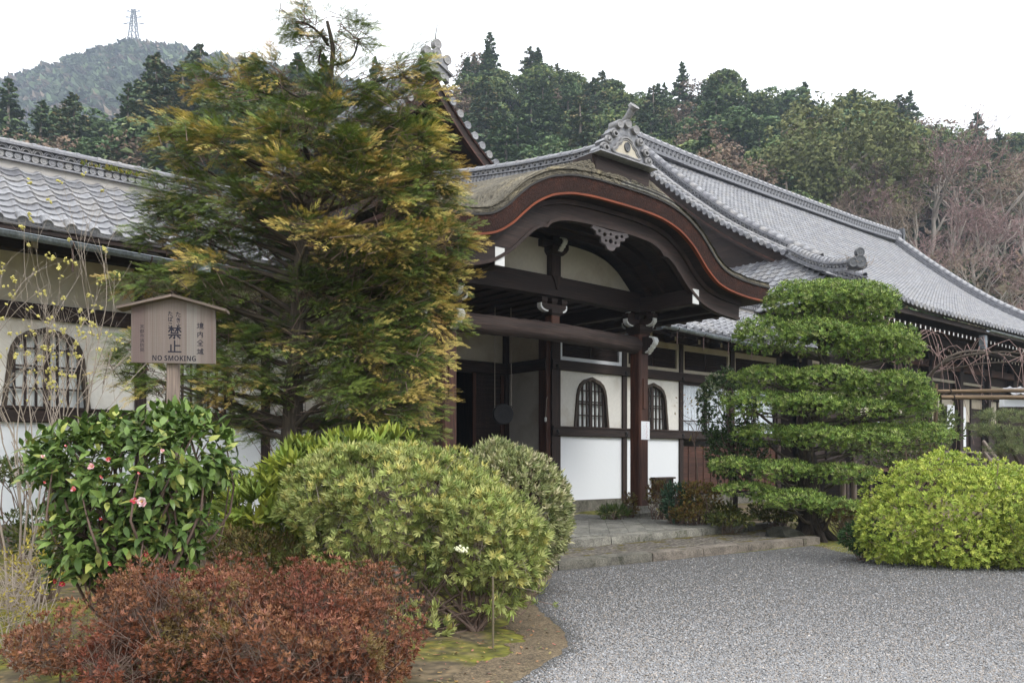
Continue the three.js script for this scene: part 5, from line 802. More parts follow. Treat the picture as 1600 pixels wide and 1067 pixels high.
{ // ---- pale green pieris ----
  const R = rngOf(102), t = thing('pale_pieris', 'yellow-green domed shrub with one white flower cluster beside the gravel', 'shrub');
  const lb = [lobe(625, 800, 7.75, 168, 105, 0.95), lobe(560, 770, 7.95, 112, 75, 0.8), lobe(735, 835, 7.5, 108, 82, 0.7), lobe(790, 880, 7.3, 62, 52, 0.4)];
  const a = C3(0.33, 0.40, 0.11), b = C3(0.48, 0.48, 0.19), c = C3(0.13, 0.19, 0.055), y = C3(0.52, 0.48, 0.16);
  const o = { shell: 0.66, lump: 0.16, lf: 2.6, floor: -0.45, floorP: 0.7, gap: 0.26, gf: 4.6, inner: 0.7, frontOnly: true };
  const pts = sampleCrown(lb, 5600, R, o); const col = (r, q) => { let k = mixC(a, b, r()); if (r() < 0.25) k = mixC(k, c, 0.6); if (noise(q.p.x * 1.9, q.p.y * 1.9, q.p.z * 1.9 + 2) > 0.2) k = mixC(k, c, 0.35); if (r() < 0.14) k = y; return vary(k, r, 0.22); };
  const G1 = rosette(9, 0.07, 0.019, 1.15, 11, 0.25, 0.35, 0.3);
  instanced('leaves', G1, ML.soft, crownList(pts, R, { size: 0.8, up: 0.5, jit: 0.75, color: col }), t);
  const low = sampleCrown([lobe(655, 985, 6.9, 52, 42, 0.3), lobe(845, 935, 7.25, 22, 18, 0.14), lobe(770, 935, 7.3, 60, 25, 0.3), lobe(470, 880, 7.7, 40, 26, 0.3)], 190, R, { shell: 0.3, gap: 0.3, gf: 5 });
  instanced('low_leaves', G1, ML.soft, crownList(low, R, { size: 1.05, up: 0.5, jit: 0.6, color: col }), t);
  twigs(sampleCrown(lb, 1500, R, { shell: 0.45, lump: 0.1, inner: 0.4 }), R, 0.3, 0.003, M.twigPale, t);
  const base = onY(742, 985, 0.02); const tips = sampleCrown(lb, 60, R, { shell: 0.6 }).map((q) => q.p); tips.push(...low.filter((_, i) => i % 9 === 0).map((q) => q.p)); const b2 = onY(640, 985, 0.02);
  stems(base, tips.filter((_, i) => i % 2), R, 0.013, 0.003, M.twig, t, 'branch', 0.35); stems(b2, tips.filter((_, i) => !(i % 2)), R, 0.013, 0.003, M.twig, t, 'branch', 0.35);
  const f = atD(722, 857, 6.86), fl = []; for (let i = 0; i < 26; i++) fl.push(new THREE.SphereGeometry(0.012, 6, 5).translate(f.x + (R() - 0.5) * 0.11, f.y + (R() - 0.5) * 0.05, f.z + (R() - 0.5) * 0.09)); part('flower_cluster', fl, mat(C3(0.850, 0.850, 0.594), 0.8), t);
  const sp = thing('bamboo_stake', 'thin pale stake standing under the yellow-green domed shrub', 'stake', [0, 0, 0]); const s0 = onY(770, 1012, 0.02); sp.position.copy(s0); part('stake', [tube([V(0, 0, 0), V(0.003, 0.28, 0), V(0, 0.56, 0)], 0.009, 0.008, 6, 8), cyl('y', 0.0105, 0.012, 0.003, 0.2, 0, 8), cyl('y', 0.0105, 0.012, 0.002, 0.4, 0, 8)], mat(C3(0.16, 0.13, 0.08), 0.85), sp);
}
{ // ---- rounded grey-green bush ----
  const R = rngOf(103), t = thing('round_bush', 'clipped round grey-green bush at the foot of the porch', 'shrub');
  const lb = [lobe(788, 805, 9.4, 104, 112, 0.78)], a = C3(0.22, 0.26, 0.10), b = C3(0.42, 0.42, 0.20), c = C3(0.10, 0.14, 0.05), w = C3(0.52, 0.48, 0.30);
  const pts = sampleCrown(lb, 3600, R, { shell: 0.8, lump: 0.05, lf: 4, gap: 0.5, gf: 6, frontOnly: true });
  instanced('leaves', rosette(6, 0.075, 0.024, 0.85, 21, 0.3, 0.25, 0.7), ML.soft, crownList(pts, R, { size: 0.92, up: 0.35, jit: 0.55, color: (r, q) => { let k = mixC(a, b, r()); if (r() < 0.25) k = mixC(k, c, 0.6); if (r() < 0.2) k = w; return vary(k, r, 0.25); } }), t);
  const base = V(lb[0].c.x, 0, lb[0].c.z); stems(base, sampleCrown(lb, 30, R, { shell: 0.7 }).map((q) => q.p), R, 0.025, 0.006, M.twig, t);
}
{ // ---- yellow-green broad-leaved shrub between camellia and pieris ----
  const R = rngOf(104), t = thing('spotted_laurel', 'broad-leaved yellow-green laurel behind the domed shrub', 'shrub');
  const lb = [lobe(535, 715, 8.9, 85, 34, 0.5), lobe(480, 745, 8.8, 70, 50, 0.5), lobe(405, 795, 8.5, 68, 45, 0.45), lobe(600, 700, 9.1, 50, 22, 0.4), lobe(440, 815, 8.6, 70, 45, 0.45)], a = C3(0.20, 0.29, 0.05), b = C3(0.38, 0.40, 0.06), c = C3(0.08, 0.13, 0.03);
  const pts = sampleCrown(lb, 620, R, { shell: 0.55, lump: 0.2, lf: 3, inner: 0.6, frontOnly: true });
  instanced('leaves', rosette(7, 0.12, 0.037, 0.95, 31, 0.2, 0.3, 0.35, 4), ML.soft, crownList(pts, R, { size: 1.05, up: 0.8, jit: 0.4, color: (r, q) => { let k = mixC(a, b, r()); if (r() < 0.25) k = mixC(k, c, 0.6); return vary(k, r, 0.2); } }), t);
  const base = atD(480, 800, 8.8); base.y = 0; stems(base, pts.filter((_, i) => i % 18 === 0).map((q) => q.p), R, 0.018, 0.006, mat(C3(0.10, 0.13, 0.05), 0.7), t);
  const d = thing('dark_azalea', 'small olive-green azalea tucked between camellia and red azalea', 'shrub'); const l2 = [lobe(405, 860, 7.6, 62, 32, 0.35), lobe(350, 850, 7.7, 40, 26, 0.3), lobe(480, 880, 7.4, 40, 20, 0.3)];
  const p2 = sampleCrown(l2, 1100, R, { shell: 0.5, lump: 0.2, lf: 5 }); instanced('leaves', rosette(6, 0.03, 0.012, 0.95, 6, 0.2, 0.2, 0.5, 2), ML.soft, crownList(p2, R, { size: 1.2, up: 0.7, jit: 0.5, color: (r) => vary(mixC(C3(0.10, 0.11, 0.025), C3(0.2, 0.13, 0.05), r()), r, 0.3) }), d);
  const bb = V(l2[0].c.x, 0, l2[0].c.z); stems(bb, p2.filter((_, i) => i % 60 === 0).map((q) => q.p), R, 0.01, 0.003, M.twig, d);
}
{ // ---- camellia with red and white flowers ----
  const R = rngOf(105), t = thing('camellia', 'glossy green camellia with red and white flowers below the sign', 'shrub');
  const lb = [lobe(215, 735, 6.65, 135, 78, 0.5), lobe(125, 725, 6.5, 75, 62, 0.38), lobe(300, 705, 6.65, 66, 58, 0.36), lobe(160, 840, 6.5, 85, 52, 0.4), lobe(255, 815, 6.6, 70, 60, 0.4), lobe(240, 670, 6.7, 80, 30, 0.3), lobe(140, 880, 6.45, 60, 34, 0.3)];
  const a = C3(0.08, 0.14, 0.035), b = C3(0.17, 0.25, 0.06), y = C3(0.36, 0.39, 0.10), c = C3(0.035, 0.07, 0.018);
  const G = [leafGeo(0.092, 0.042, 0.22, 0.3, 5), leafGeo(0.08, 0.038, 0.3, 0.15, 5), leafGeo(0.1, 0.045, 0.15, 0.4, 5)]; const mats = [a, mixC(a, b, 0.5), b, y].map((q) => leafMat(0.3, 0.12, { color: q, clearcoat: 0.25, clearcoatRoughness: 0.3 }));
  const pts = sampleCrown(lb, 1900, R, { shell: 0.5, lump: 0.28, lf: 3.2, gap: 0.36, gf: 4, inner: 0.6, frontOnly: true });
  const list = [], sing = []; for (const q of pts) { const base = q.nrm.clone().add(V(0, 0.35, 0)).normalize(); const n = 2 + Math.floor(R() * 2); for (let i = 0; i < n; i++) { const d = base.clone().add(randDir(R).multiplyScalar(1.0)).normalize(); const m = basisAlign(q.p.clone().add(randDir(R).multiplyScalar(0.035)), d, base.clone().add(UP).add(randDir(R).multiplyScalar(0.6)).normalize(), 0.85 + 0.55 * R()); const k = Math.floor(R() * 3.3); if (sing.length < 290 && q.k > 0.85 && q.dir.z < 0.1 && R() < 0.4) sing.push([m, k]); else list.push([m, vary([a, mixC(a, b, 0.5), b, y][k], R, 0.25)]); } }
  instanced('leaves', G[0], ML.gloss, list, t); sing.forEach(([m, k], i) => part('leaf', G[i % 3], mats[k], t).applyMatrix4(m));
  const base = atD(215, 900, 6.6); base.y = 0; stems(base, pts.filter((_, i) => i % 16 === 0).map((q) => q.p), R, 0.022, 0.005, M.twig, t, 'branch', 0.3);
  const petal = leafGeo(0.04, 0.04, 0.5, -0.2, 4); const fm = [mat(C3(0.62, 0.06, 0.09), 0.6), mat(C3(0.78, 0.42, 0.45), 0.6), mat(C3(0.8, 0.66, 0.64), 0.6), mat(C3(0.4, 0.035, 0.05), 0.6)];
  const bloom = (px, py, d, s, n, k) => { const p = atD(px, py, d), f = new THREE.Group(); f.name = 'flower'; t.add(f); f.position.copy(p); f.quaternion.setFromUnitVectors(UP, FW.clone().negate().add(randDir(R).multiplyScalar(0.5)).add(V(0, 0.2, 0)).normalize()); for (let i = 0; i < n; i++) { const o = part('petal', petal, fm[(k + (R() < 0.35 ? 1 : 0)) % 4], f); const ring = i / n; o.rotation.set(lerp(0.2, 1.1, ring), i * 2.4, 0, 'YXZ'); o.scale.setScalar(s * lerp(0.6, 1.0, ring)); } part('stamens', new THREE.ConeGeometry(0.008 * s, 0.02 * s, 7).translate(0, 0.012 * s, 0), mat(C3(0.7, 0.5, 0.1), 0.7), f); };
  for (const [x, y, s, n, k] of [[222, 784, 1.5, 14, 1], [209, 782, 1.0, 8, 0], [115, 765, 0.9, 10, 0], [143, 730, 1.1, 10, 1], [169, 718, 0.8, 8, 0], [158, 745, 0.6, 6, 0], [66, 714, 0.7, 7, 1], [70, 754, 0.6, 6, 0], [252, 705, 0.7, 7, 1], [97, 912, 1.0, 9, 3], [85, 908, 0.7, 6, 3], [171, 880, 0.7, 6, 3], [228, 866, 0.8, 7, 3], [216, 740, 0.5, 5, 0], [157, 811, 0.5, 5, 3], [102, 697, 0.45, 5, 0]]) bloom(x, y, 6.12, s * 0.85, n, k);
}
{ // ---- cornel with yellow blossom on bare stems ----
  const R = rngOf(106), t = thing('cornel_shrub', 'bare-stemmed cornel with tiny yellow blossom before the bell-shaped window', 'shrub'); const st = [], fl = [];
  const D = 8.1; const grow = (p, d, len, r, lev) => { const q = p.clone().addScaledVector(d, len * 0.5).add(randDir(R).multiplyScalar(len * 0.06)), e = p.clone().addScaledVector(d, len).add(randDir(R).multiplyScalar(len * 0.08)); st.push(tube([p, q, e], r, r * 0.6, 5, 5)); if (e.y > 2.35 || lev >= 3) { if (R() < 0.3 && e.y > 1.5) fl.push(e); if (R() < 0.12 && q.y > 2.0) fl.push(q); } if (lev >= 4) return; const n = lev < 1 ? 3 : 2 + Math.floor(R() * 1.6); for (let i = 0; i < n; i++) { const nd = d.clone().add(randDir(R).multiplyScalar(lev < 1 ? 0.42 : 0.75)).add(V(0, 0.22, 0)).normalize(); grow(lev < 1 ? q.clone().lerp(e, R()) : q.clone().lerp(e, R()), nd, len * (0.5 + 0.28 * R()), r * 0.55, lev + 1); } };
  const base = onY(25, 985, 0.0); for (const [px, py, tx, ty] of [[15, 950, 25, 560], [30, 950, 95, 520], [45, 950, 140, 540], [10, 950, -30, 520], [50, 950, 165, 520], [35, 950, 60, 560], [-20, 950, 10, 540], [20, 950, 120, 600]]) { const a = atD(px, py, D); a.y = 0; const b = atD(tx, ty, D + (R() - 0.5) * 0.9); const d = b.clone().sub(a), L = d.length(); grow(a, d.normalize(), L * 0.62, 0.013, 0); }
  st.slice(0, 290).forEach((g) => part('stem', g, M.twigPale, t)); if (st.length > 290) part('stems', st.slice(290), M.twigPale, t, 'stuff');
  const g = asGeo(Array.from({ length: 7 }, (_, i) => { const s = new THREE.IcosahedronGeometry(0.0085, 0); const a = i * 0.9; return s.translate(Math.cos(a) * 0.014 * (i ? 1 : 0), 0.006 * (i % 2), Math.sin(a) * 0.014 * (i ? 1 : 0)); }));
  instanced('blossom', g, mat(0xffffff, 0.7), fl.flatMap((p) => { const o = []; const n = 1 + Math.floor(R() * 3); for (let i = 0; i < n; i++) o.push([matAlign(p.clone().add(randDir(R).multiplyScalar(i ? 0.035 : 0.004)), randDir(R), 0, 0.55 + 0.5 * R()), vary(C3(0.56, 0.50, 0.15), R, 0.2)]); return o; }), t);
  // small yellow-leaved plant at its foot
  const y = thing('yellow_twig_shrub', 'straggly small shrub with yellow leaves at the foot of the cornel', 'shrub'); const lb = [lobe(25, 930, 5.9, 60, 75, 0.3), lobe(60, 870, 6.2, 40, 50, 0.25)]; const p2 = sampleCrown(lb, 240, R, { shell: 0.3, lump: 0.2 }); instanced('leaves', rosette(4, 0.035, 0.014, 0.9, 8, 0.2, 0.2, 0.8, 2), ML.soft, crownList(p2, R, { size: 1, up: 0.8, jit: 0.5, color: (r) => vary(C3(0.40, 0.33, 0.06), r, 0.25) }), y); twigs(p2, R, 0.2, 0.002, M.twigPale, y); const b2 = V(lb[0].c.x, 0, lb[0].c.z); stems(b2, p2.filter((_, i) => i % 12 === 0).map((q) => q.p), R, 0.007, 0.002, M.twigPale, y);
  // clipped hedge strip along the gallery wall
  const h = thing('low_hedge', 'clipped dull green hedge along the gallery wall behind the camellia', 'hedge'); const lh = [lobe(40, 735, 9.5, 70, 22, 0.35), lobe(330, 770, 10.2, 60, 40, 0.5), lobe(70, 830, 8.6, 60, 40, 0.4)]; const p3 = sampleCrown(lh, 1500, R, { shell: 0.6, lump: 0.1, lf: 4 }); instanced('leaves', rosette(6, 0.03, 0.013, 0.95, 6, 0.2, 0.2, 0.5, 2), ML.soft, crownList(p3, R, { size: 1.5, up: 0.7, jit: 0.5, color: (r) => vary(mixC(C3(0.12, 0.13, 0.025), C3(0.05, 0.08, 0.02), r()), r, 0.3) }), h); for (const l of lh) stems(V(l.c.x, 0, l.c.z), sampleCrown([l], 14, R, { shell: 0.6 }).map((q) => q.p), R, 0.012, 0.004, M.twig, h);
}
{ // ---- golden-green shrub at the right, and a darker neighbour ----
  const R = rngOf(107), t = thing('golden_shrub', 'bright yellow-green mounded shrub at the right edge of the gravel', 'shrub');
  const lb = [lobe(1470, 800, 12.1, 112, 92, 1.0), lobe(1555, 800, 12.4, 95, 78, 0.9), lobe(1395, 825, 11.9, 52, 58, 0.6), lobe(1500, 850, 11.6, 90, 42, 0.5)]; const a = C3(0.36, 0.46, 0.075), b = C3(0.50, 0.53, 0.11), c = C3(0.19, 0.28, 0.05);
  const pts = sampleCrown(lb, 6800, R, { shell: 0.6, lump: 0.16, lf: 3, gap: 0.36, gf: 4, inner: 0.72, frontOnly: true });
  instanced('leaves', rosette(6, 0.05, 0.022, 1.0, 41, 0.2, 0.25, 0.5), ML.soft, crownList(pts, R, { size: 1.05, up: 0.75, jit: 0.45, color: (r, q) => { let k = mixC(a, b, r()); if (r() < 0.25) k = mixC(k, c, 0.6); return vary(k, r, 0.2); } }), t);
  const base = V(lb[0].c.x, 0, lb[0].c.z); stems(base, sampleCrown(lb, 40, R, { shell: 0.7 }).map((q) => q.p), R, 0.02, 0.005, M.twig, t);
  const g = thing('green_shrub', 'green mounded shrub overlapping the bright yellow-green one at its right', 'shrub'); const l2 = [lobe(1610, 835, 11.5, 60, 55, 0.5), lobe(1590, 870, 11.3, 40, 22, 0.3)]; const p2 = sampleCrown(l2, 1300, R, { shell: 0.6, lump: 0.15, lf: 4 }); instanced('leaves', rosette(6, 0.045, 0.02, 1.0, 42, 0.2, 0.25, 0.5), ML.soft, crownList(p2, R, { size: 1.05, up: 0.7, jit: 0.45, color: (r) => vary(mixC(C3(0.2, 0.27, 0.05), C3(0.34, 0.36, 0.07), r()), r, 0.25) }), g); stems(V(l2[0].c.x, 0, l2[0].c.z), p2.filter((_, i) => i % 60 === 0).map((q) => q.p), R, 0.014, 0.004, M.twig, g);
  const d = thing('dark_fern_clump', 'dark green clump at the left foot of the bright yellow-green shrub', 'shrub'); const l3 = [lobe(1350, 838, 12.4, 34, 26, 0.35)]; const p3 = sampleCrown(l3, 420, R, { shell: 0.4, lump: 0.2 }); instanced('leaves', rosette(6, 0.05, 0.02, 1.0, 43), ML.soft, crownList(p3, R, { size: 1.2, up: 0.6, jit: 0.6, color: (r) => vary(C3(0.05, 0.10, 0.03), r, 0.4) }), d); stems(V(l3[0].c.x, 0, l3[0].c.z), p3.filter((_, i) => i % 40 === 0).map((q) => q.p), R, 0.01, 0.004, M.twig, d);
}
{ // ---- small plants right of the porch post ----
  const R = rngOf(108);
  const small = (name, label, lb, n, geo, size, cols, m = ML.soft, up = 0.7) => { const t = thing(name, label, 'shrub'); const pts = sampleCrown(lb, n, R, { shell: 0.4, lump: 0.25, lf: 5, gap: 0.4, gf: 5 }); instanced('leaves', geo, m, crownList(pts, R, { size, up, jit: 0.6, color: (r) => vary(mixC(cols[0], cols[1], r()), r, 0.3) }), t); for (const l of lb) { const b = V(l.c.x, groundY(l.c.x, l.c.z), l.c.z); stems(b, pts.filter((q) => q.l === l).filter((_, i) => i % Math.max(1, Math.floor(n / 40)) === 0).map((q) => q.p), R, 0.012, 0.004, M.twig, t, 'branch', 0.4); } return t; };
  const g1 = rosette(6, 0.04, 0.016, 0.95, 51, 0.2, 0.2, 0.5, 2), g2 = rosette(6, 0.07, 0.028, 1.0, 52, 0.25, 0.3, 0.5);
  small('dark_leaf_shrub', 'dark blue-green leafy shrub just right of the porch post', [lobe(1058, 785, 16.4, 24, 30, 0.3)], 420, g2, 1.0, [C3(0.035, 0.08, 0.04), C3(0.09, 0.15, 0.09)], ML.gloss);
  small('olive_azalea', 'open olive-brown azalea between the porch post and the pruned tree', [lobe(1092, 775, 16.2, 36, 22, 0.4), lobe(1075, 800, 16.0, 26, 14, 0.3)], 800, g1, 1.3, [C3(0.17, 0.16, 0.035), C3(0.22, 0.12, 0.04)]);
  small('reddish_azalea', 'reddish-brown azalea behind the porch post by the gallery wall', [lobe(1030, 770, 17.6, 22, 20, 0.3), lobe(985, 790, 18.0, 12, 20, 0.2)], 420, g1, 1.4, [C3(0.15, 0.07, 0.035), C3(0.16, 0.14, 0.04)]);
  small('grass_tuft', 'small green grassy tuft beside the porch post base', [lobe(958, 800, 17.6, 26, 9, 0.3)], 260, rosette(5, 0.12, 0.012, 0.5, 53, 0.2, 0.3, 0.1), 0.9, [C3(0.06, 0.11, 0.03), C3(0.14, 0.18, 0.04)], ML.matte);
  small('ground_cover', 'olive ground cover behind the kerb under the pruned tree', [lobe(1140, 812, 15.6, 40, 9, 0.6), lobe(1210, 800, 16.5, 45, 16, 0.5), lobe(1130, 798, 16.6, 30, 12, 0.4)], 1100, g1, 1.5, [C3(0.14, 0.13, 0.03), C3(0.09, 0.12, 0.035)]);
  small('brown_shrub', 'dry brown-leaved low shrub beyond the kerb right of the pruned trunk', [lobe(1320, 800, 15.4, 34, 16, 0.5), lobe(1225, 795, 16.8, 22, 10, 0.3)], 420, g1, 1.6, [C3(0.2, 0.12, 0.06), C3(0.14, 0.12, 0.05)]);
  // slender maple in front of the glass sashes
  const t = thing('slender_sapling', 'slender bare sapling with a few reddish leaves before the sash window', 'tree'); const b = atD(1092, 800, 17.2); b.y = groundY(b.x, b.z); const tips = [[1080, 640], [1070, 625], [1095, 625], [1088, 690], [1065, 640], [1104, 650]].map(([x, y]) => atD(x, y, 17.2)); const mid = atD(1085, 690, 17.2); part('trunk', tube([b, atD(1090, 740, 17.2), mid], 0.022, 0.014, 8, 6), M.twig, t); stems(mid, tips, R, 0.012, 0.003, M.twig, t); const pts = tips.flatMap((p) => Array.from({ length: 9 }, () => ({ p: p.clone().add(randDir(R).multiplyScalar(0.16)), nrm: randDir(R), k: 1 }))); instanced('leaves', leafGeo(0.07, 0.03), ML.soft, crownList(pts, R, { size: 1, up: 0, jit: 1, color: (r) => vary(mixC(C3(0.3, 0.14, 0.05), C3(0.3, 0.28, 0.06), r()), r, 0.2) }), t);
  // stones beside the kerb
  for (const [px, py, d, s, l] of [[1145, 806, 15.6, 0.09, 'small pale rounded stone among the ground cover'], [1225, 826, 15.2, 0.42, 'low dark mossy rock at the foot of the pruned tree'], [1345, 790, 16.0, 0.28, 'brownish garden rock right of the pruned trunk'], [1190, 832, 14.8, 0.2, 'small dark rock beside the rough end of the kerb']]) { const g = new THREE.IcosahedronGeometry(1, 3), p = g.attributes.position; for (let i = 0; i < p.count; i++) { const v = V(p.getX(i), p.getY(i), p.getZ(i)); const k = 1 + 0.35 * noise(v.x * 1.2 + px, v.y * 1.2, v.z * 1.2) + 0.1 * noise(v.x * 4, v.y * 4, v.z * 4 + px); p.setXYZ(i, v.x * k * s, v.y * k * s * 0.5, v.z * k * s * 0.8); } g.computeVertexNormals(); const q = atD(px, py, d); const o = part('garden_rock', g, s > 0.4 ? mat(C3(0.07, 0.07, 0.05), 0.95, { map: T.stone }) : s < 0.1 ? M.stone : M.stoneDark, scene); o.name = numbered('garden_rock'); o.position.set(q.x, groundY(q.x, q.z) + s * 0.15, q.z); tag(o, l, 'rock'); }
}
{ // ---- golden cypress ----
  const R = rngOf(201), D0 = 10.6, t = thing('golden_cypress', 'tall golden-tipped cypress standing before the left gallery and porch', 'tree');
  // one flat fan of scale leaves, axis +Y, face +Z
  const frond = (() => { const pos = [], add = (x0, y0, a, L, w, z) => { const c = Math.cos(a), s = Math.sin(a); const P = (u, v) => [x0 + c * v - s * u * -1 * 0 + s * u, y0 + c * u - s * v, z - 0.22 * (y0 + u) * (y0 + u)]; const A = P(0, -w * 0.35), B = P(0, w * 0.35), C = P(L * 0.55, w), Dd = P(L * 0.55, -w), E = P(L, 0); pos.push(...A, ...B, ...C, ...A, ...C, ...Dd, ...Dd, ...C, ...E); };
    add(0, 0, 0, 1, 0.022, 0); for (let i = 0; i < 6; i++) { const y = 0.1 + i * 0.14, L = 0.5 - i * 0.06; for (const s of [-1, 1]) { add(s * 0.0, y + (s > 0 ? 0.05 : 0), s * (0.7 - i * 0.05), L, 0.021, 0.06 * ((i % 3) - 1)); } }
    const g = new THREE.BufferGeometry(); g.setAttribute('position', new THREE.Float32BufferAttribute(pos, 3)); g.computeVertexNormals(); return g; })();
  // foliage tiers read from the photograph: px, py, half width, half height, depth offset, gold share
  const P = [[505, 40, 62, 34, 0, 0.25, 0.5], [462, 28, 30, 18, 0.1, 0.2, 0.45], [560, 55, 28, 22, -0.1, 0.3, 0.45], [500, 75, 45, 14, 0.1, 0.2, 0.5],
    [345, 125, 48, 24, 0.2, 0.7, 0.9], [415, 108, 42, 20, 0, 0.85, 0.8], [365, 165, 40, 25, -0.1, 0.3, 0.8], [460, 150, 60, 30, 0.3, 0.35, 1], [530, 140, 50, 24, -0.3, 0.4, 1], [585, 130, 45, 30, 0.1, 0.4, 0.9], [640, 110, 42, 32, 0.2, 0.35, 0.8], [655, 165, 36, 30, -0.1, 0.4, 0.8], [480, 195, 75, 32, -0.5, 0.3, 1], [560, 190, 60, 34, 0.2, 0.3, 1],
    [300, 205, 50, 18, -0.3, 0.95, 0.9], [345, 220, 55, 26, -0.5, 0.7, 0.9], [295, 245, 36, 26, 0.1, 0.4, 0.9], [395, 255, 50, 30, 0.4, 0.3, 0.9], [420, 215, 40, 20, -0.6, 0.75, 0.8], [600, 215, 55, 34, 0.5, 0.35, 0.9], [655, 225, 40, 32, -0.3, 0.65, 1], [680, 265, 36, 36, 0, 0.65, 1], [560, 245, 60, 30, -0.6, 0.55, 1],
    [260, 315, 36, 42, 0.3, 0.2, 1], [310, 300, 45, 36, 0, 0.2, 1], [375, 320, 50, 36, -0.4, 0.25, 1], [450, 265, 50, 26, -0.8, 0.8, 0.8], [460, 320, 60, 36, 0.2, 0.25, 1], [530, 290, 60, 28, -0.5, 0.5, 1], [600, 290, 55, 34, -0.6, 0.5, 1], [640, 325, 50, 34, 0, 0.35, 1], [690, 320, 30, 30, 0.3, 0.6, 0.9],
    [245, 365, 30, 22, 0.2, 0.2, 0.9], [325, 375, 55, 28, 0.3, 0.2, 1], [420, 385, 60, 30, 0.3, 0.2, 1], [490, 355, 50, 14, -0.9, 0.97, 1], [560, 372, 75, 16, -0.9, 0.95, 1.1], [640, 375, 55, 20, -0.6, 0.7, 1], [700, 372, 40, 28, -0.4, 0.75, 1.1], [560, 415, 75, 32, -0.3, 0.3, 1], [640, 425, 55, 34, -0.3, 0.5, 1], [690, 430, 34, 34, -0.1, 0.75, 1],
    [330, 415, 48, 18, -0.6, 0.8, 0.8], [275, 440, 60, 22, 0.1, 0.25, 1], [215, 440, 40, 20, 0.2, 0.4, 0.8], [360, 455, 50, 28, 0, 0.2, 1], [440, 440, 50, 30, 0.4, 0.15, 0.9], [500, 455, 55, 34, -0.2, 0.2, 1], [580, 475, 60, 36, -0.2, 0.35, 1], [650, 480, 45, 36, -0.2, 0.6, 1], [690, 495, 26, 34, 0, 0.75, 0.9],
    [205, 545, 32, 30, 0.1, 0.45, 0.8], [240, 590, 40, 26, 0, 0.4, 0.9], [345, 520, 45, 30, 0.2, 0.2, 0.9], [420, 530, 55, 36, 0, 0.3, 1], [500, 545, 45, 36, -0.4, 0.2, 0.9], [570, 545, 60, 36, -0.4, 0.45, 1], [640, 555, 45, 34, -0.3, 0.6, 1], [355, 585, 50, 28, -0.3, 0.55, 0.9], [430, 600, 48, 26, -0.2, 0.5, 0.9], [535, 610, 48, 34, -0.5, 0.35, 0.9], [605, 625, 50, 30, -0.4, 0.55, 1], [655, 620, 34, 26, -0.2, 0.7, 0.9], [640, 670, 40, 22, -0.2, 0.6, 0.9], [400, 650, 40, 22, 0, 0.5, 0.6], [560, 670, 45, 20, -0.3, 0.4, 0.8], [190, 575, 22, 18, 0.1, 0.6, 0.6], [300, 560, 40, 25, 0.1, 0.3, 0.7], [330, 630, 40, 20, 0, 0.5, 0.6], [300, 480, 50, 34, 0.5, 0.1, 1], [390, 490, 55, 36, 0.6, 0.1, 1], [470, 500, 60, 40, 0.7, 0.1, 1], [560, 510, 60, 40, 0.6, 0.15, 1], [620, 530, 50, 40, 0.5, 0.2, 1], [380, 560, 55, 34, 0.6, 0.1, 1], [480, 590, 55, 36, 0.7, 0.1, 1], [570, 600, 55, 36, 0.6, 0.15, 1], [300, 350, 60, 40, 0.6, 0.1, 1], [400, 350, 60, 40, 0.7, 0.1, 1], [500, 400, 70, 40, 0.7, 0.1, 1], [600, 400, 60, 40, 0.6, 0.15, 1], [440, 230, 60, 36, 0.6, 0.15, 1], [540, 230, 60, 36, 0.7, 0.1, 1], [620, 270, 50, 40, 0.6, 0.2, 1], [500, 660, 50, 26, 0.3, 0.2, 1], [600, 680, 50, 24, 0.1, 0.3, 1], [430, 670, 40, 22, 0.4, 0.2, 0.8]];
  const gold = C3(0.70, 0.50, 0.15), yel = C3(0.64, 0.57, 0.15), oran = C3(0.56, 0.31, 0.11), grn = C3(0.095, 0.165, 0.03), dk = C3(0.05, 0.085, 0.02), ol = C3(0.24, 0.29, 0.05);
  const axis = atD(468, 300, D0), list = [], limbTips = [];
  const trunkAt = (y) => { const k = [[0, 470], [1.2, 462], [2.5, 455], [4, 472], [5.5, 500], [6.6, 516], [7.3, 505]]; let i = 0; while (i < k.length - 2 && y > k[i + 1][0]) i++; const px = lerp(k[i][1], k[i + 1][1], (y - k[i][0]) / (k[i + 1][0] - k[i][0])); const q = atD(px, 300, D0); return V(q.x, y, q.z); };
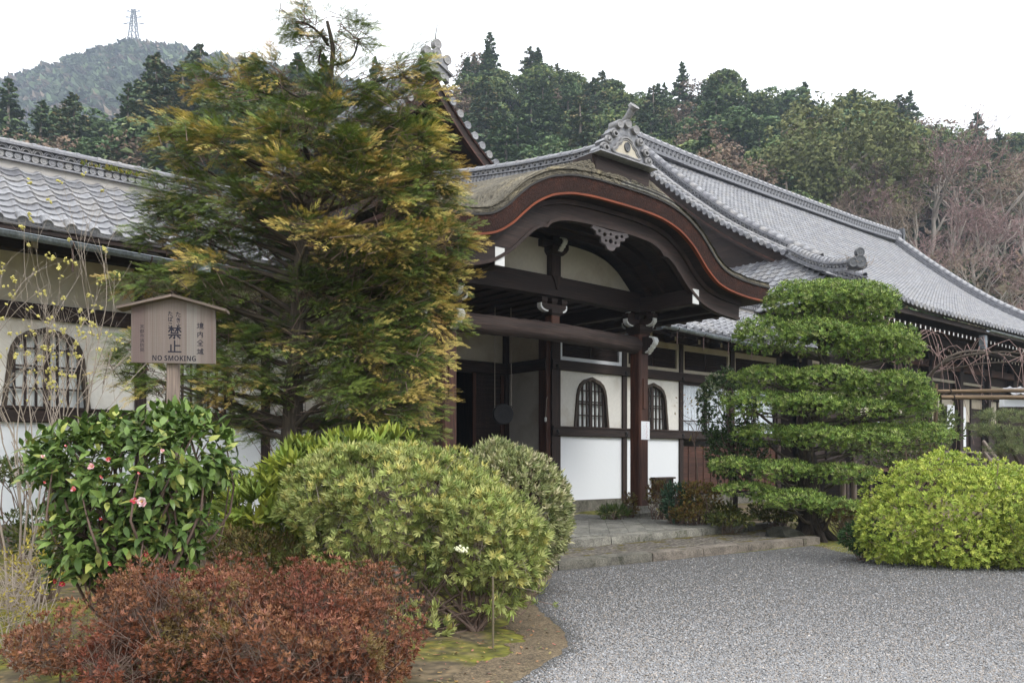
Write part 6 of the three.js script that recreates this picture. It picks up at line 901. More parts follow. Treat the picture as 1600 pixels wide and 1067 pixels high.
  for (const [px, py, hw, hh, dz, gs, dens] of P) {
    const l = lobe(px, py, D0 + dz, hw, hh, hw * D0 / F * 0.9); limbTips.push([l.c, hw]);
    const n = Math.round(hw * hh * 0.044 * dens) + 6;
    for (let i = 0; i < n; i++) { // one flat spray of fronds
      const dir = randDir(R), k = Math.pow(R(), 0.5); if (dir.z > 0.6 && R() < 0.5) continue; const p = lobePoint(l, dir, k * (1 + 0.25 * noise(px + dir.x * 2, dir.y * 2, dir.z * 2)));
      if (noise(p.x * 2.3, p.y * 3.2, p.z * 2.3 + 3) > 0.44) continue;
      const out = p.clone().sub(trunkAt(clamp(p.y, 0, 7))).setY(0).normalize().multiplyScalar(0.9).add(RT.clone().multiplyScalar(dir.x * 0.6)).add(FW.clone().multiplyScalar(dir.z * 0.4)).add(V(0, 0.12 + 0.35 * dir.y, 0)).add(randDir(R).multiplyScalar(0.3)).normalize();
      const up = V(0, 1, 0).add(randDir(R).multiplyScalar(0.45)).addScaledVector(FW, -0.25).normalize(), side = out.clone().cross(up).normalize(); const g = noise(p.x * 1.7 + 5, p.y * 2.4, p.z * 1.7), g2 = noise(p.x * 3.6, p.y * 5 + 3, p.z * 3.6), isGold = R() < sstep(-0.2, 0.25, g2 + (gs - 0.58) * 0.95), tone = vary(mixC(R() < 0.3 ? dk : grn, ol, R() * R() * 0.8), R, 0.2), tipC = vary(mixC(g > 0.2 ? oran : gold, R() < 0.6 ? yel : gold, R()), R, 0.15), S0 = 0.085 + 0.06 * R();
      for (let j = 0; j < 13; j++) { const row = j < 4 ? 0 : j < 9 ? 1 : 2, t1 = (j < 4 ? j / 3 : j < 9 ? (j - 4) / 4 : (j - 9) / 3) - 0.5, a1 = t1 * (row === 2 ? 1.1 : 1.7); const d = out.clone().multiplyScalar(Math.cos(a1)).addScaledVector(side, Math.sin(a1)).addScaledVector(up, 0.12 - 0.1 * row + (R() - 0.5) * 0.25).normalize(); const q = p.clone().addScaledVector(d, row * S0 * 0.72).addScaledVector(up, (R() - 0.5) * 0.03 - row * 0.012);
        list.push([basisAlign(q, d, up.clone().add(randDir(R).multiplyScalar(0.35)), S0 * (0.8 + 0.4 * R())), row === 2 ? (isGold ? tipC : vary(mixC(tone, ol, 0.5), R, 0.2)) : row === 1 && isGold ? mixC(tone, tipC, 0.45 + 0.4 * R()) : tone]); }
    }
  }
  instanced('crown', frond, ML.needle, list, t);
  part('trunk', tube([0, 0.6, 1.3, 2.1, 3, 4, 5, 6, 6.7, 7.1].map((y) => trunkAt(y).add(V(0.04 * Math.sin(y * 3), 0, 0.04 * Math.cos(y * 2)))), 0.17, 0.02, 40, 10, 0.25), M.bark, t);
  for (const [c, hw] of limbTips) { const y0 = clamp(c.y - 0.25 - 0.22 * Math.abs(c.clone().sub(trunkAt(clamp(c.y, 0, 7))).setY(0).length()), 0.6, 6.9), a = trunkAt(y0), m = a.clone().lerp(c, 0.5).add(V(0, -0.08 + 0.1 * R(), 0)).add(randDir(R).multiplyScalar(0.1)); part('limb', tube([a, m, c.clone().add(V(0, -0.04, 0))], c.y > 6 ? 0.018 : 0.042, 0.01, 8, 6, 0.2), c.y > 5.5 ? M.barkDark : M.bark, t); }
  const tw = list.filter((_, i) => i % 16 === 0).map(([m]) => { const p = V(0, 0, 0).setFromMatrixPosition(m); return { p, nrm: V(0, 1, 0).transformDirection(m) }; }); twigs(tw, R, 0.3, 0.006, M.twig, t);
}
{ // ---- cloud-pruned evergreen ----
  const R = rngOf(202), D0 = 15.6, t = thing('cloud_pruned_tree', 'cloud-pruned evergreen with flat tiers of foliage right of the porch', 'tree');
  const base = atD(1270, 832, D0); const gy = groundY(base.x, base.z); base.y = gy - 0.05;
  const leaf = rosette(7, 0.055, 0.02, 0.95, 61, 0.25, 0.2, 0.5, 2); const a = C3(0.15, 0.26, 0.055), b = C3(0.37, 0.45, 0.10), c = C3(0.045, 0.08, 0.025), w = C3(0.34, 0.38, 0.14);
  const tiers = [ // each tier: list of lobes px,py,hw,hh,dd
    [[1245, 474, 50, 33, 0], [1335, 472, 64, 30, -0.2], [1292, 462, 50, 24, 0.2], [1375, 484, 30, 22, 0]],
    [[1195, 525, 52, 28, 0], [1275, 528, 70, 27, -0.3], [1360, 535, 72, 28, 0], [1410, 547, 34, 22, 0.1], [1300, 515, 60, 18, 0.5]],
    [[1200, 590, 55, 18, 0], [1290, 592, 70, 18, -0.4], [1390, 600, 62, 20, 0], [1430, 622, 36, 18, -0.1]],
    [[1180, 630, 55, 20, -0.1], [1260, 632, 60, 18, -0.5], [1340, 640, 60, 16, -0.1], [1415, 640, 48, 18, 0.3], [1290, 622, 90, 16, 0.6]],
    [[1195, 680, 50, 16, 0], [1270, 682, 60, 18, -0.5], [1350, 688, 70, 20, -0.1], [1440, 682, 52, 22, 0.2], [1330, 675, 80, 14, 0.5]],
    [[1150, 728, 42, 14, -0.2], [1220, 735, 55, 16, -0.5], [1310, 740, 62, 15, -0.2]],
    [[1165, 765, 48, 11, -0.3], [1235, 780, 58, 16, -0.6], [1300, 792, 44, 15, -0.5]]];
  const limbs = [], trunkPts = [base, atD(1266, 790, D0), atD(1262, 740, D0), atD(1260, 690, D0 + 0.05), atD(1275, 640, D0), atD(1290, 590, D0), atD(1285, 540, D0), atD(1290, 490, D0)];
  const trunkC = new THREE.CatmullRomCurve3(trunkPts);
  tiers.forEach((T0, ti) => {
    const lb = T0.map(([px, py, hw, hh, dd]) => lobe(px, py, D0 + dd, hw, hh * 1.06, hw * D0 / F * 0.85)); const area = T0.reduce((s, q) => s + q[2] * q[3], 0);
    const pts = sampleCrown(lb, Math.round(area * 0.72), R, { shell: 0.6, lump: 0.13, lf: 3.5, inner: 0.66, floor: -0.15, floorP: 0.72 });
    instanced('foliage_tier', leaf, ML.soft, crownList(pts, R, { size: 1.0, up: 0.85, jit: 0.5, color: (r, q) => { let k = mixC(a, b, r() * 0.85); if (r() < 0.25) k = mixC(k, c, 0.6); if (r() < 0.1) k = w; return vary(k, r, 0.28); } }), t);
    for (const l of lb) { const under = l.c.clone().add(V(0, -l.r[1] * 0.55, 0)); const tt = clamp(1 - (lb[0].c.y + 0.0 - 0) / 5.4); const from = trunkC.getPointAt(clamp((l.c.y - 0.45 - base.y) / (trunkPts[7].y - base.y))); const m = from.clone().lerp(under, 0.5).add(V(0, -0.1 + R() * 0.1, 0)).add(randDir(R).multiplyScalar(0.12)); part('limb', tube([from, m, under], 0.05, 0.018, 10, 6, 0.25), M.bark, t); for (let i = 0; i < 5; i++) { const s = lerp(0.35, 0.9, R()); const p0 = from.clone().lerp(under, s); const e = lobePoint(l, V(R() * 1.6 - 0.8, -0.5, R() * 1.6 - 0.8), 0.85); limbs.push(tube([p0, p0.clone().lerp(e, 0.5).add(randDir(R).multiplyScalar(0.07)), e], 0.018, 0.006, 6, 5)); } }
  });
  part('branches', limbs, M.barkPale, t);
  part('trunk', tube(trunkPts, 0.24, 0.05, 40, 12, 0.35), M.barkDark, t);
  // flare
  part('root_flare', [0, 1, 2, 3, 4, 5].map((i) => { const d = V(Math.cos(i * 1.05), 0, Math.sin(i * 1.05)); return tube([base.clone().add(V(0, 0.5, 0)).addScaledVector(d, 0.08), base.clone().add(V(0, 0.22, 0)).addScaledVector(d, 0.22), base.clone().addScaledVector(d, 0.46)], 0.12, 0.06, 6, 6, 0.2); }), M.barkDark, t);
  // darker evergreen behind its left side
  const s = thing('dark_evergreen', 'dense dark green evergreen behind the left side of the cloud-pruned tree', 'shrub'); const lb = [lobe(1138, 640, 17.0, 46, 62, 0.6), lobe(1150, 710, 16.9, 46, 48, 0.6), lobe(1115, 620, 17.2, 26, 26, 0.4), lobe(1130, 610, 17, 32, 30, 0.4)]; const pts = sampleCrown(lb, 2100, R, { shell: 0.6, lump: 0.18, lf: 3, inner: 0.7, frontOnly: true });
  instanced('leaves', rosette(6, 0.06, 0.024, 1.0, 62, 0.25, 0.25, 0.5), ML.gloss, crownList(pts, R, { size: 1.0, up: 0.5, jit: 0.6, color: (r, q) => { let k = mixC(C3(0.035, 0.07, 0.022), C3(0.09, 0.14, 0.045), r()); if (q.p.y > 2.7 && r() < 0.3) k = C3(0.3, 0.33, 0.2); return vary(k, r, 0.3); } }), s); const sb = atD(1147, 790, 16.9); sb.y = groundY(sb.x, sb.z); part('trunk', tube([sb, atD(1150, 770, 16.9), atD(1148, 720, 17), atD(1140, 650, 17)], 0.06, 0.03, 10, 7, 0.2), M.barkDark, s); stems(atD(1148, 735, 17), pts.filter((_, i) => i % 90 === 0).map((q) => q.p), R, 0.02, 0.006, M.twig, s);
  // soft green shrub beyond, right
  const u = thing('grey_green_shrub', 'loose grey-green shrub behind the right side of the cloud-pruned tree', 'shrub'); const l4 = [lobe(1430, 665, 18.5, 70, 38, 0.9), lobe(1390, 700, 18.5, 60, 30, 0.8)]; const p4 = sampleCrown(l4, 1500, R, { shell: 0.5, lump: 0.2, lf: 2.5 }); instanced('leaves', rosette(6, 0.05, 0.018, 1.0, 63), ML.soft, crownList(p4, R, { size: 1.3, up: 0.6, jit: 0.6, color: (r) => vary(mixC(C3(0.10, 0.14, 0.05), C3(0.22, 0.26, 0.10), r()), r, 0.3) }), u); stems(V(l4[0].c.x, 0.1, l4[0].c.z), p4.filter((_, i) => i % 50 === 0).map((q) => q.p), R, 0.03, 0.006, M.twig, u);
}
{ // ---- weeping cherry and its supports at the right ----
  const R = rngOf(203), D = 19.5, t = thing('weeping_cherry', 'leafless weeping cherry with drooping pinkish twigs resting on poles', 'tree'); const st = [];
  const b = atD(1415, 800, D); b.y = 0.15; const fork = atD(1418, 640, D); part('trunk', tube([b, atD(1412, 740, D), fork], 0.17, 0.1, 14, 9, 0.3), M.bark, t);
  const limbs = [[[1450, 590], [1520, 570], [1600, 565]], [[1470, 570], [1560, 550], [1640, 560]], [[1400, 540], [1370, 500], [1330, 495]], [[1430, 530], [1445, 540], [1470, 560]], [[1480, 560], [1600, 560], [1700, 580]]];
  for (const L of limbs) { const pts = [fork, ...L.map(([x, y]) => atD(x, y, D + (R() - 0.5) * 1.6))]; const c = new THREE.CatmullRomCurve3(pts); part('limb', tube(pts, 0.04, 0.01, 16, 7, 0.2), M.bark, t); for (let i = 0; i < 10; i++) { const p = c.getPointAt(lerp(0.25, 1, R())); const out = V((R() - 0.5) * 1.5, 0, (R() - 0.5) * 1.5).addScaledVector(RT, 0.35); const len = 0.3 + R() * R() * 1.8; const e1 = p.clone().addScaledVector(out, 0.5).add(V(0, 0.05 + 0.3 * R(), 0)), e2 = p.clone().addScaledVector(out, 0.85).add(V(0, -len * 0.4, 0)), e3 = p.clone().addScaledVector(out, 1).add(V((R() - 0.5) * 0.2, -len, 0)); st.push(tube([p, e1, e2, e3], 0.009, 0.0035, 8, 4)); } }
  part('drooping_twigs', st, M.twigPink, t);
  const pole = (name, label, a, c, r, m) => { const o = thing(name, label, 'pole', a.toArray()); part('pole', tube([V(0, 0, 0), c.clone().sub(a).multiplyScalar(0.5).add(V(0, 0.015, 0)), c.clone().sub(a)], r, r * 0.92, 14, 9, 0.08), m, o); const dir = c.clone().sub(a).normalize(); part('tie', new THREE.TorusGeometry(r * 1.15, 0.012, 5, 12).applyQuaternion(new THREE.Quaternion().setFromUnitVectors(V(0, 0, 1), dir)).translate(dir.x * 0.3, dir.y * 0.3, dir.z * 0.3), M.barkDark, o); };
  const wood = mat(C3(0.24, 0.17, 0.10), 0.8, { map: T.wood });
  pole('support_pole', 'upper horizontal wooden pole propping the weeping cherry', atD(1465, 612, 18.2), atD(1700, 611, 18.6), 0.045, wood); pole('support_pole', 'lower horizontal wooden pole propping the weeping cherry', atD(1470, 621, 18.0), atD(1700, 623, 18.4), 0.05, wood);
  const pt = atD(1462, 700, 18.1); pt.y = 0.15; pole('support_post', 'upright wooden post carrying the horizontal cherry poles', pt, atD(1463, 600, 18.1), 0.05, wood);
  for (const [x, l] of [[1318, 'upright grey post behind the pruned tree, left of a pair'], [1335, 'upright grey post behind the pruned tree, right of a pair']]) { const p = atD(x, 780, 17.2); p.y = 0.15; pole('garden_post', l, p, atD(x, 720, 17.2), 0.06, M.woodGrey); }
  // feathery low pine at right
  const s = thing('low_pine', 'low layered grey-green pine by the veranda rail', 'tree'); const lb = [lobe(1560, 650, 17.5, 34, 10, 0.4), lobe(1545, 672, 17.4, 34, 9, 0.4), lobe(1590, 680, 17.4, 40, 11, 0.4), lobe(1575, 700, 17.2, 40, 10, 0.4), lobe(1620, 655, 17.6, 30, 12, 0.4)]; const p = sampleCrown(lb, 900, R, { shell: 0.2, lump: 0.2 }); instanced('needles', rosette(9, 0.07, 0.006, 0.8, 71, 0.1, 0.1, 0.3, 2), ML.matte, crownList(p, R, { size: 1.5, up: 0.9, jit: 0.5, color: (r) => vary(mixC(C3(0.10, 0.14, 0.055), C3(0.24, 0.26, 0.12), r()), r, 0.3) }), s); const sb = atD(1590, 800, 17.4); sb.y = 0.15; const tp = atD(1580, 700, 17.4); part('trunk', tube([sb, atD(1600, 740, 17.4), tp], 0.06, 0.03, 10, 7, 0.3), M.bark, s); lb.forEach((l) => part('limb', tube([tp, tp.clone().lerp(l.c, 0.5).add(V(0, -0.06, 0)), l.c], 0.025, 0.01, 6, 5), M.bark, s));
  const br = thing('garden_railing', 'sloping grey wooden stair railing beside the low pine', 'railing'); const ra = atD(1538, 690, 19), rb = atD(1562, 722, 18); for (const dy of [0, -0.22]) part('rail', tube([ra.clone().add(V(0, dy, 0)), ra.clone().lerp(rb, 0.5).add(V(0, dy, 0)), rb.clone().add(V(0, dy, 0))], 0.04, 0.04, 4, 8), M.woodGrey, br); for (const f of [0.05, 0.95]) { const q = ra.clone().lerp(rb, f); part('post', cyl('y', 0.045, q.y, q.x, q.y / 2, q.z, 8), M.woodGrey, br); }
  // roofed notice stand behind the cherry twigs
  const k = thing('tiled_garden_wall', 'short white wall with a small tiled coping behind the cherry twigs', 'wall'); const k0 = atD(1566, 600, 21), k1 = atD(1640, 600, 21); const c = k0.clone().lerp(k1, 0.5), ly = atD(1590, 636, 21).y, hy = atD(1590, 622, 21).y, L = k0.distanceTo(k1); const turn = Math.atan2(-(k1.z - k0.z), k1.x - k0.x); k.position.set(c.x, 0, c.z); k.rotation.y = turn; part('wall', bx(-L / 2, L / 2, ly, hy, -0.1, 0.1), M.white, k); part('plinth', bx(-L / 2 - 0.05, L / 2 + 0.05, 0.1, ly, -0.12, 0.12), M.wood, k); const tg = pantile(0.26, 0.5, 6); for (let i = 0; i < Math.floor(L / 0.26); i++) { const o = part('coping_tile', tg, M.tile[i % 4], k); o.applyMatrix4(new THREE.Matrix4().makeRotationX(0.5).setPosition(-L / 2 + i * 0.26, hy + 0.26, -0.05)); }
}
{ // ---- notice board ----
  const t = thing('notice_board', 'weathered wooden NO SMOKING notice board with a pitched cap on a post', 'sign');
  const W = 0.69, H0 = 0.47, H1 = 0.56, p = atD(274, 520, 7.25), bottom = atD(274, 569, 7.25).y; const foot = V(p.x, 0, p.z); t.position.copy(foot); t.rotation.y = -YAW + 0.16; // faces the path
  const st = { 禁: '1,2 4.6,2;2.8,.5 2.8,5;2.8,2 .8,4.6;2.9,2.2 4.4,3.8;5.4,2 9.2,2;7.2,.5 7.2,5;7.2,2 5.4,4.6;7.3,2.2 9.4,4.6;2.5,5.8 7.5,5.8;.8,7.2 9.2,7.2;5,7.2 5,9.6 4.2,9.2;3,7.9 1.4,9.5;7,7.9 8.8,9.4', 止: '5,1 5,9;5,4.5 8.6,4.5;2.4,4 2.4,9;.6,9.1 9.4,9.1', 境: '.5,3.2 3.8,3.2;2.1,1 2.1,8;.3,8.4 4,7.2;6.8,.4 6.8,1.4;4.6,1.6 9.4,1.6;5.8,2 6.2,3;8.2,2 7.8,3;4.3,3.2 9.7,3.2;5,4 9,4 9,6.8 5,6.8 5,4;5,5.4 9,5.4;6.2,6.8 5.8,8.4 4.2,9.6;7.6,6.8 7.6,9 8,9.4 9.6,9.4 9.6,8.2', 内: '1.5,2.6 1.5,9.6;1.5,2.6 8.5,2.6 8.5,9.2 7.6,9.4;5,.6 5,3.4 4.2,5.4 2.6,7;5,4 7.4,6.8', 全: '5,.5 .6,4.2;5,.5 9.4,4.2;2.6,4.6 7.4,4.6;2.8,6.8 7.2,6.8;5,4.6 5,9;1,9.1 9,9.1', 域: '.5,3.2 3.8,3.2;2.1,1 2.1,8;.3,8.4 4,7.2;4,2.6 9.6,2.6;4.6,4.2 6.4,4.2 6.4,6.2 4.6,6.2 4.6,4.2;4,8.2 6.8,7.4;7.2,.5 7.6,5 8.4,8 9.4,9.4 9.7,8;9,4.4 8,7 6,9.4;8.4,.9 9.2,1.7', 火: '5,.8 5,4.5 3.6,7.4 1,9.4;5,4.6 6.6,7.4 9.2,9.4;2,3 2.8,5;8.2,2.8 7,4.8', た: '1,2.6 5.4,2.4;3.6,.8 2.6,5 1,9.2;5.6,4.4 8.8,4.4;5.4,7 5.6,8.6 6.6,9 9.2,8.9', き: '2,2.4 7.6,1.8;2,4.4 8.2,3.6;4,.6 5,3 7.4,6.2;7.4,6.2 5,5.6;2.6,6.4 3,8.4 5,9.2 7.4,9', ば: '1.6,1.2 1.2,5 1.8,9.2;3.6,3 8.2,2.8;6.2,1 6.4,8.2 4.6,8.8 3.8,7.8 5,7 8.4,8.8;8.4,.6 9,1.4;9.4,.2 9.9,1', こ: '2,2 7.6,2 6.4,3.2;1.8,6.4 2.2,8.4 4,9 8.6,8.8', 京: '5,.5 5,1.8;1,2 9,2;2.8,3.4 7.2,3.4 7.2,5.6 2.8,5.6 2.8,3.4;5,5.6 5,9.4 4,9;2.8,6.8 1,9;7.2,6.8 9,8.8', 都: '1,2 5,2;3,.6 3,4;.4,4 5.6,4;5.4,1 .6,6.2;1.8,5.6 4.8,5.6 4.8,9.4 1.8,9.4 1.8,5.6;1.8,7.4 4.8,7.4;6.8,.8 6.8,9.6;6.8,1.2 9.2,1.2 7.8,4 9.2,6 8.6,7.2 7.6,7', 市: '5,.4 5,1.8;1,2.2 9,2.2;2.2,4 2.2,8.2;2.2,4 7.8,4 7.8,7.8 7,8;5,2.2 5,9.8', 消: '1,1.4 2.2,2.4;.6,4 1.8,5;1,9.2 2.6,6.6;6.2,.6 6.2,3.8;4,1.2 4.8,2.8;8.6,1 7.6,2.8;4.2,4.2 4,9.6;4.2,4.2 8.6,4.2 8.6,9 7.8,9.2;4.2,6 8.6,6;4.2,7.6 8.6,7.6', 防: '1.4,.8 1.4,9.6;1.4,1.2 3.6,1.2 2.4,4 3.6,6 3,7 2,6.8;6.8,.6 6.8,2.2;4.4,2.4 9.6,2.4;6.2,2.4 5.8,6 4,9.4;6,4.8 8.8,4.8 8.4,8.8 7,9.2', 局: '1.8,1 8.4,1 8.4,3.2 1.8,3.2;1.8,1 1.8,6 .6,9.6;1.8,4.8 9,4.8 8.8,9 7.6,9.4;3.4,6.2 6.2,6.2 6.2,8.2 3.4,8.2 3.4,6.2' };
  const cw = 1184, ch = 960, cv = document.createElement('canvas'); cv.width = cw; cv.height = ch; const x = cv.getContext('2d'), R = rngOf(9);
  x.fillStyle = '#7a6e67'; x.fillRect(0, 0, cw, ch);
  for (let i = 0; i < 1500; i++) { const gx = R() * cw, w = 1 + R() * 7, l = R() * 0.055; x.fillStyle = R() < 0.5 ? `rgba(48,38,34,${l.toFixed(3)})` : `rgba(190,178,170,${l.toFixed(3)})`; x.fillRect(gx, R() * ch * 0.6 - ch * 0.1, w, ch * (0.3 + R() * 0.7)); }
  for (const [a, b, c] of [[0, 210, 'rgba(84,66,58,.3)'], [760, 960, 'rgba(180,174,170,.22)'], [1080, 1184, 'rgba(100,78,68,.25)']]) { for (let k = 0; k < 8; k++) { x.fillStyle = c.replace(/[\d.]+\)$/, (m) => (parseFloat(m) / 6).toFixed(3) + ')'); x.fillRect(a + R() * 30, 0, b - a - R() * 60, ch); } }
  x.strokeStyle = 'rgba(40,25,20,.5)'; x.lineWidth = 3; for (const s of [300, 868]) { x.beginPath(); x.moveTo(s, 0); x.lineTo(s, ch); x.stroke(); }
  const glyph = (c, gx, gy, s, lw, col) => { x.strokeStyle = col; x.lineWidth = lw; x.lineCap = 'round'; x.lineJoin = 'round'; for (const q of st[c].split(';')) { x.beginPath(); q.split(' ').forEach((pt, i) => { const [a, b] = pt.split(',').map(Number); const X = gx + a * s / 10, Y = gy + b * s / 10; i ? x.lineTo(X, Y) : x.moveTo(X, Y); }); x.stroke(); } };
  const ink = '#171626'; const col = (str, gx, gy, s, pitch, lw, k = ink) => [...str].forEach((c, i) => glyph(c, gx, gy + i * pitch, s, lw, k));
  col('たき火', 620, 200, 78, 84, 9); col('たばこ', 512, 194, 72, 82, 9); col('禁止', 508, 404, 198, 208, 20); col('境内全域', 920, 350, 96, 128, 10); col('京都市消防局', 120, 400, 62, 68, 6, '#332c30');
  x.fillStyle = ink; x.font = 'bold 112px sans-serif'; x.save(); x.translate(285, 925); x.scale(630 / x.measureText('NO SMOKING').width, 0.95); x.fillText('NO SMOKING', 0, 0); x.restore();
  const ct = new THREE.CanvasTexture(cv); ct.colorSpace = THREE.SRGBColorSpace; ct.anisotropy = 8;
  const pts = [[-W / 2, 0], [W / 2, 0], [W / 2, H0], [0, H1], [-W / 2, H0]]; const g = extr(pts, 0.035); const uv = g.attributes.uv, ps = g.attributes.position; for (let i = 0; i < uv.count; i++) uv.setXY(i, (ps.getX(i) + W / 2) / W, ps.getY(i) / H1 * (ch / cw) / (H1 / W) * (W / H1) * (H1 / W) * 1.0);
  for (let i = 0; i < uv.count; i++) uv.setXY(i, (ps.getX(i) + W / 2) / W, ps.getY(i) / H1);
  g.translate(0, bottom, 0.045); part('board', g, mat(0xffffff, 0.85, { map: ct, bumpMap: T.woodB, bumpScale: 0.001 }), t);
  for (const s of [-1, 1]) { const L = Math.hypot(W / 2 + 0.1, (H1 - H0) / (W / 2) * (W / 2 + 0.1)); const c = bx(0, L, 0, 0.022, -0.03, 0.15); c.rotateZ(-Math.atan((H1 - H0) / (W / 2))); if (s < 0) c.rotateY(Math.PI).translate(0, 0, 0.12); c.translate(0, bottom + H1 + 0.003, 0); part('cap_board', c, M.woodGrey, t); }
  part('post', timber('y', 0, bottom + H1 - 0.02, -0.02, 0, 0.1, 0.085, 0.008), M.woodGrey, t);
  part('batten', [bx(-W / 2 + 0.02, W / 2 - 0.02, bottom + 0.08, bottom + 0.13, 0.043, 0.0449)], M.woodGrey, t);
}

// ================= WOODED HILLS =================
const HILL = { crest: [[-600, 355], [-200, 305], [0, 265], [150, 250], [260, 210], [400, 190], [560, 195], [660, 202], [740, 152], [820, 164], [900, 180], [1000, 212], [1100, 187], [1180, 197], [1250, 242], [1330, 212], [1420, 242], [1500, 272], [1600, 284], [1800, 352], [2300, 432]] };
const pw = (a, x) => { let i = 0; while (i < a.length - 2 && x > a[i + 1][0]) i++; return lerp(a[i][1], a[i + 1][1], clamp((x - a[i][0]) / (a[i + 1][0] - a[i][0]))); };
const D_CREST = (px) => pw([[-600, 105], [300, 110], [650, 150], [1600, 150], [2300, 140]], px), D_FOOT = 50;
function hillE(px, d) { const dc = D_CREST(px), e = (HY - pw(HILL.crest, px)) / F * dc + EYE; const k = (d - D_FOOT) / (dc - D_FOOT); if (k <= 0) return 0; return k < 1 ? e * Math.pow(k, 1.12) : e * (1 - 0.25 * (k - 1)); }
{
  const hm = mat(C3(0.055, 0.05, 0.03), 0.98, { map: rep(T.stone, 0.2) });
  struct('hillside', grid(90, 30, (u, v) => { const px = lerp(-600, 2300, u), d = lerp(D_FOOT - 2, 190, v); const p = atD(px, 0, d); return V(p.x, hillE(px, d) - 0.3 + 0.8 * noise(p.x * 0.1, 1, p.z * 0.1) * clamp((d - 50) / 10), p.z); }), hm);
  const MC = [[-700, 220], [-200, 175], [0, 150], [60, 130], [110, 114], [160, 98], [205, 88], [260, 95], [330, 108], [400, 120], [480, 130], [560, 150], [700, 200], [900, 300]];
  const mtE = (px, d) => { const e = (HY - pw(MC, px)) / F * 560; return e * Math.pow(clamp((d - 210) / 350), 1.05) * (d > 560 ? 1 - (d - 560) / 900 : 1); };
  struct('mountain', grid(60, 20, (u, v) => { const px = lerp(-700, 900, u), d = lerp(205, 760, v), p = atD(px, 0, d); return V(p.x, mtE(px, d) + 6 * noise(p.x * 0.015, 4, p.z * 0.015) * sstep(220, 300, d) - 2, p.z); }), mat(C3(0.055, 0.05, 0.03), 1));
  // ---- tree prototypes, one metre high, scaled when placed ----
  const blobCrown = (seed, n, shape, sizeF, colors) => { // leaf clumps as small bent quads
    const R = rngOf(seed), pos = [], col = []; for (let i = 0; i < n; i++) { const { p, out, k: ks = 1 } = shape(R); const s = sizeF * ks * (0.6 + 0.8 * R()); const c = vary(colors[Math.floor(R() * R() * colors.length)], R, 0.3); const nn = out.clone().add(randDir(R).multiplyScalar(0.9)).normalize(); const a = nn.clone().cross(randDir(R)).normalize(), b = nn.clone().cross(a); for (let k = 0; k < 2; k++) { const off = randDir(R).multiplyScalar(s * 0.5); const c0 = p.clone().add(off); const A = c0.clone().addScaledVector(a, s), B = c0.clone().addScaledVector(b, s * 0.55), C = c0.clone().addScaledVector(a, -s), Dd = c0.clone().addScaledVector(b, -s * 0.55).addScaledVector(nn, -s * 0.3); for (const q of [A, B, C, A, C, Dd]) { pos.push(q.x, q.y, q.z); col.push(c.r, c.g, c.b); } const t = a.clone(); a.copy(b); b.copy(t); } }
    const g = new THREE.BufferGeometry(); g.setAttribute('position', new THREE.Float32BufferAttribute(pos, 3)); g.setAttribute('color', new THREE.Float32BufferAttribute(col, 3)); g.computeVertexNormals(); return g; };
  const conifer = (seed) => { const whorl = []; const r0 = rngOf(seed * 7); for (let i = 0; i < 90; i++) { const y = 0.12 + 0.87 * Math.pow(i / 90, 0.95); whorl.push([y, r0() * 6.28, (0.225 * Math.pow(1 - y, seed % 2 ? 0.9 : 0.7) + 0.008) * (0.55 + 0.65 * r0())]); } return (R) => { const [y, a0, r] = whorl[Math.floor(R() * 90)]; const q = Math.sqrt(R()), a = a0 + (R() - 0.5) * 0.9, rr = r * q; return { p: V(Math.cos(a) * rr, y + 0.022 * (R() - 0.5) - rr * 0.35 + q * q * 0.02, Math.sin(a) * rr), out: V(Math.cos(a) * 0.6, 0.9, Math.sin(a) * 0.6), k: 0.4 + 0.85 * (1 - y) }; }; };
  const dome = (seed) => { const r0 = rngOf(seed * 5), L = []; for (let i = 0; i < 16; i++) { const a = r0() * 6.28, d = r0() * 0.26; L.push([V(Math.cos(a) * d, 0.45 + r0() * 0.36 - d * 0.35, Math.sin(a) * d), 0.13 + r0() * 0.09]); } return (R) => { const [c, r] = L[Math.floor(R() * 16)]; const d = randDir(R); if (d.y < -0.3) d.y *= -1; return { p: c.clone().addScaledVector(d, r * (0.75 + 0.25 * R())), out: d }; }; };
  const bigDome = (() => { const r0 = rngOf(77), L = []; for (let i = 0; i < 70; i++) { const d = randDir(r0); L.push([V(d.x * 0.3, 0.5 + d.y * 0.34, d.z * 0.3), 0.07 + r0() * 0.06]); } return (R) => { const [c, r] = L[Math.floor(R() * 70)]; const d = randDir(R); return { p: c.clone().addScaledVector(d, r * (0.75 + 0.25 * R())), out: d }; }; })();
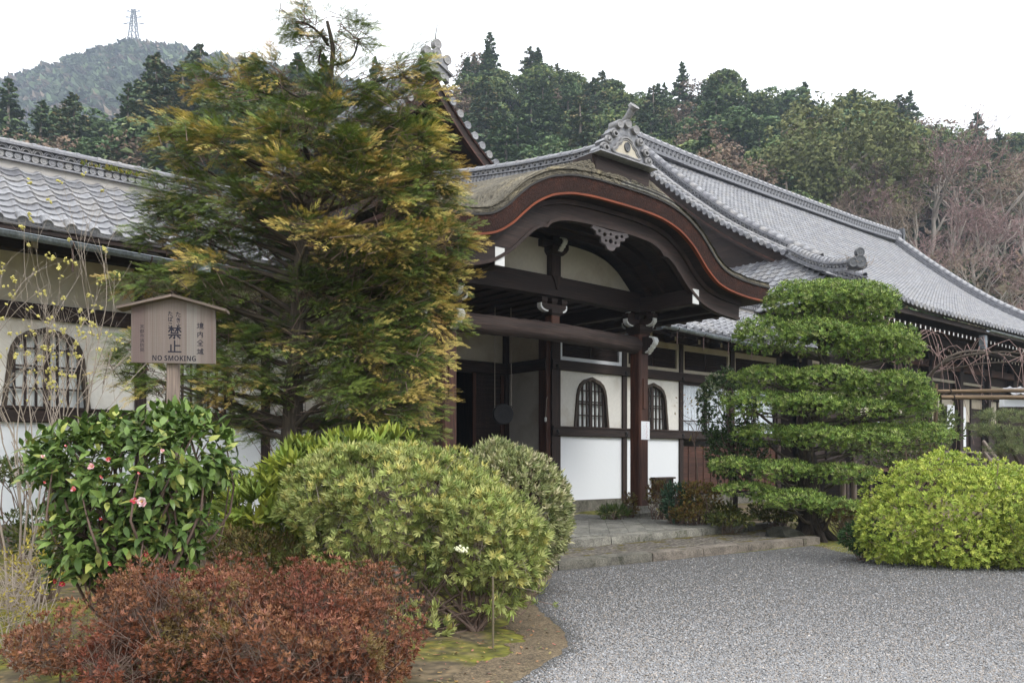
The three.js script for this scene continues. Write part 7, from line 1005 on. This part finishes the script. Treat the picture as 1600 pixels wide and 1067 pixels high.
  const bare = (seed, droop) => { const R = rngOf(seed), st = [], tw = []; const grow = (p, d, len, r, lev) => { const e = p.clone().addScaledVector(d, len).add(V(0, lev > 2 ? -droop * len : 0, 0)); const m = p.clone().lerp(e, 0.5).add(randDir(R).multiplyScalar(len * 0.07)); if (lev < 3) st.push(tube([p, m, e], r, r * 0.6, 4, 5)); else { const s = d.clone().cross(randDir(R)).normalize().multiplyScalar(Math.max(r * 0.7, 0.0016)); tw.push([p.clone().add(s), p.clone().sub(s), e]); } if (lev >= 6) return; const n = lev === 0 ? 4 : lev < 4 ? 3 : 3; for (let i = 0; i < n; i++) { const nd = d.clone().add(randDir(R).multiplyScalar(lev < 2 ? 0.6 : 0.8)).add(V(0, 0.12, 0)).normalize(); grow(p.clone().lerp(e, i === 0 ? 1 : 0.45 + 0.55 * R()), nd, len * (0.6 + 0.2 * R()), r * 0.58, lev + 1); } }; grow(V(0, 0, 0), V((R() - 0.5) * 0.3, 1, (R() - 0.5) * 0.3).normalize(), 0.27, 0.0125, 0); const pos = tw.flatMap((q) => q.flatMap((v) => [v.x, v.y, v.z])); const g = new THREE.BufferGeometry(); g.setAttribute('position', new THREE.Float32BufferAttribute(pos, 3)); g.computeVertexNormals(); return [asGeo(st), g]; };
  const trunkG = tube([V(0, -0.06, 0), V(0.004, 0.3, 0), V(0, 0.7, 0.004), V(0, 0.95, 0)], 0.016, 0.004, 6, 6);
  const forkG = asGeo([tube([V(0, -0.06, 0), V(0.01, 0.2, 0), V(0, 0.42, 0)], 0.022, 0.014, 5, 6), ...[0, 1, 2, 3].map((i) => tube([V(0, 0.38, 0), V(Math.cos(i * 1.6) * 0.08, 0.52, Math.sin(i * 1.6) * 0.08), V(Math.cos(i * 1.6) * 0.2, 0.66, Math.sin(i * 1.6) * 0.2)], 0.012, 0.004, 4, 5))]);
  const cg = [C3(0.073, 0.121, 0.049), C3(0.106, 0.162, 0.059), C3(0.138, 0.186, 0.065), C3(0.211, 0.194, 0.073)], cg2 = [C3(0.073, 0.114, 0.052), C3(0.121, 0.154, 0.061), C3(0.194, 0.170, 0.073), C3(0.276, 0.211, 0.089)], bg = [C3(0.097, 0.145, 0.049), C3(0.162, 0.211, 0.065), C3(0.244, 0.268, 0.089), C3(0.356, 0.341, 0.130)], bg2 = [C3(0.097, 0.162, 0.065), C3(0.145, 0.211, 0.082), C3(0.211, 0.276, 0.114), C3(0.292, 0.324, 0.145)], br = [C3(0.194, 0.138, 0.097), C3(0.259, 0.179, 0.121), C3(0.162, 0.162, 0.082)];
  const kinds = {
    conifer: [[1, cg], [2, cg2], [3, cg], [4, cg2], [5, cg]].map(([s, c]) => ({ crown: blobCrown(300 + s, 2600, conifer(s), 0.0205, c), trunk: trunkG })),
    broadleaf: [...[[1, bg], [2, bg2], [3, bg]].map(([s, c]) => ({ crown: blobCrown(320 + s, 2600, dome(s), 0.021, c), trunk: forkG })), { crown: blobCrown(340, 9000, bigDome, 0.0105, [C3(0.15, 0.165, 0.06), C3(0.19, 0.20, 0.075), C3(0.12, 0.15, 0.05), C3(0.24, 0.235, 0.09)]), trunk: forkG }],
    brown: [[4, br]].map(([s, c]) => ({ crown: blobCrown(330 + s, 1300, dome(s), 0.015, c), trunk: forkG })),
    bare: [11, 12, 13].map((s) => { const [a, b] = bare(s, 0.08); return { trunk: a, crown: b }; }),
  };
  const label = { conifer: ['conifer_tree', 'dark green conifer on the wooded hillside', 'conifers on the wooded hillside'], broadleaf: ['broadleaf_tree', 'rounded evergreen broadleaf tree on the wooded hillside', 'broadleaf trees on the wooded hillside'], brown: ['brown_tree', 'brownish thin-leaved tree on the wooded hillside', 'brownish trees on the wooded hillside'], bare: ['bare_tree', 'leafless tree with purplish-brown twigs above the great hall roof', 'leafless trees above the hall roof'] };
  const twigMat2 = mat(C3(0.30, 0.23, 0.17), 0.95), twigMat = mat(C3(0.30, 0.20, 0.185), 0.95), barkFar = mat(C3(0.22, 0.18, 0.15), 0.95), barkBare = mat(C3(0.32, 0.28, 0.24), 0.95); let nTree = 0; const R = rngOf(500);
  const plant = (kind, px, d, h, wide = 1, v) => { const K = kinds[kind], k = K[v ?? Math.floor(R() * Math.min(K.length, kind === 'broadleaf' ? 3 : 9))], p = atD(px, 0, d); const [nm, lb, gr] = kind === 'broadleaf' && v === 3 ? ['broadleaf_tree', 'broad olive-green domed tree standing between the conifers and the leafless trees above the hall ridge', 'olive domed trees above the hall ridge'] : label[kind]; const t = thing(nm, lb, 'tree', [p.x, hillE(px, d) - 0.4, p.z], R() * 6.28, gr); t.scale.set(h * wide, h, h * wide); part('trunk', k.trunk, kind === 'bare' ? barkBare : barkFar, t); part('crown', k.crown, kind === 'bare' ? (R() < 0.5 ? twigMat : twigMat2) : ML.farV, t); nTree++; };
  // visible from behind the roofs only: skip what the buildings hide
  const hideY = (px) => px < 225 ? 300 : px < 640 ? 300 : px < 700 ? 240 : px < 960 ? 270 : px < 1050 ? 235 : px < 1400 ? lerp(225, 360, (px - 1040) / 360) : lerp(360, 500, (px - 1400) / 200);
  // chosen single trees of the skyline and foreground slope
  for (const q of [['conifer', 740, 148, 9, 1.1], ['conifer', 770, 146, 8, 1.1], ['conifer', 1165, 140, 11, 1.3, 0], ['conifer', 1100, 140, 10, 1.3], ['conifer', 1140, 138, 9, 1.2], ['broadleaf', 1330, 120, 13, 1.25, 1], ['broadleaf', 1275, 118, 11, 1.2], ['broadleaf', 1305, 98, 20, 1.3, 3], ['broadleaf', 1365, 104, 15, 1.3, 3], ['broadleaf', 1245, 98, 15, 1.3, 3], ['broadleaf', 1265, 104, 13, 1.3, 0], ['broadleaf', 1245, 90, 11, 1.2], ['broadleaf', 1260, 80, 10, 1.2, 2], ['broadleaf', 1215, 100, 11, 1.2], ['brown', 1140, 94, 13, 1.2], ['brown', 1180, 93, 12, 1.2], ['brown', 1110, 97, 12, 1.1], ['broadleaf', 1420, 125, 12, 1.2], ['broadleaf', 1455, 130, 11, 1.2], ['conifer', 1530, 135, 12, 1.2], ['conifer', 1560, 130, 13, 1.2], ['conifer', 1590, 132, 11, 1.2], ['conifer', 1500, 132, 10, 1.2], ['conifer', 245, 92, 17, 1.7, 1], ['conifer', 285, 93, 15.5, 1.7, 1], ['conifer', 215, 90, 13, 1.6, 3], ['conifer', 262, 86, 14, 1.7, 3], ['broadleaf', 405, 95, 13.5, 1.1], ['broadleaf', 430, 97, 12, 1.1], ['broadleaf', 60, 72, 9, 1.4, 0], ['broadleaf', 20, 75, 9, 1.3], ['broadleaf', 100, 74, 8.5, 1.3], ['brown', 150, 72, 8, 1.2], ['brown', 190, 74, 8, 1.3], ['brown', 170, 66, 6, 1.3]]) plant(...q);
  for (const q of [[1300, 92, 12, 1.3], [1340, 94, 13, 1.3], [1380, 98, 14, 1.3], [1400, 98, 19, 1.3], [1448, 99, 22.5, 1.35], [1500, 100, 23, 1.35], [1550, 99, 22, 1.35], [1600, 100, 21.5, 1.35], [1645, 101, 20, 1.3], [1660, 100, 15, 1.3], [1400, 92, 15, 1.3], [1440, 90, 15, 1.3], [1480, 91, 15, 1.3], [1520, 90, 15, 1.3], [1560, 91, 15, 1.3], [1600, 90, 15, 1.3], [1430, 80, 13, 1.2], [1480, 79, 13, 1.2], [1525, 78, 13, 1.2], [1575, 77, 12, 1.2], [1615, 76, 12, 1.2], [1395, 78, 11, 1.2], [1350, 74, 9, 1.2], [1545, 70, 10, 1.1], [1600, 69, 10, 1.1], [1115, 104, 11, 1.3], [1155, 102, 11, 1.3]]) plant('bare', ...q);
  // the rest of the wood, row by row up the slope
  for (let d = 57; d < 152; d += 6.2) for (let px = -60; px < 1680; px += (d > 118 ? 5.6 : 7.4) * F / d) {
    const x = px + (R() - 0.5) * 6 * F / d, dd = d + (R() - 0.5) * 5; if (dd > D_CREST(x) + 3) continue; let kind = R() < 0.36 ? 'conifer' : R() < 0.72 ? 'broadleaf' : 'brown'; if (x < 640) kind = R() < 0.4 ? 'conifer' : R() < 0.6 ? 'broadleaf' : 'brown'; if (x > 1270 && dd < 110) { if (R() < 0.8) continue; kind = 'broadleaf'; }
    const h = (kind === 'conifer' ? 9.5 + R() * 4 : 7.5 + R() * 3) * (x > 1270 && dd < 110 ? 0.5 : 1), top = HY - (hillE(x, dd) + h - EYE) / dd * F; if (top > hideY(x) + 6) continue;  if (x > 1180 && x < 1300 && dd < 84 && R() < 0.5) continue;
    plant(kind, x, dd, h, (kind === 'conifer' ? 1.45 : 1.2) + 0.5 * R());
  }
  // undergrowth that fills the gaps, and the far mountain's wood: masses
  const clump = blobCrown(400, 46, (R2) => { const d = randDir(R2); d.y = Math.abs(d.y); return { p: d.clone().multiplyScalar(0.5 * (0.7 + 0.3 * R2())), out: d }; }, 0.24, [C3(1, 1, 1), C3(0.7, 0.72, 0.7), C3(1.2, 1.1, 0.9)]);
  const un = []; for (let i = 0; i < 3600; i++) { const px = lerp(-80, 1680, R()), d = lerp(52, 155, Math.sqrt(R())); if (d > D_CREST(px) + 2) continue; const p = atD(px, 0, d), s = 2.4 + R() * 2.6; un.push([new THREE.Matrix4().compose(V(p.x, hillE(px, d) - 0.2, p.z), new THREE.Quaternion().setFromAxisAngle(UP, R() * 6.3), V(s, s * (0.7 + R() * 0.6), s)), vary(px > 1240 && d < 96 ? (R() < 0.45 ? C3(0.13, 0.105, 0.055) : C3(0.05, 0.085, 0.03)) : R() < 0.3 ? C3(0.12, 0.09, 0.06) : C3(0.055, 0.08, 0.035), R, 0.35)]); }
  const uo = instanced('undergrowth', clump, ML.farV, un, scene); tag(uo, 'tangled green and brown undergrowth covering the hillside', 'undergrowth');
  const fr = []; for (let i = 0; i < 6500; i++) { const px = lerp(-150, 760, R()), d = lerp(300, 566, Math.sqrt(R())); const p = atD(px, 0, d), s = 9 + R() * 8; fr.push([new THREE.Matrix4().compose(V(p.x, mtE(px, d) + 2 + 6 * noise(p.x * 0.015, 4, p.z * 0.015), p.z), new THREE.Quaternion().setFromAxisAngle(UP, R() * 6.3), V(s, s * (0.6 + R() * 0.5), s)), vary(R() < 0.3 ? C3(0.12, 0.09, 0.06) : C3(0.055, 0.08, 0.035), R, 0.45)]); }
  const fo = instanced('far_wood', clump, ML.farV, fr, scene); tag(fo, 'dense mixed wood covering the far mountain under the pylon', 'forest');
  // ---- pylon on the far crest ----
  { const d = 556, b = atD(208, 80, d), top = atD(208, 14, d).y; const t = thing('power_pylon', 'steel lattice power pylon on the far mountain crest', 'pylon', [b.x, b.y - 8, b.z], -YAW); const H = top - b.y + 8, w = (y) => lerp(4.6, 0.8, Math.pow(y / H, 0.8)); const steel = mat(C3(0.12, 0.13, 0.15), 0.7); const bar = (p, q, r) => tube([p, p.clone().lerp(q, 0.5), q], r, r, 2, 4);
    const C = (i, y) => V((i === 0 || i === 3 ? -1 : 1) * w(y), y, (i < 2 ? -1 : 1) * w(y)); const lv = [0, 8, 14, 19, 23, 26.5, 29.5, 32.5, H].filter((y) => y <= H); for (let i = 0; i < 4; i++) part('leg', asGeo(lv.slice(0, -1).map((y, k) => bar(C(i, y), C(i, lv[k + 1]), 0.4))), steel, t); part('bracing', lv.slice(0, -1).flatMap((y, k) => [0, 1, 2, 3].flatMap((i) => [bar(C(i, y), C((i + 1) % 4, lv[k + 1]), 0.22), bar(C((i + 1) % 4, y), C(i, lv[k + 1]), 0.22)])), steel, t);
    for (const [f, L] of [[0.72, 7], [0.84, 6], [0.95, 5]]) { const y = H * f; for (const s of [-1, 1]) part('cross_arm', [bar(V(s * w(y), y, 0), V(s * L, y + 0.4, 0), 0.3), bar(V(s * w(y), y + 1.6, 0), V(s * L, y + 0.4, 0), 0.25), bar(V(s * L, y + 0.4, 0), V(s * L, y - 1.2, 0), 0.12)], steel, t); } }
}

renderer.render(scene, camera);
